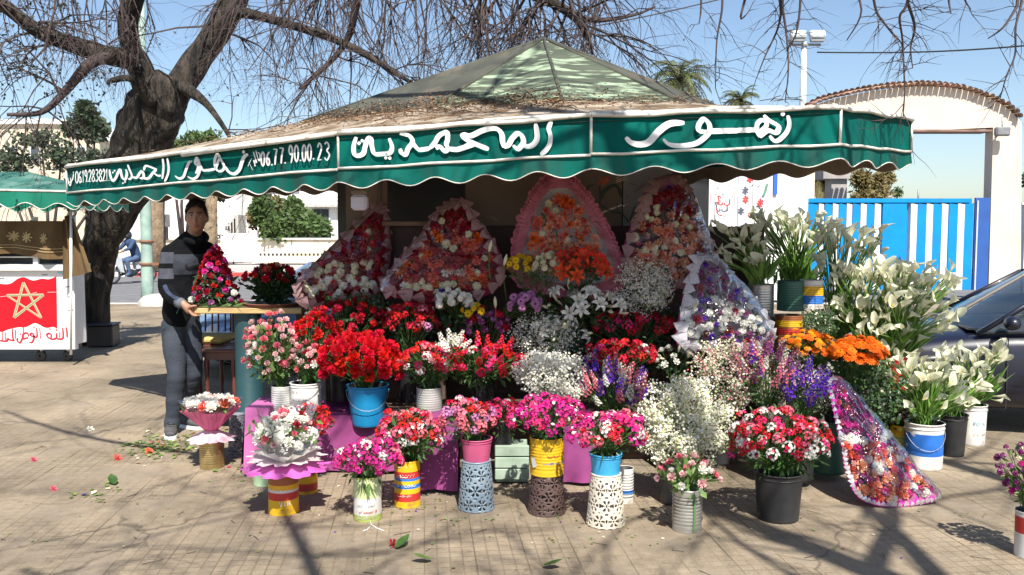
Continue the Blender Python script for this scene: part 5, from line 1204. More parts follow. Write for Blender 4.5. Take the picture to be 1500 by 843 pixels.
reg('di_pink', [umbel([p_lil, p_pink, p_blush], [4, 3, 1.5], s) for s in range(60, 65)]); reg('di_crim', [umbel([p_crim, p_red, p_hot], [5, 1, 1], s) for s in range(70, 75)]); reg('di_crimw', [umbel([p_crim, p_red, p_pink, p_white], [4, 2, 1.5, .7], s) for s in range(80, 86)])
reg('pom_white', [pom(p_white, s, .027, 30, .015) for s in range(3)]); reg('pom_cream', [pom(p_cream, s, .025, 26, .014) for s in range(3)]); reg('pom_yellow', [pom(p_yel, s, .025, 26, .014) for s in range(2)]); reg('carn_crim', [pom(p_crim, s, .024, 22, .014, p_red) for s in range(2)]); reg('carn_plum', [pom(p_plum, s, .02, 20, .012, p_lil) for s in range(3)]); reg('carn_violet', [pom(p_pur, s, .018, 16, .012, p_lil) for s in range(2)])
reg('carn_mag', [pom(p_mag, s, .022, 18, .014, p_lil) for s in range(2)])
reg('dai_yellow', [daisy(p_yel, s, .027, 13, 3) for s in range(3)]); reg('dai_lilac', [daisy(p_lil, s, .032, 18, 2, p_ctr) for s in range(3)]); reg('ger_orange', [daisy(p_or, s, .048, 20, 3, mat('gerbera_eye', (.45, .12, .01)), .12, .05) for s in range(3)]); reg('ger_amber', [daisy(p_yor, s, .036, 18, 3, mat('gerbera_eye2', (.6, .3, .02)), .12, .05) for s in range(3)])
reg('lily_white', [lily(p_white, s) for s in range(3)]); reg('lily_orange', [lily(petal('petal_fire', (.75, .07, .02), (.62, .04, .015)), s, .06) for s in range(3)]); reg('bud', [lbud(0)])
reg('calla', [calla(s) for s in range(7)]+[calla(20+s, .95, .8) for s in range(2)])
reg('sp_pink', [spike(p_pink, p_blush, s) for s in range(3)]); reg('sp_purple', [spike(p_pur, p_lil, s) for s in range(3)]); reg('sp_red', [spike(p_red, p_hot, s, .1) for s in range(3)]); reg('sp_white', [spike(p_white, p_cream, s, .09) for s in range(2)]); reg('sp_plum', [spike(p_plum, p_pink, s) for s in range(2)])
PN = {'calla': 'calla_bloom', 'di': 'flower_head', 'sp': 'flower_spike', 'bud': 'bud', 'rose': 'rose'}
def pname(k): return PN.get(k.split('_')[0], 'bloom')

# ================================================================ CONTAINERS
m_in = mat('container_inside', (0.03, 0.03, 0.03), None, 1, .6)
def base_at(px, py, w, Y=None):
    if Y is None:
        g = G(px, py); r = w/2/1250*g.y; return V((g.x*(1+r/g.y), g.y+r, 0)), r
    g = P(px, py, Y); return g, w/2/1250*Y
def cyl_fn(r, t0=0.0): return lambda x, y, l: V(((r+.001+l)*math.cos(-PI/2+t0+x/r), (r+.001+l)*math.sin(-PI/2+t0+x/r), y))
def tin(label, px, py, w, h, Y=None, bands=None, m=None, ribs=True, paint=None, group=None, rz=None):
    c, r = base_at(px, py, w, Y); H = h/1250*c.y
    t = thing('tin_can', label, 'tin', c, group, None, rnd.uniform(-.15, .15) if rz is None else rz)
    ms = [m or mat('tin_silver', (.55, .54, .5), (.4, .39, .36), 6, .38, .001, 20, metal=.75, c3=(.25, .17, .1), s3=5, t3=(.62, .75)), m_in]; pr = [(r*.98, 0), (r, .004), (r*.985, .008)]; mis = [0, 0]; N_ = 34
    bl = bands or []
    for b_ in bl: ms.append(b_[2])
    for i in range(1, N_):
        z = .008+(H-.016)*i/N_; k = 0
        for bi, b_ in enumerate(bl):
            if b_[0] <= z/H < b_[1]: k = bi+2
        rr = r*.985+(0.0028*math.sin(i*2*PI/3) if ribs and .12 < i/N_ < .9 else 0)
        pr.append((rr, z)); mis.append(k)
    pr += [(r*.985, H-.008), (r*1.01, H-.004), (r, H), (r*.96, H-.002), (r*.955, .03), (0, .03)]; mis += [mis[-1], 0, 0, 0, 1, 1]
    lt = MB().lathe(pr, 28, 0, (0, 0, 0), True, None, mis); sd = px*.37; lt.v = [(x*(1+.022*noise.noise(V((x*9, y*9, z*9+sd)))), y*(1+.022*noise.noise(V((x*9+5, y*9, z*9+sd)))), z) for x, y, z in lt.v]; lt.build('can', ms, t)
    if paint:
        mb = MB(); pm = paint(mb, r, H); mb.build('label_print', pm, t, kind='stuff')
    return t, c+V((0, 0, H)), r
def bucket(label, px, py, w, h, Y=None, m=None, band=None, handle=True, taper=.82, name='bucket', cat='bucket', group=None, rim=True):
    c, r = base_at(px, py, w*taper if Y is None else w, Y); r = w/2/1250*c.y; H = h/1250*c.y; rb = r*taper
    t = thing(name, label, cat, c, group, None, rnd.uniform(-.3, .3)); ms = [m, m_in]; pr = [(rb*.96, 0), (rb, .006)]; mis = [0]; N_ = 20
    if band:
        for b_ in band: ms.append(b_[2])
    for i in range(1, N_+1):
        u = i/N_; z = .006+(H-.012)*u; k = 0
        if band:
            for bi, b_ in enumerate(band):
                if b_[0] <= u < b_[1]: k = bi+2
        pr.append((rb+(r-rb)*u, z)); mis.append(k)
    if rim: pr += [(r*1.045, H-.006), (r*1.05, H), (r*.98, H+.001)]; mis += [0, 0, 0]
    pr += [(r*.95, H-.004), (rb*.9, .04), (0, .04)]; mis += [0, 1, 1]
    MB().lathe(pr, 32, 0, (0, 0, 0), True, None, mis).build('pail', ms, t)
    if rim: MB().lathe([((rb+(r-rb)*.88), H*.88), ((rb+(r-rb)*.88)+.004, H*.885), ((rb+(r-rb)*.9)+.004, H*.9), ((rb+(r-rb)*.9), H*.905)], 32).build('rib', m, t)
    if handle:
        pts = [(r*1.03*math.cos(a), -abs(r*1.04*math.sin(a))-.002, H*.86-.42*H*math.sin(a)) for a in [PI*k/14 for k in range(15)]]
        MB().tube(pts, .002, 4).build('handle', mat('wire', (.35, .35, .36), None, 1, .4, metal=.8), t)
        for s in (-1, 1): MB().ball((s*r*1.02, 0, H*.86), .007, 6, 5).build('handle_lug', m, t)
    return t, c+V((0, 0, H)), r
def lace(label, px, py, wt, wb, h, m, Y=None):
    c, r = base_at(px, py, wb, Y); H = h/1250*c.y; rt = r*wt/wb
    t = thing('lace_planter', label, 'planter', c, 'perforated lace planters', None, rnd.uniform(-.3, .3)); nu, nv = 132, 60; vs = []; fs = []
    for j in range(nv+1):
        v = j/nv; rr = r+(rt-r)*v
        for i in range(nu):
            a = 2*PI*i/nu; z = H*v
            if j == 0: z = .006*abs(math.sin(a*8))
            if j == 1: z = max(z, .007*abs(math.sin(a*8)))
            vs.append((rr*math.cos(a), rr*math.sin(a), z))
    for j in range(nv):
        for i in range(nu):
            u = (i+.5)/nu*8; v = (j+.5)/nv*3.4; hole = False
            if 2 < j < nv-4:
                row = math.floor(v); uu = (u+(.5 if row % 2 else 0)) % 1-.5; vv = (v % 1)-.5; rr = math.hypot(uu, vv); th = math.atan2(vv, uu)
                if .13 < rr < .40 and math.cos(6*th) > .05: hole = True
                if rr < .07: hole = True
                if abs(abs(uu)-.5) < .10 and abs(abs(vv)-.5) < .10: hole = True
                if abs(abs(uu)-.5) < .06 and abs(vv) < .12: hole = True
            if not hole: fs.append((j*nu+i, j*nu+(i+1) % nu, (j+1)*nu+(i+1) % nu, (j+1)*nu+i))
    w_ = MB().add(vs, fs, 0, True).build('pierced_wall', m, t); so_ = w_.modifiers.new('solid', 'SOLIDIFY'); so_.thickness = .0022
    MB().lathe([(rt*.9, H-.001), (rt*1.03, H-.004), (rt*1.03, H+.002), (rt*.92, H+.003), (rt*.9, H-.012), (0, H-.012)], 32).build('rim', m, t)
    return t, c+V((0, 0, H)), rt

# ================================================================ BUNCHES
LEAFK = {}
def leaf_into(mb, p, d, L_, w_, q, mi=0):
    rot = aim(d, q.random()*6.28); b_ = L_*.18
    mb.add([p, p+rot @ V((-w_, b_*.5, L_*.45)), p+rot @ V((w_, b_*.5, L_*.45)), p+rot @ V((0, b_*1.6, L_))], [(0, 2, 3), (0, 3, 1)], mi)
GB = (lambda mb: (mb.lathe([(0, -.012), (.0035, -.006), (.0045, .002), (.002, .012), (0, .014)], 6), mb.mesh('bud', [g_leafL]))[1])(MB())
def bunch(label, cat, box, Y, mouth, kinds, n, seed, leaves=120, lm=None, group=None, leafL=.05, leafw=.009, up=.5, ry=.85, low=-.25, name='flower_bunch', scale=1.0, loc=None, stems=True, fill=.8, fy=.15):
    q = random.Random(seed); x0, y0, x1, y1 = box; C = P((x0+x1)/2, (y0+y1)/2, Y); rx = (x1-x0)/2/1250*Y*.9; rz = (y1-y0)/2/1250*Y*.9; ryy = min(rx, .2)*ry
    mouth = V(mouth) if mouth is not None else C-V((0, 0, rz+.08)); t = thing(name, label, cat, mouth, group)
    ks = [k for k, w_ in kinds]; ws = [w_ for k, w_ in kinds]; st = MB(); lf = MB(); O = mouth
    for i in range(n):
        zz = 1-(1-low)*(i+.5)/n; a = i*2.39996+q.uniform(-.25, .25); s = math.sqrt(max(0, 1-zz*zz)); d = V((s*math.cos(a), s*math.sin(a), zz)); k_ = q.uniform(.84, 1.06)*(1+.28*noise.noise(d*1.6+V((seed, 0, 0))))
        p = C+V((d.x*rx, d.y*ryy, d.z*rz))*k_; k = q.choices(ks, ws)[0]; me = q.choice(K[k])
        od = (d+V((0, -fy, up))+rv(q, .26)).normalized(); inst(pname(k), me, t, p-O, od, scale*q.uniform(.74, 1.18), q.random()*6.28)
        if q.random() < .22 and 'lily' not in k and 'ger' not in k: inst('bud', GB, t, p-O+od*.018+rv(q, .012), (od+rv(q, .4)).normalized(), q.uniform(.8, 1.5), 0)
        if stems: m0 = rv(q, .012); m0.z = -.03; st.tube([m0, (p-O)*.5+V((0, 0, .01)), p-O], .0022, 3, 0, False)
        if q.random() < .5: leaf_into(lf, (p-O)*q.uniform(.5, .9), (od+rv(q, .6)).normalized(), leafL*q.uniform(.7, 1.2), leafw, q)
    for i in range(leaves):
        d = rv(q).normalized(); k_ = q.uniform(.3, 1)*fill+.1
        p = C+V((d.x*rx*k_, d.y*ryy*k_, d.z*rz*k_-.02))
        if i % 2: p = mouth.lerp(p, q.uniform(.25, 1))
        leaf_into(lf, p-O, (d+V((0, 0, .3))+rv(q, .4)).normalized(), leafL*q.uniform(.6, 1.25), leafw*q.uniform(.8, 1.3), q)
    if stems: st.build('stems', g_stem, t, kind='stuff')
    if lf.v: lf.build('foliage', lm or g_leaf, t, kind='stuff')
    return t
def gyp(label, box, Y, mouth, n, seed, ms=None, wts=None, fr=.0052, group=None, cat='baby breath', ry=.8, name='gypsophila_bunch'):
    q = random.Random(seed); x0, y0, x1, y1 = box; C = P((x0+x1)/2, (y0+y1)/2, Y); rx = (x1-x0)/2/1250*Y; rz = (y1-y0)/2/1250*Y; ryy = min(rx, .2)*ry
    mouth = V(mouth) if mouth is not None else C-V((0, 0, rz+.05)); t = thing(name, label, cat, mouth, group); O = mouth; fm = MB(); st = MB(); ms = ms or [p_white, p_cream]; wts = wts or [5, 1]
    cl = []
    for i in range(90):
        d = rv(q).normalized(); k_ = q.uniform(.5, 1.05); p = C+V((d.x*rx, d.y*ryy, d.z*rz))*k_; cl.append((p, q.uniform(.02, .045)))
        st.tube([rv(q, .008), (p-O)*.5+rv(q, .01), p-O], [.002, .0016, .001], 3, 0, False)
    for i in range(n):
        if q.random() < .72: c, rr = q.choice(cl); p = c+rv(q, rr*.62)
        else: d = rv(q).normalized(); p = C+V((d.x*rx, d.y*ryy, d.z*rz))*q.random()**.45
        mi = q.choices(range(len(ms)), wts)[0]; r_ = fr*q.uniform(.6, 1.25); rot = aim((rv(q, .7)+V((0, -.9, .9))).normalized()); vs = [p-O+rot @ V((r_*math.cos(k*1.2566), r_*math.sin(k*1.2566), .3*r_*(k % 2))) for k in range(5)]
        fm.add(vs, [(0, 1, 2, 3, 4)], mi)
        if i % 4 == 0: st.tube([p-O, p-O+rv(q, .012)-V((0, 0, .012))], .0009, 3, 0, False)
    fm.build('blossoms', ms, t, kind='stuff'); st.build('stems', mat('fine_stem', (.16, .22, .08), (.1, .15, .05), 20, .6), t, kind='stuff')
    return t
def callas(label, box, Y, mouth, n, seed, group='bunches of white callas', spread=.03, top=True, yv=.14, vmax=.95):
    q = random.Random(seed); n = int(n*2.2); x0, y0, x1, y1 = box; mouth = V(mouth); t = thing('calla_bunch', label, 'callas', mouth, group); st = MB()
    for i in range(n):
        u = (i+q.random())/n; v = q.random()*vmax; x = x0+(x1-x0)*u; y = y0+(y1-y0)*(v**1.3)
        p = P(x, y, Y+q.uniform(-yv, yv*.8))-mouth; b_ = V((q.gauss(0, spread), q.gauss(0, spread*.7), -.05)); mid = b_.lerp(p, .55)+V((0, 0, .03+.02*q.random()))-V((p.x*.12, p.y*.12, 0))
        pts = [V(a) for a in spline([tuple(b_), tuple(mid), tuple(p)], 4)]; st.tube(pts, [.0042]*(len(pts)-1)+[.0052], 5, 0, False)
        d = (pts[-1]-pts[-3]).normalized(); d = (d+V((q.gauss(.06, .25), q.gauss(-.12, .25), .25))).normalized()
        inst('calla_bloom', q.choice(K['calla']), t, p, d, q.uniform(.60, .98), q.uniform(0, 6.28))
    for i in range(int(n*.95)):
        b_ = V((q.gauss(0, spread), q.gauss(0, spread*.7), -.02)); d = V((q.gauss(.1, .35), q.gauss(-.1, .3), 1)).normalized(); leaf_into(st, b_+d*.05, d, q.uniform(.14, .32), .018, q)
    st.build('stems', mat('calla_stem', (0.20, 0.36, 0.07), (0.11, 0.23, 0.04), 9, .4, thin=.15), t, kind='stuff')
    return t

# ---- front row
gold = mat('brass_tin', (.5, .38, .16), (.38, .28, .12), 8, .35, metal=.7); m_y = mat('tin_yellow', (.72, .43, .012), (.62, .36, .012), 4, .5, c3=(.22, .12, .04), s3=9, t3=(.60, .70)); m_r = mat('tin_red', (.5, .03, .02), (.4, .025, .02), 5, .5, c3=(.16, .07, .04), s3=9, t3=(.6, .7)); m_wh = mat('tin_white', (.66, .65, .62), (.5, .48, .44), 7, .5, c3=(.24, .17, .1), s3=8, t3=(.60, .72)); m_bl = mat('tin_blue', (.03, .16, .5), None, 1, .45); m_br = mat('tin_brown', (.3, .1, .03), (.22, .08, .03), 7, .5); m_lg = mat('tin_lime', (.35, .42, .10), (.28, .34, .08), 9, .5); m_pgr = mat('tin_pale_green', (.45, .62, .38), (.38, .54, .32), 9, .5); m_txt = mat('print_dark', (.05, .06, .05)); m_rtx = mat('print_red', (.5, .05, .03)); m_cyan = mat('pail_blue', (.01, .23, .46), (.01, .19, .40), 3, .35); m_cyL = mat('pot_sky_blue', (.05, .36, .62), (.04, .31, .55), 3, .4); m_pk = mat('pot_pink', (.5, .09, .2), (.43, .075, .17), 3, .45); m_blk = mat('black_plastic', (.018, .018, .02), (.028, .028, .03), 8, .42, .001, 40)
def scribble(mb, r, H, z, h, n, wd, mi, seed, t0=0, fn=None):
    q = random.Random(seed); fn = fn or cyl_fn(r, t0); x = -r*.75
    for i in range(n):
        w_ = 1.5*r/n; ty = q.random()
        if ty < .3: stroke(mb, [(x, z+h), (x+w_*.1, z)], wd, fn, mi)
        elif ty < .75: stroke(mb, [(x, z+h*.5), (x+w_*.3, z), (x+w_*.8, z+h*.1), (x+w_, z+h*.6)], wd, fn, mi)
        else: stroke(mb, [(x, z+h*.3), (x+w_*.5, z+h*.9), (x+w_*.8, z+h*.3), (x+w_*.1, z-h*.2)], wd, fn, mi)
        if q.random() < .5: stroke(mb, [(x+w_*.5, z+h*1.25)], wd, fn, mi, dot=True)
        x += w_
def word_cyl(mb, txt, r, x, z, w_, h, gap, wd, mi, t0=0):
    f = cyl_fn(r, t0); word(mb, txt, x, -z-h, w_, h, gap, wd, lambda a, b_, l: f(a, -b_, l), mi)

gt_, mo1, r1_ = tin('ribbed gold tin holding the pink wrapped bouquet by the man\'s shoes', 311, 689, 36, 42, None, None, gold)
q = random.Random(31)
pb = thing('wrapped_bouquet', 'white and blush rose bouquet in a pink paper cone standing in the gold tin', 'bouquet', mo1)
m_pp = mat('pink_paper', (.80, .20, .38), (.70, .14, .30), 7, .6, .003, 22, thin=.35); m_pp2 = mat('white_pink_paper', (.84, .66, .74), (.82, .5, .62), 7, .6, .003, 22, thin=.35)
def film(name, tint, amt):
    m = bpy.data.materials.new(name); m.use_nodes = True; t = m.node_tree; N = t.nodes; L = t.links; N.remove(N['Principled BSDF'])
    tr = N.new('ShaderNodeBsdfTransparent'); tr.inputs[0].default_value = (*tint, 1); gl_ = N.new('ShaderNodeBsdfGlossy'); gl_.inputs['Roughness'].default_value = .12
    fr = N.new('ShaderNodeFresnel'); fr.inputs[0].default_value = 1.35; a = N.new('ShaderNodeMath'); a.operation = 'MULTIPLY_ADD'; a.inputs[1].default_value = .6; a.inputs[2].default_value = amt; L.new(fr.outputs[0], a.inputs[0])
    n = N.new('ShaderNodeTexNoise'); n.inputs['Scale'].default_value = 11; n.inputs['Detail'].default_value = 3; n.inputs['Distortion'].default_value = 1.5; tc = N.new('ShaderNodeTexCoord'); L.new(tc.outputs['Object'], n.inputs['Vector'])
    b = N.new('ShaderNodeBump'); b.inputs['Distance'].default_value = .02; L.new(n.outputs[0], b.inputs['Height']); L.new(b.outputs[0], gl_.inputs['Normal']); L.new(b.outputs[0], fr.inputs['Normal'])
    mx = N.new('ShaderNodeMixShader'); L.new(a.outputs[0], mx.inputs[0]); L.new(tr.outputs[0], mx.inputs[1]); L.new(gl_.outputs[0], mx.inputs[2]); L.new(mx.outputs[0], N['Material Output'].inputs[0]); return m
m_cel = film('cellophane', (.97, .97, .98), .015); m_celw = mat('white_tissue', (.85, .84, .8), (.75, .74, .68), 8, .6, .004, 20, thin=.4)
def cone(m, r0, r1, z0, z1, ruf, n, seed, nm, par, tilt=0.0):
    def f(u, v): a = 2*PI*u; rr = r0+(r1-r0)*v; k = 1+ruf*v*math.sin(a*n+seed)+ruf*.7*v*math.sin(a*(n*2-1)+seed*2); return (rr*k*math.cos(a), rr*k*math.sin(a), z0+(z1-z0)*v*(1+.10*ruf*8*math.sin(a*3+seed)*v)+tilt*v*math.cos(a))
    return MB().grid(f, 96, 8, 0, True, True).build(nm, m, par)
cone(m_pp, .03, .185, .05, .215, .07, 9, 1, 'paper_cone', pb); cone(m_pp2, .022, .145, .075, .0, .10, 11, 2, 'paper_frill', pb); cone(m_cel, .05, .2, .12, .27, .05, 7, 3, 'cellophane', pb)
MB().lathe([(.034, .05), (.042, .055), (.042, .08), (.034, .085)], 20).build('ribbon', mat('red_ribbon', (.6, .03, .12), None, 1, .35), pb)
for i in range(46):
    a = i*2.4; rr = .165*math.sqrt(i/46); p = V((rr*math.cos(a), rr*math.sin(a), .27-.9*rr*rr+q.uniform(-.01, .012))); inst('rose', q.choice(K['rose_white'] if i % 3 else K['rose_blush']+K['rose_coral'][:1]), pb, p, (p.x*3, p.y*3-.2, .6), q.uniform(.85, 1.1), q.random()*6)
lf = MB(); [leaf_into(lf, V((q.gauss(0, .07), q.gauss(0, .07), .2)), rv(q)+V((0, 0, 1)), .06, .012, q) for _ in range(60)]; lf.build('foliage', g_leafL, pb, kind='stuff')
dg = mat('planter_dark_grey', (.16, .17, .2), (.11, .12, .15), 5, .45); lace('dark grey lace planter half hidden beside the pink box at the left end', 349, 671, 22, 30, 62, dg)
tin('pale green tin low behind the yellow tin at the left', 392, 714, 42, 34, None, None, m_pgr, False)
def vin(mb, r, H):
    word_cyl(mb, 'VIN', r, .012, H*.22, .015, .026, .006, .0048, 0, 0); scribble(mb, r, H, H*.55, .013, 6, .0025, 0, 2); scribble(mb, r, H, H*.86, .011, 7, .002, 1, 5); stroke(mb, [(.018, H*.14), (.035, H*.14)], .009, cyl_fn(r), 2); return [m_white_p, m_y, mat('print_green', (.03, .2, .05))]
_, mo2, r2_ = tin('yellow tin with a red band standing at the front left under a pink frilled bouquet', 416, 757, 46, 68, None, [(.0, .34, m_y), (.34, .40, m_r), (.40, .52, m_r), (.52, .56, m_wh), (.56, .68, m_y), (.68, .9, m_br), (.9, 1, m_y)], m_y, False, vin)
m_badge = mat('badge_red', (.55, .02, .03)); 
_, mo2b, _r = tin('rusty yellow tin just behind the front left yellow tin', 449, 726, 34, 58, None, [(.1, .3, m_r), (.5, .8, m_br)], m_y, False)
fb = thing('wrapped_bouquet', 'white chrysanthemum and lily bouquet in cellophane with a flat magenta paper frill', 'bouquet', mo2+V((.02, 0, .01)))
cone(mat('magenta_paper', (.72, .16, .55), (.6, .1, .45), 7, .5, .003, 22, thin=.3), .05, .232, .03, -.012, .09, 9, 4, 'paper_frill', fb); cone(m_celw, .05, .20, .03, .05, .12, 11, 5, 'tissue_frill', fb); cone(m_celw, .05, .17, .03, .10, .14, 9, 8, 'tissue_frill', fb); cone(m_cel, .06, .16, .05, .32, .06, 5, 6, 'cellophane', fb); cone(m_cel, .08, .2, .05, .2, .07, 6, 9, 'cellophane', fb)
for i in range(54):
    zz = 1-i/54*1.1; a = i*2.4; s = math.sqrt(max(0, 1-zz*zz)); p = V((.15*s*math.cos(a), .14*s*math.sin(a), .15+.15*zz)); k = q.choices(['rose_white', 'pom_white', 'rose_blush', 'rose_pink', 'rose_crim', 'lily_white'], [6, 4, 2, 2, 1, 2])[0]
    inst(pname(k), q.choice(K[k]), fb, p, (p.x, p.y-.1, p.z*.8), q.uniform(.75, 1.1)*(.6 if 'lily' in k else 1), q.random()*6)
lf = MB(); [leaf_into(lf, V((q.gauss(0, .08), q.gauss(0, .08), .12+q.random()*.14)), rv(q)+V((0, 0, .5)), .06, .011, q) for _ in range(110)]; lf.build('foliage', g_leafL, fb, kind='stuff')
bunch('red and pink dianthus behind the magenta frilled bouquet', 'dianthus', (402, 590, 492, 645), 5.35, mo2b, [('di_crimw', 3), ('di_redwhite', 2)], 34, 41, 120)
def arab(mb, r, H): scribble(mb, r, H, H*.36, .012, 7, .0022, 0, 12); scribble(mb, r, H, H*.22, .011, 8, .0032, 1, 14); scribble(mb, r, H, H*.08, .010, 5, .003, 2, 15); return [m_txt, m_rtx, m_wh]
_, mo, _r = tin('white and lime green tin with Arabic print and a white string at its foot', 539, 766, 43, 66, None, [(0, .16, m_lg), (.16, .55, m_wh), (.55, 1, mat('tin_pale_lime', (.48, .55, .25), (.6, .62, .45), 7, .5))], m_lg, False, arab)
lf = MB(); [leaf_into(lf, V((q.gauss(0, .02), -.078, -.02-.01*q.random())), (q.gauss(0, .3), -.12, -1), q.uniform(.05, .085), .009, q) for _ in range(14)]
bu = bunch('magenta and white dianthus in the white and lime tin', 'dianthus', (488, 643, 590, 708), mo.y-.01, mo, [('di_mag', 4), ('di_redwhite', 1)], 46, 42, 160); lf.build('hanging_leaves', g_leafL, bu)
sg = tag(MB().tube([G(541, 764)+V((0, 0, .012)), G(544, 770)+V((0, 0, .004)), G(552, 775)+V((0, 0, .004)), G(562, 779)+V((0, 0, .004))], .0028, 4).tube([G(544, 771)+V((0, 0, .004)), G(538, 777)+V((0, 0, .004)), G(532, 779)+V((0, 0, .004))], .0028, 4).build('string', m_white_p), 'white string lying at the foot of the white and lime tin', 'string')
def rb(mb, r, H): scribble(mb, r, H, H*.47, .012, 7, .003, 0, 22); scribble(mb, r, H, H*.67, .012, 7, .0035, 0, 23); scribble(mb, r, H, H*.88, .012, 4, .004, 0, 24); scribble(mb, r, H, H*.26, .008, 4, .002, 0, 25); return [m_white_p]
_, mo, _r = tin('yellow tin with red and blue bands in front of the magenta cloth', 597, 746, 40, 70, None, [(0, .15, m_y), (.15, .33, m_r), (.33, .42, m_y), (.42, .52, m_bl), (.52, .6, m_y), (.6, .66, m_bl), (.66, .80, m_r), (.80, 1, m_y)], m_y, False, rb)
bunch('large leafy bunch of red and white dianthus in the red, blue and yellow tin', 'dianthus', (546, 598, 652, 672), mo.y, mo, [('di_redwhite', 4), ('di_red', 2)], 52, 43, 380, None, None, .07, .009)
lg = mat('planter_blue_grey', (.25, .33, .4), (.2, .27, .34), 5, .4, metal=.2)
_, mo, _r = lace('blue grey lace planter with a pink pot on top', 698, 753, 44, 56, 73, lg)
_, mo, _r = bucket('pink plastic pot standing on the blue grey lace planter', 698, 681, 46, 41, mo.y, m_pk, None, False, .8, 'plant_pot', 'pot')
bunch('lilac pink dianthus in the pink pot', 'dianthus', (640, 583, 725, 652), mo.y, mo, [('di_pink', 5), ('di_crimw', 1)], 46, 44, 150)
bl2 = mat('planter_brown', (.10, .06, .055), (.075, .045, .04), 5, .5)
_, mo, _r = lace('dark brown lace planter with the yellow tin on top', 801, 759, 46, 58, 67, bl2)
def yl(mb, r, H):
    stroke(mb, [(-r*.9, H*.5), (-r*.8, H*.35), (-r*.7, H*.25)], .03, cyl_fn(r), 0); scribble(mb, r, H, H*.55, .013, 4, .004, 1, 32, .4); scribble(mb, r, H, H*.35, .01, 4, .003, 2, 33, .5); return [m_wh, m_rtx, m_bl]
_, mo, _r = tin('ribbed bright yellow tin standing on the dark brown lace planter', 801, 693, 51, 56, mo.y, [(.3, .6, m_y)], m_y, True, yl)
bunch('magenta and purple dianthus in the bright yellow tin', 'dianthus', (750, 578, 864, 646), mo.y, mo, [('di_mag', 6)], 58, 45, 150)
cr2 = mat('planter_cream', (.66, .6, .5), (.56, .5, .4), 5, .5)
_, mo, _r = lace('cream lace planter with the sky blue pot on top', 887, 777, 46, 60, 77, cr2)
_, mo, _r = bucket('sky blue pot standing on the cream lace planter', 887, 702, 47, 40, mo.y, m_cyL, None, False, .84, 'plant_pot', 'pot')
bunch('cerise and white dianthus in the sky blue pot', 'dianthus', (836, 600, 946, 668), mo.y, mo, [('di_mag', 4), ('di_redwhite', 3)], 56, 46, 150)
tin('white tin with printed rings behind the cream lace planter', 916, 739, 24, 52, None, [(.3, .4, m_bl)], m_wh, True)
m_sv = None
_, mo, _r = tin('scuffed silver tin with a green smear holding pale pink rosebuds', 1006, 783, 45, 64, None, None, None, True, lambda mb, r, H: (stroke(mb, [(.01, H*.05), (.014, H*.4), (.01, H*.95)], .012, cyl_fn(r), 0), [mat('moss', (.07, .16, .05), None, 1, .8)])[1])
bunch('pale pink rosebuds with fresh green leaves in the scuffed silver tin', 'roses', (962, 668, 1053, 726), mo.y, mo, [('rose_blush', 5), ('rose_pink', 1)], 30, 47, 80, g_leafL, None, .075, .017)
_, mo, _r = bucket('large matt black bucket at the front right', 1139, 769, 70, 72, None, m_blk, None, False, .86)
bunch('big spreading bunch of red and white dianthus in the large black bucket', 'dianthus', (1063, 598, 1224, 700), mo.y, mo, [('di_redwhite', 6), ('di_red', 2)], 96, 48, 520, None, None, .07, .008)
ff_ = thing('drooping_flower', 'single red dianthus head hanging down left of the large black bucket', 'dianthus', P(1070, 668, mo.y-.12)); inst('flower_head', K['di_red'][0], ff_, (0, 0, 0), (0, -.5, .8), .7); MB().tube([(0, 0, 0), (-.005, .01, .07), (.02, .03, .13)], .0015, 3).build('stem', g_stem, ff_)
_, mo, _r = bucket('dark bucket in shade under the large white gypsophila', 985, 742, 44, 82, None, m_blk, None, False)
gyp('largest cloud of bright white gypsophila, at the centre right', (928, 548, 1072, 692), mo.y, mo, 9500, 49, [p_white, p_cream, mat('bud_lime', (.45, .52, .22), None, 1, .6, thin=.3)], [4, 3, 1.2], .0072)

# ---- right front
m_pw = mat('paint_pail_white', (.78, .77, .74), (.6, .58, .54), 6, .5, c3=(.35, .27, .2), s3=6, t3=(.62, .72)); m_pb = mat('paint_pail_blue', (.02, .15, .55), (.02, .13, .48), 6, .45, c3=(.6, .6, .6), s3=8, t3=(.62, .68))
_, mo, _r = bucket('white paint pail with a broad blue band holding callas', 1352, 691, 54, 68, None, m_pw, [(.34, .84, m_pb)], True, .96)
callas('white callas in the blue banded paint pail', (1288, 532, 1400, 605), mo.y-.03, mo, 34, 61, yv=.1)
_, mo, _r = bucket('small black bucket between the blue banded pail and the white paint pail', 1394, 671, 40, 62, None, m_blk, None, False)
callas('white callas in the small black bucket', (1362, 548, 1432, 606), mo.y-.02, mo, 18, 62, yv=.1)
def roy(mb, r, H): word_cyl(mb, 'ROYAL', r, -.05, H*.52, .016, .03, .006, .0042, 0); word_cyl(mb, 'COLOR', r, -.045, H*.28, .012, .014, .008, .003, 1); return [mat('print_faint_blue', (.15, .35, .5)), mat('print_brown', (.35, .2, .15))]
c_, mo, _r = bucket('scuffed white paint pail with faded blue lettering at the back right', 1423, 655, 38, 60, None, m_pw, None, False, .92)
mb = MB(); ms = roy(mb, _r*.965, 60/1250*mo.y); mb.build('label_print', ms, c_, kind='stuff')
callas('white callas in the scuffed white paint pail, the rightmost bunch', (1384, 520, 1464, 592), mo.y, mo, 30, 63, yv=.12)
_, mo, _r = tin('small yellow green tin with purple statice', 1318, 676, 30, 52, None, [(.3, .7, m_lg)], m_y, True)
bunch('dusty purple statice between the leaning bouquet and the blue banded pail', 'statice', (1262, 560, 1334, 650), mo.y-.02, mo, [('carn_plum', 5)], 76, 64, 90, g_leafD, None, .04, .005, scale=.62)
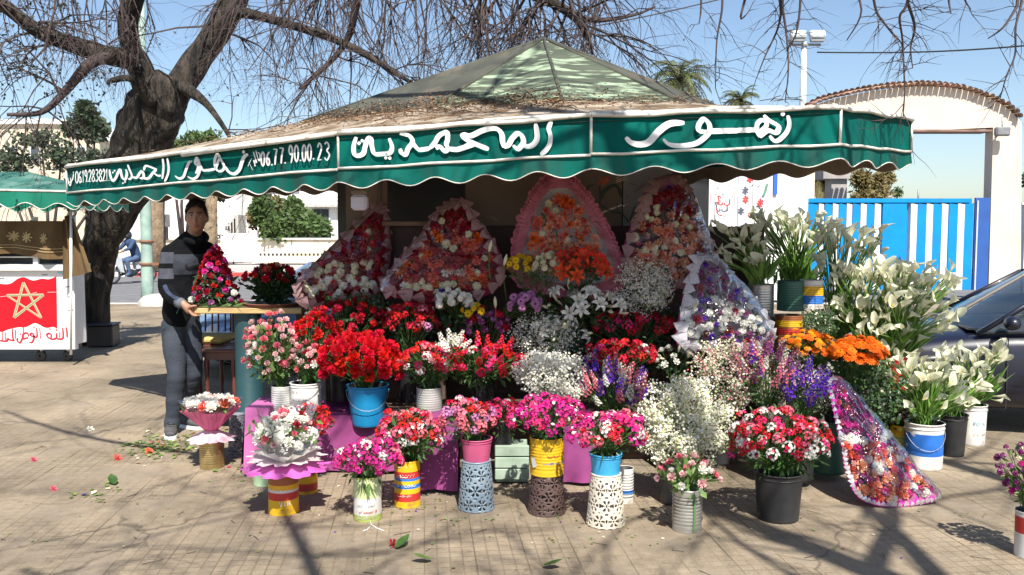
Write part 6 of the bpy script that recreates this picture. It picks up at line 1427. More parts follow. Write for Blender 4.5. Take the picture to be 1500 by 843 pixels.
_, mo, _r = tin('red and white tin at the right edge of the picture', 1506, 822, 40, 70, None, [(.0, .45, m_wh), (.55, .9, m_r)], m_wh, False, lambda mb, r, H: (scribble(mb, r, H, H*.68, .014, 5, .004, 0, 77), [m_white_p])[1])
bunch('lilac and cream flowers in the red and white tin at the right edge', 'flowers', (1462, 645, 1550, 735), mo.y, mo, [('carn_plum', 4), ('carn_mag', 1), ('pom_cream', .7)], 60, 65, 160, g_leafL, scale=.62, low=-.7)
m_gb = mat('green_drum', (.03, .12, .08), (.02, .09, .06), 4, .45)
_, mo, _r = bucket('dark green bucket in the shade behind the leaning bouquet tip', 1212, 690, 56, 78, 5.45, m_gb, None, False, .95)
gyp('small spray of white gypsophila above the dark green bucket', (1168, 538, 1232, 604), 5.3, P(1200, 612, 5.42), 1300, 66, None, [4, 2])

# ---- second row
def col(z, x=None): return z
_, mo, _r = tin('white ribbed tin at the left of the pink roses', 413, 604, 30, 40, 5.72, None, m_wh, True)
bunch('tall pink and cream roses at the left end of the second row', 'roses', (357, 455, 440, 566), mo.y, mo, [('rose_pink', 6), ('rose_blush', 3)], 84, 71, 200, g_leafL, None, .06, .015, low=-.6)
c_, mo, _r = bucket('white printed pail with a wire handle left of the blue bucket', 449, 603, 46, 44, 5.7, m_pw, None, True, .95)
mb = MB(); fm_ = cyl_fn(_r*.99); H_ = 44/1250*5.7
for zz, tx in ((.72, 'PAINT'), (.45, 'INTERIOR'), (.22, 'COLOR')): word(mb, tx, -.055, -H_*zz-.012, .0105, .018, .004, .0026, lambda a, b_, l: fm_(a, -b_, l), 0)
mb.build('label_print', [mat('print_grey', (.2, .2, .22))], c_, kind='stuff')
bunch('red and white spray roses in the white printed pail', 'roses', (420, 503, 494, 562), mo.y, mo, [('rose_blush', 3), ('rose_crim', 3), ('rose_white', 2), ('rose_pink', 2)], 44, 72, 100, None, None, .05, .013)
bunch('small bright red roses just left of the large red roses', 'roses', (430, 458, 496, 518), mo.y+.12, mo+V((0, .05, 0)), [('rose_redsmall', 6)], 40, 73, 90)
_, mo, _r = bucket('bright blue bucket full of large red roses', 539, 622, 60, 60, 5.62, m_cyan, None, True, .76)
bunch('large bright red roses in the blue bucket', 'roses', (468, 487, 590, 574), mo.y-.01, mo, [('rose_red', 1)], 105, 74, 60, None, None, .05, .014, low=-.4, up=.25, fy=.5, scale=1.0)
_, mo, _r = tin('ribbed silver tin behind the tall dianthus, right of the red roses', 629, 608, 38, 42, 5.55, None, mat('tin_dull', (.5, .5, .46), (.38, .38, .34), 6, .45, metal=.3), True)
bunch('red and white dianthus in the ribbed silver tin', 'dianthus', (584, 500, 664, 566), mo.y, mo, [('di_red', 5), ('di_redwhite', 2), ('rose_pink', .6)], 40, 75, 260, None, None, .07, .009)
bunch('small sprig of white stock right of the red dianthus', 'stock', (648, 498, 682, 532), 5.5, mo+V((.05, 0, .05)), [('sp_white', 1)], 8, 76, 20, low=.2)
def hid(label, x, Y, z0, r=.075, H=.2, m=None):
    t = thing('bucket', label, 'bucket', (x, Y, z0)); MB().lathe([(r*.8, 0), (r, H-.01), (r*1.05, H), (r*.95, H-.004), (r*.75, .03), (0, .03)], 20).build('pail', m or m_blk, t); return V((x, Y, z0+H))
mo = hid('black bucket in shade under the red stocks', P(705, 560, 5.72).x, 5.76, .42)
bunch('red stocks with dark leaves left of the bright gypsophila', 'stock', (648, 500, 768, 572), 5.66, mo, [('sp_red', 3), ('di_red', 4), ('rose_redsmall', 1)], 54, 77, 260, None, None, .07, .012)
mo = hid('black bucket in shade behind the pink pot', P(735, 640, 5.4).x, 5.42, .2)
bunch('deep crimson dianthus between the pink pot and the yellow tin', 'dianthus', (700, 584, 775, 640), 5.38, mo, [('di_crim', 4), ('di_red', 1)], 34, 78, 120)
mo = hid('black bucket in shade under the middle gypsophila', P(812, 600, 5.5).x, 5.55, .25)
gyp('sunlit white gypsophila in the middle of the stall above the magenta dianthus', (752, 512, 868, 586), 5.5, mo, 4200, 79, fr=.0078)
mo = hid('black bucket on the upper tier behind the middle gypsophila', P(800, 530, 5.85).x, 5.85, .42, .07, .28)
gyp('shaded white gypsophila under the white lilies', (748, 455, 852, 528), 5.8, mo, 2800, 80, fr=.006)
mo = hid('black bucket on the upper tier below the second heart bouquet', P(600, 520, 5.92).x, 5.88, .42, .08, .3)
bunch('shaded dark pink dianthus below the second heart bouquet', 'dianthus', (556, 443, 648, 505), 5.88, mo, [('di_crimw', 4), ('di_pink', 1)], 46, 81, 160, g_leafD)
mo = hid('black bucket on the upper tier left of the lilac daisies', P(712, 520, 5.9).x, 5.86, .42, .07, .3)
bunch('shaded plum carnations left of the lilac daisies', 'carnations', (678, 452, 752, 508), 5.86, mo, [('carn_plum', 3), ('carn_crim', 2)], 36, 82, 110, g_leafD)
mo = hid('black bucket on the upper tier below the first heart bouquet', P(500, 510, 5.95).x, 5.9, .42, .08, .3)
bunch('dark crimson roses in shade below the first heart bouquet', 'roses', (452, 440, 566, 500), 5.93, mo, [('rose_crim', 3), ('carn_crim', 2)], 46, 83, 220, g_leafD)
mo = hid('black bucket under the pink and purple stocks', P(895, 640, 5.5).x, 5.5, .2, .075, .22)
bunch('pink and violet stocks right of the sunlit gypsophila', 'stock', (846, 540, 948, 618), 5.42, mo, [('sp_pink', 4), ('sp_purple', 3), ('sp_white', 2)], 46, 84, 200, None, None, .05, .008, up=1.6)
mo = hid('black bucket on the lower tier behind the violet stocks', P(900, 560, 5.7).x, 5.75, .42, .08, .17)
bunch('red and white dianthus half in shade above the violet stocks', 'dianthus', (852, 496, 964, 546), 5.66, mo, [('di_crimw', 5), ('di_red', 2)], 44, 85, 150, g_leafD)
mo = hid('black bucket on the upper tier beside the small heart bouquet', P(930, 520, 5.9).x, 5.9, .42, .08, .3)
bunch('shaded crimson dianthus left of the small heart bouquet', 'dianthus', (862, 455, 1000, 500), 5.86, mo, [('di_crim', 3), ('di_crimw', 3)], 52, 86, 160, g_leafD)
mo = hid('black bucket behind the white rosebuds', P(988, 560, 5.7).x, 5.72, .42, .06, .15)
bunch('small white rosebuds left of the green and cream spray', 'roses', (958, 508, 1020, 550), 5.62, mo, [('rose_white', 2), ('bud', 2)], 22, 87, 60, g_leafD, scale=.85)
mo = hid('black bucket under the cream and pink spray', P(1050, 650, 5.4).x, 5.42, .12, .1, .28)
gyp('cream and pink wax flower spray right of the large gypsophila', (1002, 498, 1112, 612), 5.36, mo, 3800, 88, [p_cream, p_blush, p_white, g_leafL, p_pink], [3, 1.6, 1.4, 2, .8], .0062, None, 'wax flowers', .8, 'wax_flower_bunch')
mo = hid('black bucket under the plum and pink stocks', P(1125, 650, 5.35).x, 5.38, .12, .1, .28)
bunch('plum and pink stocks with a few white heads under the orange gerberas', 'stock', (1082, 505, 1160, 598), 5.32, mo, [('sp_plum', 3), ('sp_pink', 2), ('sp_white', 1), ('sp_purple', 1)], 40, 89, 160, None, None, .05, .008, up=1.5)
gyp('fine green and white filler flowers between the stocks under the gerberas', (1085, 505, 1200, 605), 5.36, mo+V((.03, 0, 0)), 1800, 90, [p_white, g_leafL, p_cream, p_lil], [3, 3, 1, 1], .0052, None, 'filler flowers', .8, 'filler_bunch')
mo = hid('black bucket under the deep violet stocks', P(1178, 680, 5.25).x, 5.28, .05, .08, .3)
bunch('deep violet stocks left of the leaning bouquet tip', 'stock', (1146, 545, 1206, 612), 5.22, mo, [('sp_purple', 5)], 24, 91, 80, up=1.5)
mo = hid('black bucket under the orange gerberas', P(1235, 600, 5.5).x, 5.52, .30, .09, .26)
bunch('orange gerberas on the right of the gerbera bucket', 'gerberas', (1212, 492, 1298, 548), 5.45, mo, [('ger_orange', 1)], 54, 92, 90, None, None, .06, .02, up=1.2, scale=.9)
mo = hid('black bucket under the amber gerberas', P(1180, 600, 5.55).x, 5.62, .30, .08, .26)
bunch('smaller amber and orange calendulas left of the orange gerberas', 'calendulas', (1142, 482, 1232, 540), 5.5, mo, [('ger_amber', 4), ('ger_orange', 2)], 96, 93, 90, None, None, .06, .02, up=1.0, scale=.62)
# upper shaded flowers
mo = hid('black bucket on the top tier under the yellow and white chrysanthemums', P(790, 470, 5.95).x, 6.0, .80, .09, .2)
bunch('golden yellow chrysanthemums left of the cream ones, under the third heart bouquet', 'chrysanthemums', (740, 370, 784, 412), 5.82, mo, [('dai_yellow', 1)], 20, 94, 30, up=.3, fy=.6)
bunch('cream chrysanthemums right of the golden yellow ones', 'chrysanthemums', (780, 370, 824, 414), 5.80, mo, [('pom_cream', 1)], 20, 95, 30, up=.3, fy=.6, scale=.72)
mo = hid('black bucket on the top tier under the white pompons', P(680, 490, 5.98).x, 6.02, .80, .08, .12)
bunch('white pompon chrysanthemums right below the second heart bouquet', 'chrysanthemums', (636, 424, 694, 462), 5.84, mo, [('pom_white', 1)], 22, 96, 40, up=.3, fy=.6, scale=.8)
bunch('few yellow daisies beside the white pompons', 'daisies', (674, 446, 710, 468), 5.78, mo, [('dai_yellow', 1)], 8, 97, 10, up=.3, fy=.7)
bunch('lilac daisies in the middle of the shaded tier', 'daisies', (744, 430, 798, 470), 5.72, mo+V((.2, 0, 0)), [('dai_lilac', 1)], 20, 98, 40, up=.2, fy=.9, scale=.95)
mo = hid('black bucket on the top tier under the white lilies', P(850, 480, 5.98).x, 6.0, .80, .09, .14)
bunch('open white lilies with long buds right of the lilac daisies', 'lilies', (796, 424, 912, 482), 5.74, mo, [('lily_white', 5), ('bud', 3)], 22, 99, 90, g_leafD, None, .08, .013, up=.3, fy=.9, scale=1.0)
bunch('dusty white lilies lower, over the shaded gypsophila', 'lilies', (788, 470, 862, 518), 5.70, mo+V((-.05, 0, -.1)), [('lily_white', 5), ('bud', 1)], 10, 100, 40, g_leafD, None, .08, .013, up=.2, fy=1.0, scale=.85)
bunch('fiery orange red lilies under the third heart bouquet', 'lilies', (812, 366, 894, 428), 5.78, mo+V((0, 0, .1)), [('lily_orange', 1)], 16, 101, 60, g_leafD, None, .08, .013, up=.2, fy=1.0)
mo = hid('black bucket on the top tier under the shaded gypsophila by the fourth heart bouquet', P(945, 480, 5.98).x, 6.02, .80, .09, .14)
gyp('shaded gypsophila between the third and fourth heart bouquets', (898, 376, 990, 462), 5.84, mo, 3400, 102, fr=.006)
for i, (x, y) in enumerate(((738, 390), (716, 370), (726, 452))):
    o = thing('lily_bud', ('long green lily bud left of the golden chrysanthemums', 'upper long green lily bud right of the second heart bouquet', 'long green lily bud above the yellow daisies')[i], 'lily bud', P(x, y, 5.75)); inst('bud', K['bud'][0], o, (0, 0, 0), (.25-.3*(i == 2), -.3, 1), 1.1); MB().tube([(0, 0, 0), (.0, .02, -.1), (.02, .06, -.25)], .003, 4).build('stem', g_stem, o)

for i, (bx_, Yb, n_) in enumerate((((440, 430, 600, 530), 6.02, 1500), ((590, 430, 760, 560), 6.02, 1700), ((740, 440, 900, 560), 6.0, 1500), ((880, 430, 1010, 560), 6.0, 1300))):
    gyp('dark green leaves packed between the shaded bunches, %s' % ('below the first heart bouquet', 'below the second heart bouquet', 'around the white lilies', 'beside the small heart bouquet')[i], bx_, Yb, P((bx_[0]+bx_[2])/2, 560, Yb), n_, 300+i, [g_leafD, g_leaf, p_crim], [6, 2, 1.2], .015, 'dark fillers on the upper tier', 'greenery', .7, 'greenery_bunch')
# ---- calla tier on the right
_, mo, _r = tin('ribbed silver tin of callas on the upper shelf, beside the small heart bouquet', 1114, 462, 38, 46, 6.15, None, None, True)
callas('shaded callas leaning left in the upper silver tin', (1046, 335, 1122, 400), 6.05, mo, 16, 111)
_, mo, _r = tin('printed blue and yellow tin of callas on the upper shelf', 1188, 452, 34, 42, 6.1, [(.2, .5, m_bl), (.5, .8, m_y)], m_wh, True)
callas('callas standing tall over the upper shelf against the painted panels', (1104, 322, 1222, 372), 6.8, P(1165, 425, 6.8), 46, 112, spread=.05)
tin('ribbed dark tin on the upper shelf between the two printed tins', 1158, 455, 40, 44, 6.12, None, m_gb, True)
tin('orange and gold printed tin on the middle shelf', 1156, 495, 40, 34, 5.95, [(.2, .45, m_r), (.55, .8, m_y)], m_br, True)
_, mo, _r = tin('white tin of callas on the middle shelf behind the gerberas', 1222, 545, 34, 50, 6.3, [(.4, .7, m_r)], m_wh, True)
callas('callas rising in front of the left part of the blue gate', (1196, 345, 1290, 430), 6.3, mo, 34, 113, yv=.12)
_, mo, _r = tin('silver tin of callas on the middle shelf, right of the white tin', 1262, 555, 34, 50, 6.15, None, None, True)
callas('callas in the middle of the right hand mass, under the gate', (1222, 400, 1330, 480), 6.1, mo, 38, 114, yv=.12)
_, mo, _r = bucket('red bucket of callas behind the orange gerberas', 1312, 572, 40, 52, 6.05, mat('red_plastic', (.45, .03, .03), (.38, .025, .025), 4, .45), None, False)
callas('callas leaning far right in front of the navy car', (1290, 398, 1392, 500), 5.95, mo, 52, 115, yv=.14, spread=.04)
_, mo, _r = bucket('tall black bucket standing behind the purple statice', 1288, 669, 46, 80, 6.05, m_blk, None, False)
callas('lower callas just above the blue banded pail bunch', (1262, 452, 1345, 540), 6.0, mo, 24, 116, yv=.1)
gyp('dark filler greens below the small calla tins', (1165, 452, 1225, 500), 5.9, P(1190, 515, 5.95), 800, 117, [g_leafD, g_leaf, p_cream], [5, 3, .6], .007, None, 'greenery', .8, 'greenery_bunch')
gyp('dark greens filling behind the gerberas', (1195, 520, 1330, 640), 5.62, P(1250, 600, 5.75), 1900, 118, [g_leafD, g_leaf], [5, 3], .012, None, 'greenery', .6, 'greenery_bunch')

# ---- on the counter
bq = thing('rose_arrangement', 'pyramid of dark red and magenta roses the man is arranging on the counter', 'bouquet', P(316, 450, 6.5))
q = random.Random(55)
for i in range(72):
    u = (i+.5)/72; z = .42*u; rr = (1-u)**.8*.17+.012; a = i*2.4; p = V((rr*math.cos(a), rr*.8*math.sin(a), z+.03)); k = q.choices(['rose_crim', 'carn_crim', 'carn_mag', 'rose_redsmall', 'pom_white', 'rose_coral'], [5, 3, 3, 2, .7, .5])[0]
    if z < .08 and q.random() < .6: k = q.choice(['pom_white', 'carn_plum'])
    inst(pname(k), q.choice(K[k]), bq, p, (p.x*4, p.y*4, .35), q.uniform(.75, 1.15), q.random()*6)
lf = MB(); [leaf_into(lf, V((q.gauss(0, .08), q.gauss(0, .07), q.random()*.25)), rv(q)+V((0, 0, .2)), .07, .013, q) for _ in range(260)]; lf.build('foliage', g_leafD, bq, kind='stuff')
gl = tag(MB(), '', '') if False else MB(); [leaf_into(gl, V((P(q.uniform(296, 350), 449, 6.42).x, 6.42+q.gauss(0, .03), zt+.008)), (q.uniform(-1, 1), q.gauss(0, .3), .08), .09, .008, q) for _ in range(40)]
tag(gl.build('cut_stems', g_leafL, None, kind='stuff'), 'fresh cut green stems lying on the front edge of the counter', 'cut stems')
_, mo, _r = bucket('brown clay dish under the red flowers at the right of the counter', 402, 451, 88, 9, 6.55, mat('clay_dish', (.25, .09, .05), (.2, .07, .04), 6, .7), None, False, .85, 'plant_pot', 'dish', None, False)
bunch('red carnations over dark leaves in the clay dish on the counter', 'carnations', (358, 384, 444, 446), 6.6, mo, [('rose_redsmall', 3), ('rose_crim', 3), ('rose_coral', .5)], 40, 120, 600, g_leafD, None, .06, .018, low=.15, up=.6)

# ================================================================ HEART BOUQUETS
def heart(label, outl, o_, n_, rim_m, tri_m, kinds, n, seed, tri=.06, bulge=.10, ruffle=False, size=.98, lining=None, shrink=.80, celo=None, leafm_=None, top_m=None):
    q = random.Random(seed); o_ = V(o_); n_ = V(n_).normalized(); base_ = PP(*outl[0], o_, n_); t = thing('heart_bouquet', label, 'bouquet', base_)
    pts2 = spline(outl+[outl[0]], 5)[:-1]; W = [PP(x, y, o_, n_)-base_ for x, y in pts2]; N_ = len(W); cen = sum(W, V())/N_; cx = sum(p[0] for p in pts2)/N_; cy = sum(p[1] for p in pts2)/N_
    if n_.y > 0: n_ = -n_
    def shell(k, dp): return [cen+(w_-cen)*k+n_*dp for w_ in W]
    rings = [shell(1.0, 0), shell(.93, -.02), shell(.8, -bulge*.6), shell(.5, -bulge), shell(.04, -bulge*1.15)]
    vs = [p for r_ in rings for p in r_]; MB().add(vs, [(j*N_+i, j*N_+(i+1) % N_, (j+1)*N_+(i+1) % N_, (j+1)*N_+i) for j in range(4) for i in range(N_)], 0, True).build('backing', rim_m, t)
    if lining:
        rg_ = [shell(.97, .004), shell(.9, -.02), shell(.76, -bulge*.55), shell(.5, -bulge+.006), shell(.04, -bulge*1.15+.008)]; MB().add([p for r_ in rg_ for p in r_], [(j*N_+i, j*N_+(i+1) % N_, (j+1)*N_+(i+1) % N_, (j+1)*N_+i) for j in range(4) for i in range(N_)], 0, True).build('lining', lining, t)
    per = sum((W[i]-W[i-1]).length for i in range(N_)); k = max(10, int(per/tri)); acc = 0; idx = 0
    tm = MB().add([(-.55, 0, 0), (.55, 0, 0), (.35, 0.12, .62), (0, .02, .95), (-.4, .10, .55)], [(0, 1, 2, 3, 4)]).mesh('paper_point', tri_m)
    for j in range(k):
        f = j/k*N_; i = int(f) % N_; w_ = W[i].lerp(W[(i+1) % N_], f-int(f)); inw = (cen-w_).normalized(); tang = (W[(i+1) % N_]-W[i]).normalized()
        o = bpy.data.objects.new('paper_point', tm); COL.objects.link(o); o.parent = t; zax = (inw*(-.25 if ruffle else .9)+n_*.5+rv(q, .12)).normalized(); xax = (tang-zax*tang.dot(zax)).normalized(); yax = zax.cross(xax)
        M = Matrix((xax, yax, zax)).transposed().to_4x4(); sc_ = tri*q.uniform(.85, 1.25); o.matrix_basis = Matrix.Translation(w_+n_*.006+inw*(.0 if ruffle else .004)) @ M @ Matrix.Scale(sc_, 4)
    if ruffle:
        for rr_, dep in ((1.0, .03), (.93, .045)):
            rg = []
            for i in range(N_*4):
                f = i/4; a = W[int(f) % N_].lerp(W[(int(f)+1) % N_], f-int(f)); a = cen+(a-cen)*rr_; s_ = math.sin(i*1.9); out = (a-cen).normalized(); rg.append((a-out*.05+n_*.0, a+out*(.018+.008*s_)+n_*(dep+.012*math.cos(i*2.3))))
            L_ = len(rg); MB().add([p for ab in rg for p in ab], [(2*i, 2*((i+1) % L_), 2*((i+1) % L_)+1, 2*i+1) for i in range(L_)], 0, True).build('ruffle', tri_m, t)
    # flowers inside
    pts = []; xs_ = [p[0] for p in pts2]; ys_ = [p[1] for p in pts2]; tries = 0; inner = [(cx+(x-cx)*shrink, cy+(y-cy)*shrink) for x, y in pts2]; ymin, ymax = min(ys_), max(ys_)
    dmin = math.sqrt((max(xs_)-min(xs_))*(ymax-ymin)*.55*shrink*shrink/n)*.74
    while len(pts) < n and tries < n*120:
        tries += 1; x = q.uniform(min(xs_), max(xs_)); y = q.uniform(ymin, ymax)
        if in_poly(x, y, inner) and all((x-a)**2+(y-b_)**2 > dmin*dmin for a, b_ in pts): pts.append((x, y))
    lf = MB()
    for x, y in pts:
        u = (y-ymin)/(ymax-ymin); kk = [(k_, w_(u)) for k_, w_ in kinds]; tot = sum(w_ for _, w_ in kk)
        if tot <= 0: continue
        k_ = q.choices([a for a, b_ in kk], [b_ for a, b_ in kk])[0]; p = PP(x, y, o_, n_)-base_; rad = (p-cen).length; p = p+n_*(.01+q.uniform(-.012, .012)+.035*max(0, 1-rad/.3))
        inst(pname(k_), q.choice(K[k_]), t, p-n_*.02, (n_+rv(q, .25)).normalized(), size*q.uniform(.8, 1.15), q.random()*6)
    for _ in range(int(n*8)):
        x = q.uniform(min(xs_), max(xs_)); y = q.uniform(ymin, ymax)
        if in_poly(x, y, inner): leaf_into(lf, PP(x, y, o_, n_)-base_-n_*.02, (n_*.6+rv(q, .7)).normalized(), q.uniform(.03, .06), .009, q)
    lf.build('foliage', leafm_ or g_leafD, t, kind='stuff')
    def cf(i, k_, dp):
        w_ = W[i]; a = math.sin(i*1.3+seed)*.006+.008*noise.noise(V((i*.7, k_*5, seed))); return cen+(w_-cen)*k_+n_*(dp+a)
    rr = [(1.0, .012), (.88, .055), (.65, .08), (.35, .09), (.03, .088)]; vs = [cf(i, a, b_) for a, b_ in rr for i in range(N_)]
    MB().add(vs, [(j*N_+i, j*N_+(i+1) % N_, (j+1)*N_+(i+1) % N_, (j+1)*N_+i) for j in range(4) for i in range(N_)], 0, True).build('cellophane', celo or m_cel, t)
    # glinting folds of film
    fo = MB()
    for _ in range(0):
        i = q.randrange(N_); a = cf(i, .9, .06); b_ = cf((i+q.randint(-4, 4)) % N_, .4, .095); c = a.lerp(b_, .5)+n_*.012; s_ = (b_-a).cross(n_).normalized()*.006; fo.add([a-s_, a+s_, c+s_*1.6, b_+s_, b_-s_, c-s_*.6], [(0, 1, 2, 5), (5, 2, 3, 4)])
    if fo.v: fo.build('film_fold', mat('film_highlight', (.9, .9, .9), None, 1, .12, alpha=.4, spec=1), t)
    return t
c1 = lambda v: (lambda u: v)
m_hr = mat('wrap_crimson', (.34, .012, .045), (.24, .01, .035), 6, .5, .003, 20, thin=.15); m_hm = mat('wrap_magenta', (.58, .03, .25), (.48, .02, .19), 6, .5, .003, 20, thin=.15); m_tp = mat('paper_blush', (.46, .3, .3), (.38, .2, .22), 8, .7, thin=.3); m_tw = mat('paper_white', (.72, .70, .72), (.62, .6, .64), 8, .7, thin=.3); m_tpk = mat('paper_rose', (.6, .2, .27), (.5, .14, .2), 8, .7, thin=.3)
NV = (0, -1, .12)
def HO(px, py, Y): return P(px, py, Y)
heart('leftmost heart bouquet, red wrap with white pompons low and dark top', [(552, 298), (566, 304), (573, 345), (571, 392), (556, 430), (515, 442), (472, 452), (442, 450), (430, 428), (444, 402), (480, 366), (522, 325)], HO(510, 400, 6.12), (.25, -1, .12), m_hr, m_tp, [('pom_cream', lambda u: 4 if u > .55 else .4), ('pom_white', lambda u: 3 if u > .7 else 0), ('carn_crim', lambda u: 2), ('carn_plum', lambda u: 1 if u < .55 else .4), ('rose_crim', lambda u: 3)], 110, 201, .085)
heart('second heart bouquet from the left, orange roses above white ones in red wrap', [(660, 294), (684, 292), (702, 322), (726, 356), (740, 395), (733, 420), (692, 440), (625, 443), (580, 436), (558, 425), (568, 400), (592, 368), (616, 342), (636, 310)], HO(650, 400, 5.95), NV, m_hr, m_tp, [('rose_orange', lambda u: 5 if .3 < u < .85 else .2), ('carn_crim', lambda u: 3), ('rose_crim', lambda u: 3 if u < .4 else 1.5), ('pom_cream', lambda u: 2.4 if u > .78 else (.7 if u > .2 else .2)), ('carn_violet', lambda u: .3 if u > .7 else 0), ('rose_white', lambda u: 1.6 if u > .7 else .1)], 124, 202, .09)
heart('third heart bouquet, edged with a wide pink and white ruffle, orange and coral roses', [(800, 262), (832, 260), (858, 285), (882, 322), (902, 362), (914, 402), (900, 425), (840, 434), (778, 422), (752, 402), (755, 352), (768, 310), (784, 280)], HO(830, 380, 5.95), NV, m_tw, m_tpk, [('rose_orange', lambda u: 5 if u > .2 else .3), ('rose_coral', lambda u: 3 if u > .3 else 0), ('pom_cream', lambda u: 1 if u > .2 else 0)], 74, 203, .05, .1, True, 1.0, None, .66, None, g_leaf)
heart('fourth heart bouquet, magenta wrap with red top and peach roses', [(958, 262), (988, 256), (1012, 276), (1030, 320), (1044, 358), (1050, 395), (1022, 420), (960, 422), (916, 402), (914, 360), (928, 320), (940, 288)], HO(980, 380, 5.92), (.1, -1, .12), m_hm, m_tp, [('rose_peach', lambda u: 5 if u > .4 else .5), ('rose_crim', lambda u: 4 if u < .65 else 1), ('carn_violet', lambda u: .8 if u < .4 else .1), ('pom_cream', lambda u: 1.2 if .3 < u < .7 else .3), ('rose_coral', lambda u: 2 if u > .5 else .2), ('rose_blush', lambda u: 1.2 if u > .5 else 0)], 108, 204, .09, lining=mat('tissue_mauve', (.34, .12, .22), (.25, .08, .18), 8, .7))
heart('small heart bouquet with blue white flowers at the right, in front of the others', [(1018, 372), (1045, 374), (1076, 402), (1110, 440), (1134, 482), (1128, 506), (1080, 518), (1012, 512), (990, 500), (997, 450), (1005, 408)], HO(1060, 450, 5.62), (.1, -1, .16), m_hm, m_tw, [('pom_white', lambda u: 3 if u > .45 else .4), ('rose_white', lambda u: 2 if u > .5 else .3), ('carn_violet', lambda u: .7), ('carn_plum', lambda u: 1.4), ('rose_crim', lambda u: 1)], 66, 205, .085, lining=mat('tissue_grey', (.42, .38, .44), (.28, .24, .32), 8, .7))
# the one lying back against the buckets, its foot on the paving
gA = G(1318, 742); gB = P(1222, 557, gA.y+.38); dirv = (gB-gA); side_ = V((1, 0, 0)); nn = side_.cross(dirv).normalized(); nn = nn if nn.y < 0 else -nn
nn = (nn+V((.12, 0, 0))).normalized()
heart('cellophane wrapped bouquet of coral and white roses leaning with its foot on the paving', [(1211, 556), (1226, 551), (1244, 568), (1272, 600), (1312, 648), (1352, 698), (1378, 728), (1346, 740), (1296, 743), (1258, 730), (1240, 696), (1231, 655), (1221, 605)], gA+V((0, 0, .03)), nn, mat('wrap_magenta_foil', (.62, .03, .38), (.5, .02, .3), 6, .35, .003, 20), mat('foil_silver', (.72, .7, .74), (.6, .58, .62), 8, .3, metal=.4), [('rose_coral', lambda u: 6 if u > .5 else 0), ('pom_white', lambda u: 3.4 if u > .45 else .3), ('carn_mag', lambda u: 3 if u > .1 else 4), ('carn_plum', lambda u: 3 if u < .6 else 1.0), ('rose_pink', lambda u: 1.5), ('rose_white', lambda u: .8 if u > .5 else .2)], 110, 206, .03, .05, False, .92, None, .84)

# ================================================================ LITTER
q = random.Random(90)
lm_ = MB()
def ground_leaf(mb, x, y, s, mi): 
    p = G(x, y)+V((0, 0, .004)); a = q.random()*6.28; d = V((math.cos(a), math.sin(a), 0)); e = V((-math.sin(a), math.cos(a), 0))*.38; h = s*.25*q.random()
    mb.add([p, p+d*s*.45+e*s+V((0, 0, h)), p+d*s*.5+V((0, 0, .002)), p+d*s*.45-e*s+V((0, 0, h)), p+d*s+V((0, 0, h*1.3))], [(0, 2, 1), (0, 3, 2), (1, 2, 4), (2, 3, 4)], mi)
for cx_, cy_, sx, sy, n in ((250, 655, 36, 9, 230), (205, 656, 14, 6, 50), (290, 645, 30, 9, 90), (155, 715, 18, 4, 10), (120, 725, 14, 3, 12), (140, 735, 8, 3, 5), (352, 690, 10, 8, 10), (450, 700, 60, 40, 30), (740, 765, 120, 12, 50), (1050, 740, 110, 20, 30), (700, 770, 500, 40, 70), (300, 760, 300, 50, 40), (600, 740, 80, 10, 30), (900, 790, 70, 10, 20), (1250, 760, 200, 40, 30)):
    for _ in range(n):
        x, y = q.gauss(cx_, sx), q.gauss(cy_, sy)
        if 560 < y < 842: ground_leaf(lm_, x, y, q.uniform(.015, .05) if cy_ > 640 and sx < 50 else q.uniform(.008, .026), q.choices((0, 1, 2, 3, 4, 5), (6, 5, 1.2, .3, .15, 1.6))[0])
lm_.build('leaf_litter', [g_leafL, mat('litter_green', (.2, .28, .06), (.12, .18, .04), 9, .6), mat('litter_cream', (.62, .58, .4), None, 1, .7), p_hot, p_pur, MATS['dead_leaf']], None, kind='stuff')['label'] = 'scattered green leaves and petals on the paving'
tw_ = MB()
for _ in range(60): p = G(q.uniform(0, 1450), q.uniform(600, 840))+V((0, 0, .004)); a = q.gauss(0, .6); tw_.tube([p, p+V((math.cos(a), math.sin(a), .03))*q.uniform(.03, .1)], .0016, 3)
tw_.build('twig_litter', m_twig, None, kind='stuff')['label'] = 'thin dry twigs scattered on the paving'
for i, (x, y, k, lab) in enumerate(((132, 631, 'rose_white', 'pale yellow rose head fallen alone on the paving, far left'), (172, 654+20, 'rose_coral', 'small orange rose head dropped between the leaves at left'), (78, 719, 'rose_pink', 'pink petal cluster on the paving, lower left'), (49, 676, 'rose_pink', 'pink petal cluster further back on the left paving'), (576, 800, 'rose_crim', 'red flower head fallen in front of the lime tin'), (218, 664, 'rose_orange', 'orange flower among the fallen leaves near the man'))):
    o = thing('fallen_bloom', lab, 'flower', G(x, y)+V((0, 0, .006))); inst('bloom', K[k][0], o, (0, 0, .004), (.5, -.3, .6), (.9, .9, .45))
for i, (x, y) in enumerate(((796, 832), (250+330, 690+40+76), (168, 712), (592+40, 823))):
    lbv = leafm(.1, .03); o = thing('fallen_leaf', ('large dark green leaf at the bottom centre of the paving', 'curled green leaf below the fallen red flower head', 'green leaf sprig on the left paving', 'pale leaf near the bottom, left of the dark leaf')[i], 'leaf', G(x, y)+V((0, 0, .012)), None, lbv.mesh('leaf', g_leaf if i != 3 else g_leafL)); o.rotation_euler = (R(80), 0, 1.2+i*1.3)

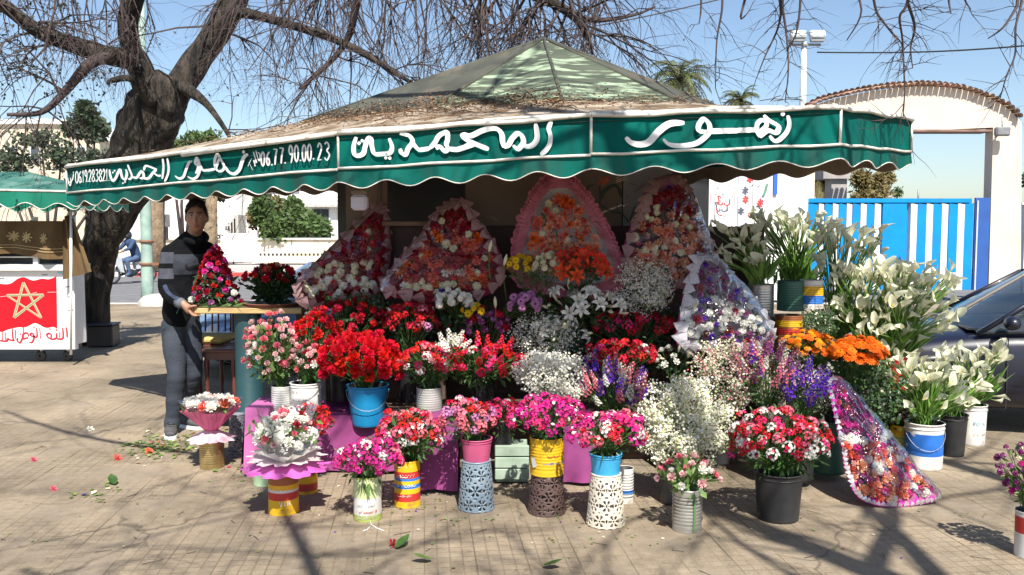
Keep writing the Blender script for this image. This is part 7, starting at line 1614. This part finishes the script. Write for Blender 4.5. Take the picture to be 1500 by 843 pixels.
# ================================================================ PEOPLE
def skin_mesh(nodes, edges, root, sub=2):
    """tapered limbs with rounded joints, merged later into one continuous surface"""
    mb = MB()
    for a, b_ in edges:
        (pa, ra), (pb_, rb_) = nodes[a], nodes[b_]; pa, pb_ = V(pa), V(pb_); n = 6
        k = [(pa.lerp(pb_, i/n), ra+(rb_-ra)*i/n) for i in range(n+1)]
        mb.tube([x[0] for x in k], [x[1] for x in k], 16)
    for n_, (p, r_) in nodes.items(): mb.ball(p, r_*.995, 16, 12)
    return mb.mesh('skin', [])
def add_mesh(mb, me, mi=0):
    mb.add([tuple(v.co) for v in me.vertices], [tuple(p.vertices) for p in me.polygons], mi, True)
def remesh(mb, vox, mt, name, parent, its=3):
    me = mb.mesh('tmp', mt); o = bpy.data.objects.new('tmp', me); COL.objects.link(o); md = o.modifiers.new('r', 'REMESH'); md.mode = 'VOXEL'; md.voxel_size = vox; md.use_smooth_shade = True
    sm = o.modifiers.new('c', 'SMOOTH'); sm.factor = .5; sm.iterations = its
    dg_ = bpy.context.evaluated_depsgraph_get(); dg_.update(); r = bpy.data.meshes.new_from_object(o.evaluated_get(dg_)); bpy.data.objects.remove(o)
    r.materials.clear(); r.materials.append(mt); return link(name, r, parent)
m_skin = mat('skin', (.34, .175, .11), (.29, .145, .09), 9, .55, .0006, 160, sss=.1)
m_lip = mat('lips', (.36, .13, .10), None, 1, .5); m_hair = mat('black_hair', (.012, .010, .009), (.022, .018, .015), 40, .5, .004, 90); m_eye = mat('eye_white', (.62, .6, .56), None, 1, .25); m_iris = mat('iris', (.02, .012, .008), None, 1, .15)
def head_grid(mb, c, rz, s=1.0, k=1.0, mask=None, jit=0.0, nu=48, nv=40):
    Rm = Matrix.Rotation(rz, 3, 'Z')
    def f(u, v):
        a = 2*PI*u; b_ = PI*v; d = V((math.sin(b_)*math.sin(a), -math.sin(b_)*math.cos(a), math.cos(b_))); x, y, z = d.x*.076, d.y*.095, d.z*.118
        if z < 0: t_ = -d.z; x *= 1-.34*t_**1.5; y = y*(1-.20*t_) if d.y < 0 else y*(1-.38*t_)
        if d.y < 0: y *= .94
        fr = max(0, -d.y)
        def gb(x0, z0, sx, sz): return math.exp(-((x-x0)/sx)**2-((z-z0)/sz)**2)*fr
        y -= .026*gb(0, -.022, .010, .018)+.012*gb(0, .008, .008, .025)+.007*gb(0, .040, .045, .010)-.013*(gb(.031, .018, .017, .011)+gb(-.031, .018, .017, .011)) if True else 0
        y -= .008*gb(0, -.055, .02, .006)+.007*gb(0, -.066, .018, .006)+.010*gb(0, -.100, .022, .014)-.004*gb(0, -.080, .03, .006)
        y -= .006*(gb(.045, -.01, .02, .02)+gb(-.045, -.01, .02, .02))
        p = V((x, y, z))*s*k
        if jit: p *= 1+jit*noise.noise(d*9)+jit*.6*noise.noise(d*25)
        return V(c)+Rm @ p
    return mb.grid(f, nu, nv, 0, True, True), f
man = thing('person', 'young man in a black and grey hooded top and grey jeans standing at the counter', 'person', (G(262, 640).x, 6.66, 0))
O = V(man.location)
def q_(x, y, Y): return tuple(P(x, y, Y)-O)
hc = V(q_(288, 320, 6.62)); HR = R(14)
body = MB(); head_grid(body, hc, HR)
for s in (-1, 1): body.ball(hc+Matrix.Rotation(HR, 3, 'Z') @ V((s*.077, .008, .0)), (.012, .02, .032), 10, 8)
nd = {'pel': (q_(264, 455, 6.68), .09), 'sp': (q_(268, 412, 6.7), .09), 'ch': (q_(272, 378, 6.7), .105), 'nb': (q_(280, 354, 6.68), .07), 'nk': (q_(284, 344, 6.66), .055), 'hd': (tuple(hc-V((0, -.01, .06))), .052),
 'rs': (q_(252, 370, 6.66), .046), 're': (q_(243, 424, 6.57), .034), 'rw': (q_(267, 444, 6.37), .027), 'ls': (q_(300, 368, 6.77), .046), 'le': (q_(321, 412, 6.86), .036), 'lw': (q_(318, 441, 6.66), .027),
 'rh': (q_(255, 480, 6.66), .065), 'rk': (q_(259, 548, 6.6), .055), 'ra': (q_(252, 618, 6.64), .04), 'lh': (q_(277, 480, 6.74), .065), 'lk': (q_(284, 546, 6.72), .055), 'la': (q_(276, 614, 6.92), .04)}
ed = [('pel', 'sp'), ('sp', 'ch'), ('ch', 'nb'), ('nb', 'nk'), ('nk', 'hd'), ('ch', 'rs'), ('rs', 're'), ('re', 'rw'), ('ch', 'ls'), ('ls', 'le'), ('le', 'lw'), ('pel', 'rh'), ('rh', 'rk'), ('rk', 'ra'), ('pel', 'lh'), ('lh', 'lk'), ('lk', 'la')]
add_mesh(body, skin_mesh(nd, ed, 'pel'))
zb = zt-O.z; xb = x0-O.x
# right hand gripping the corner of the worktop: four fingers below, thumb above
pw = V(nd['rw'][0]); palm = V((xb-.035, pw.y-.01, zb-.018)); body.tube([pw, pw.lerp(palm, .5), palm, palm+V((.02, 0, 0))], [.026, .03, .036, .028], 10)
for k in range(4):
    y_ = palm.y-.030+.019*k; b0 = V((palm.x+.012, y_, palm.z-.012)); L_ = (.8, 1, .95, .75)[k]
    body.tube([b0, b0+V((.022*L_, 0, -.022)), b0+V((.048*L_, .002, -.030)), b0+V((.068*L_, .003, -.026))], [.0100, .0095, .0085, .0065], 8)
body.tube([palm+V((.0, -.025, .012)), palm+V((.022, -.036, .030)), palm+V((.048, -.030, .034)), palm+V((.066, -.022, .032))], [.012, .0115, .0100, .0075], 8)
pl = V(nd['lw'][0]); pal = pl+V((-.03, -.06, .0)); body.tube([pl, pl.lerp(pal, .6), pal, pal+V((-.01, -.025, 0))], [.026, .03, .036, .028], 10)
for k in range(4):
    b0 = pal+V((-.028+.019*k, -.028, 0)); L_ = (.8, .95, 1, .8)[k]; body.tube([b0, b0+V((0, -.026*L_, -.002)), b0+V((-.004, -.048*L_, -.014)), b0+V((-.008, -.058*L_, -.028))], [.0100, .0095, .0085, .0065], 8)
body.tube([pal+V((-.03, .0, 0)), pal+V((-.052, -.02, .002)), pal+V((-.06, -.045, -.006))], [.012, .0110, .0085], 8)
remesh(body, .0058, m_skin, 'body', man)
RH = Matrix.Rotation(HR, 3, 'Z')
for s in (-1, 1):
    MB().ball(hc+RH @ V((s*.031, -.0735, .0165)), (.0125, .008, .0062), 12, 8).build('eye', m_eye, man)
    MB().ball(hc+RH @ V((s*.031, -.0795, .0165)), (.0055, .0035, .0055), 10, 6).build('iris', m_iris, man)
    MB().tube([hc+RH @ V((s*.014, -.091, .036)), hc+RH @ V((s*.032, -.0905, .042)), hc+RH @ V((s*.050, -.080, .037))], [.004, .0048, .003], 6).build('eyebrow', m_hair, man)
    MB().tube([hc+RH @ V((s*.018, -.084, .021)), hc+RH @ V((s*.031, -.0865, .0245)), hc+RH @ V((s*.045, -.080, .0195))], .0022, 5).build('eyelid', m_hair, man)
MB().tube([hc+RH @ V((-.023, -.083, -.060)), hc+RH @ V((-.008, -.0935, -.0575)), hc+RH @ V((0, -.0935, -.0590)), hc+RH @ V((.008, -.0935, -.0575)), hc+RH @ V((.023, -.083, -.060))], [.002, .0046, .004, .0046, .002], 6).tube([hc+RH @ V((-.020, -.083, -.063)), hc+RH @ V((0, -.0945, -.0675)), hc+RH @ V((.020, -.083, -.063))], [.002, .0055, .002], 6).build('lips', m_lip, man)
hm = MB(); _, hf = head_grid(MB(), (0, 0, 0), 0)
def hairf(u, v):
    a = 2*PI*u; b_ = PI*v*.64; front = math.cos(a); b2 = b_*(1-(.56+.05*math.sin(a*9))*max(0, front)**.5 if front > 0 else 1.0); side = abs(math.sin(a)); b2 *= 1-.06*side
    p = V(hf(u, b2/PI)); d = p.normalized(); top_ = max(0, d.z); return hc+RH @ (p*(1.05+.15*top_*(1.15 if front > -.2 else .7)+.07*noise.noise(d*7)+.07*noise.noise(d*17))+V((0, -.012*top_, .004)))
hm.grid(hairf, 60, 22, 0, True, True)
rr_ = random.Random(4)
for _ in range(1100):
    u = rr_.random(); v = rr_.random()*.95; p = hairf(u, v); d = (p-hc).normalized(); t_ = (d+rv(rr_, .5)+V((0, -.25, .1))).normalized(); hm.add([p-t_*.006, p+d.cross(t_)*.005, p+t_*rr_.uniform(.012, .030)], [(0, 1, 2)])
hm.build('hair', m_hair, man)
# hooded top
m_hood = bpy.data.materials.new('hooded_top_fabric'); m_hood.use_nodes = True
t_ = m_hood.node_tree; N = t_.nodes; L = t_.links; g_ = N.new('ShaderNodeTexCoord'); sx = N.new('ShaderNodeSeparateXYZ'); L.new(g_.outputs['Object'], sx.inputs[0])
cr = N.new('ShaderNodeValToRGB'); cr.color_ramp.interpolation = 'CONSTANT'; L.new(sx.outputs['Z'], cr.inputs[0]); blk_ = (.005, .0055, .007, 1); gry = (.065, .07, .088, 1); el = cr.color_ramp.elements
mz = N.new('ShaderNodeMath'); mz.operation = 'MULTIPLY'; mz.inputs[1].default_value = .5; L.new(sx.outputs['Z'], mz.inputs[0]); L.new(mz.outputs[0], cr.inputs[0])
ZP = lambda py: (P(240, py, 6.62).z-O.z)*.5
el[0].position = 0; el[0].color = blk_; el[1].position = ZP(408); el[1].color = gry
for ps, cc in ((ZP(393.5), (.006, .0065, .008, 1)), (ZP(386), gry), (ZP(371), blk_)): e = el.new(ps); e.color = cc
c2_ = N.new('ShaderNodeValToRGB'); c2_.color_ramp.interpolation = 'CONSTANT'; L.new(mz.outputs[0], c2_.inputs[0]); e2 = c2_.color_ramp.elements; e2[0].position = 0; e2[0].color = blk_; e2[1].position = ZP(403); e2[1].color = (.04, .044, .056, 1); e = e2.new(ZP(373)); e.color = blk_
gt2 = N.new('ShaderNodeMath'); gt2.operation = 'GREATER_THAN'; L.new(sx.outputs['X'], gt2.inputs[0]); gt2.inputs[1].default_value = q_(253, 390, 6.55)[0]
mx_ = N.new('ShaderNodeMix'); mx_.data_type = 'RGBA'; L.new(gt2.outputs[0], mx_.inputs[0]); L.new(cr.outputs[0], mx_.inputs[6]); L.new(c2_.outputs[0], mx_.inputs[7])
L.new(mx_.outputs[2], N['Principled BSDF'].inputs['Base Color']); N['Principled BSDF'].inputs['Roughness'].default_value = .95; N['Principled BSDF'].inputs['Specular IOR Level'].default_value = .15
nz_ = N.new('ShaderNodeTexNoise'); nz_.inputs['Scale'].default_value = 9; nz_.inputs['Detail'].default_value = 6; L.new(g_.outputs['Object'], nz_.inputs['Vector']); bp_ = N.new('ShaderNodeBump'); bp_.inputs['Distance'].default_value = .03; L.new(nz_.outputs[0], bp_.inputs['Height']); L.new(bp_.outputs[0], N['Principled BSDF'].inputs['Normal'])
hd = {'w0': (q_(262, 462, 6.68), .130), 'w': (q_(264, 446, 6.68), .134), 'sp': (q_(268, 412, 6.69), .130), 'ch': (q_(272, 382, 6.69), .142), 'c2': (q_(275, 366, 6.69), .125), 'nb': (q_(280, 352, 6.67), .088),
 'rs': (q_(250, 370, 6.65), .074), 'ru': (q_(245, 396, 6.62), .066), 're': (q_(243, 424, 6.57), .058), 'rf': (q_(252, 436, 6.48), .055), 'rw': (q_(264, 443, 6.39), .041), 'ls': (q_(302, 368, 6.77), .078), 'le': (q_(321, 412, 6.86), .064), 'lw': (q_(319, 438, 6.70), .042)}
he = [('w0', 'w'), ('w', 'sp'), ('sp', 'ch'), ('ch', 'c2'), ('c2', 'nb'), ('c2', 'rs'), ('rs', 'ru'), ('ru', 're'), ('re', 'rf'), ('rf', 'rw'), ('c2', 'ls'), ('ls', 'le'), ('le', 'lw')]
hb = MB(); add_mesh(hb, skin_mesh(hd, he, 'sp'))
hb.tube([V(q_(270, 352, 6.74)), V(q_(268, 349, 6.66)), V(q_(275, 352, 6.58)), V(q_(286, 356, 6.55)), V(q_(297, 352, 6.60)), V(q_(300, 348, 6.70)), V(q_(292, 343, 6.80)), V(q_(278, 342, 6.82)), V(q_(270, 352, 6.74))], [.034, .036, .034, .03, .034, .036, .046, .05, .034], 10)
hv = remesh(hb, .010, m_hood, 'hooded_top', man, 12)
for v_ in hv.data.vertices:
    n_ = noise.noise(V(v_.co)*V((1, 1, 1.0)).length*4.2)+.5*noise.noise(V(v_.co)*11); v_.co += v_.normal*(n_*.011)
MB().tube([V(q_(262, 443, 6.40)), V(q_(265, 444.5, 6.375)), V(q_(268, 445.5, 6.36))], [.043, .040, .036], 12).build('cuff', mat('cuff_grey', (.10, .11, .13), None, 1, .9), man)
# grey panel on the forearm sleeve and the mark on the chest
def chest(x, y, l):
    p = P(x, y, 6.50)-O; return V(p)
from mathutils.bvhtree import BVHTree
bv = BVHTree.FromPolygons([v.co.copy() for v in hv.data.vertices], [tuple(p.vertices) for p in hv.data.polygons])
def onto(x, y, l):
    o0 = cam.location-O; d = ray(x, y).normalized(); h = bv.ray_cast(o0, d); return (h[0]+h[1]*(.003+l)) if h[0] is not None else V(P(x, y, 6.55)-O)
sw_ = MB(); stroke(sw_, [(272, 388), (275, 393), (284, 391), (304, 384)], 3.6, onto, 0, 1.0, 6); sw_.build('chest_mark', mat('mark_black', (.008, .008, .01)), man)
fp_ = MB(); pts = [V(onto(*p, 0)) for p in ((242, 417), (246, 427), (254, 434), (262, 438))]; stroke(fp_, [(241, 418), (246, 428), (254, 435), (262, 439)], 6, onto, 0, .3, 6); fp_.build('sleeve_panel', mat('panel_slate', (.045, .055, .09), (.035, .045, .075), 9, .95, spec=.1), man)
# jeans
m_jean = mat('grey_denim', (.034, .042, .06), (.022, .028, .04), 5, .9, .004, 60, c3=(.055, .065, .085), s3=3, t3=(.5, .7))
jn = {'w': (q_(263, 452, 6.68), .118), 'p': (q_(265, 466, 6.69), .12), 'rh': (q_(254, 480, 6.66), .098), 'rt': (q_(256, 515, 6.62), .086), 'rk': (q_(259, 550, 6.59), .070), 'rc': (q_(256, 582, 6.62), .066), 'ra': (q_(253, 612, 6.64), .056), 'rz': (q_(252, 622, 6.64), .06),
 'lh': (q_(277, 480, 6.74), .096), 'lt': (q_(281, 515, 6.73), .084), 'lk': (q_(284, 548, 6.72), .068), 'lc': (q_(280, 580, 6.82), .062), 'la': (q_(276, 606, 6.90), .054), 'lz': (q_(275, 616, 6.92), .057)}
je = [('w', 'p'), ('p', 'rh'), ('rh', 'rt'), ('rt', 'rk'), ('rk', 'rc'), ('rc', 'ra'), ('ra', 'rz'), ('p', 'lh'), ('lh', 'lt'), ('lt', 'lk'), ('lk', 'lc'), ('lc', 'la'), ('la', 'lz')]
jb = MB(); add_mesh(jb, skin_mesh(jn, je, 'p')); jv = remesh(jb, .009, m_jean, 'jeans', man, 10)
for v_ in jv.data.vertices:
    z = v_.co.z; k_ = (1 if z < .35 else .35)+(.5 if .4 < z < .6 else 0); n_ = noise.noise(V((v_.co.x*5, v_.co.y*5, z*22)))*.006*k_+.005*noise.noise(v_.co*8); v_.co += v_.normal*n_
MB().box(V(q_(246, 482, 6.575)), (.075, .006, .006), 0, R(20)).build('pocket_seam', m_dark, man)
def shoe(pos, yaw, nm):
    Rz = Matrix.Translation(pos) @ Matrix.Rotation(yaw, 4, 'Z'); s_ = link(nm, None, man); mb = MB()
    sec = [(-.085, .030, .075, .0), (-.07, .038, .095, 0), (-.03, .040, .10, 0), (.02, .043, .085, 0), (.07, .048, .062, 0), (.12, .047, .050, 0), (.16, .038, .040, 0), (.18, .02, .03, 0)]; vs = []
    for x, w_, h, _ in sec:
        for k in range(12): a = 2*PI*k/12; vs.append(Rz @ V((x, w_*math.cos(a), .022+h*.5+h*.5*math.sin(a))))
    fs = [(j*12+i, j*12+(i+1) % 12, (j+1)*12+(i+1) % 12, (j+1)*12+i) for j in range(7) for i in range(12)]+[tuple(range(12)), tuple(range(84, 96))]
    mb.add(vs, fs, 0, True).build('upper', mat('shoe_grey', (.05, .05, .055), (.08, .08, .085), 30, .8), s_)
    out = [(-.09, 0), (-.08, .03), (-.02, .043), (.06, .050), (.13, .049), (.17, .036), (.188, 0), (.17, -.036), (.13, -.049), (.06, -.050), (-.02, -.043), (-.08, -.03)]
    MB().prism([Rz @ V((x, y, .001)) for x, y in spline(out+[out[0]], 3)[:-1]], (0, 0, .026)).build('sole', m_white_p, s_)
    lc = MB(); [lc.tube([Rz @ V((.03+.018*k, -.03, .10-.012*k)), Rz @ V((.04+.018*k, 0, .115-.013*k)), Rz @ V((.03+.018*k, .03, .10-.012*k))], .0035, 4) for k in range(4)]; lc.build('laces', m_dark, s_)
a_ = V(jn['rz'][0]); shoe((a_.x, a_.y-.02, -O.z), R(-70), 'shoe'); a_ = V(jn['lz'][0]); shoe((a_.x, a_.y-.04, -O.z), R(-28), 'shoe')

# rider on the motorbike
rd = thing('person', 'motorbike rider in a blue jacket and dark helmet', 'person', tuple(mo_.location) if False else (bpy.data.objects['motorbike'].location))
rd.rotation_euler = (0, 0, .95)
def rl(x, y, z): return (-x, y, z)
jn2 = {'pel': (rl(-.2, 0, .86), .15), 'sp': (rl(-.14, 0, 1.08), .15), 'ch': (rl(-.02, 0, 1.28), .155), 'nk': (rl(.04, 0, 1.42), .07), 'ls': (rl(0, .19, 1.33), .08), 'le': (rl(.17, .27, 1.12), .06), 'lw': (rl(.38, .27, 1.05), .04), 'rs': (rl(0, -.19, 1.33), .08), 're': (rl(.17, -.27, 1.12), .06), 'rw': (rl(.38, -.27, 1.05), .04)}
add = MB(); add_mesh(add, skin_mesh(jn2, [('pel', 'sp'), ('sp', 'ch'), ('ch', 'nk'), ('ch', 'ls'), ('ls', 'le'), ('le', 'lw'), ('ch', 'rs'), ('rs', 're'), ('re', 'rw')], 'sp')); remesh(add, .02, mat('blue_jacket', (.03, .06, .14), (.025, .05, .11), 5, .8), 'jacket', rd, 4)
lg2 = {'pel': (rl(-.2, 0, .82), .14), 'lh': (rl(-.12, .1, .80), .1), 'lk': (rl(.22, .16, .72), .075), 'la': (rl(.12, .15, .32), .05), 'lt': (rl(.26, .15, .27), .04), 'rh': (rl(-.12, -.1, .80), .1), 'rk': (rl(.22, -.16, .72), .075), 'ra': (rl(.12, -.15, .32), .05), 'rt': (rl(.26, -.15, .27), .04)}
bd2 = MB(); add_mesh(bd2, skin_mesh(lg2, [('pel', 'lh'), ('lh', 'lk'), ('lk', 'la'), ('la', 'lt'), ('pel', 'rh'), ('rh', 'rk'), ('rk', 'ra'), ('ra', 'rt')], 'pel')); remesh(bd2, .02, mat('blue_jeans', (.07, .11, .2), (.05, .085, .16), 5, .85), 'trousers', rd, 4)
MB().ball(rl(.06, 0, 1.53), (.125, .12, .14), 16, 12).build('helmet', mat('helmet_black', (.03, .03, .035), None, 1, .15), rd); MB().ball(rl(.13, 0, 1.53), (.075, .095, .06), 12, 8).build('visor', MATS['lamp_glass'], rd)
b3 = MB().ball(rl(.08, 0, 1.50), (.1, .09, .1), 12, 8); 
for s in (-1, 1):
    b3.tube([rl(.36, s*.27, 1.06), rl(.42, s*.28, 1.04)], [.035, .03], 8)
    for k in range(4): b3.tube([rl(.41, s*(.24+.025*k), 1.05), rl(.45, s*(.24+.025*k), 1.03), rl(.44, s*(.24+.025*k), 1.0)], .011, 5)
b3.build('body', m_skin, rd)
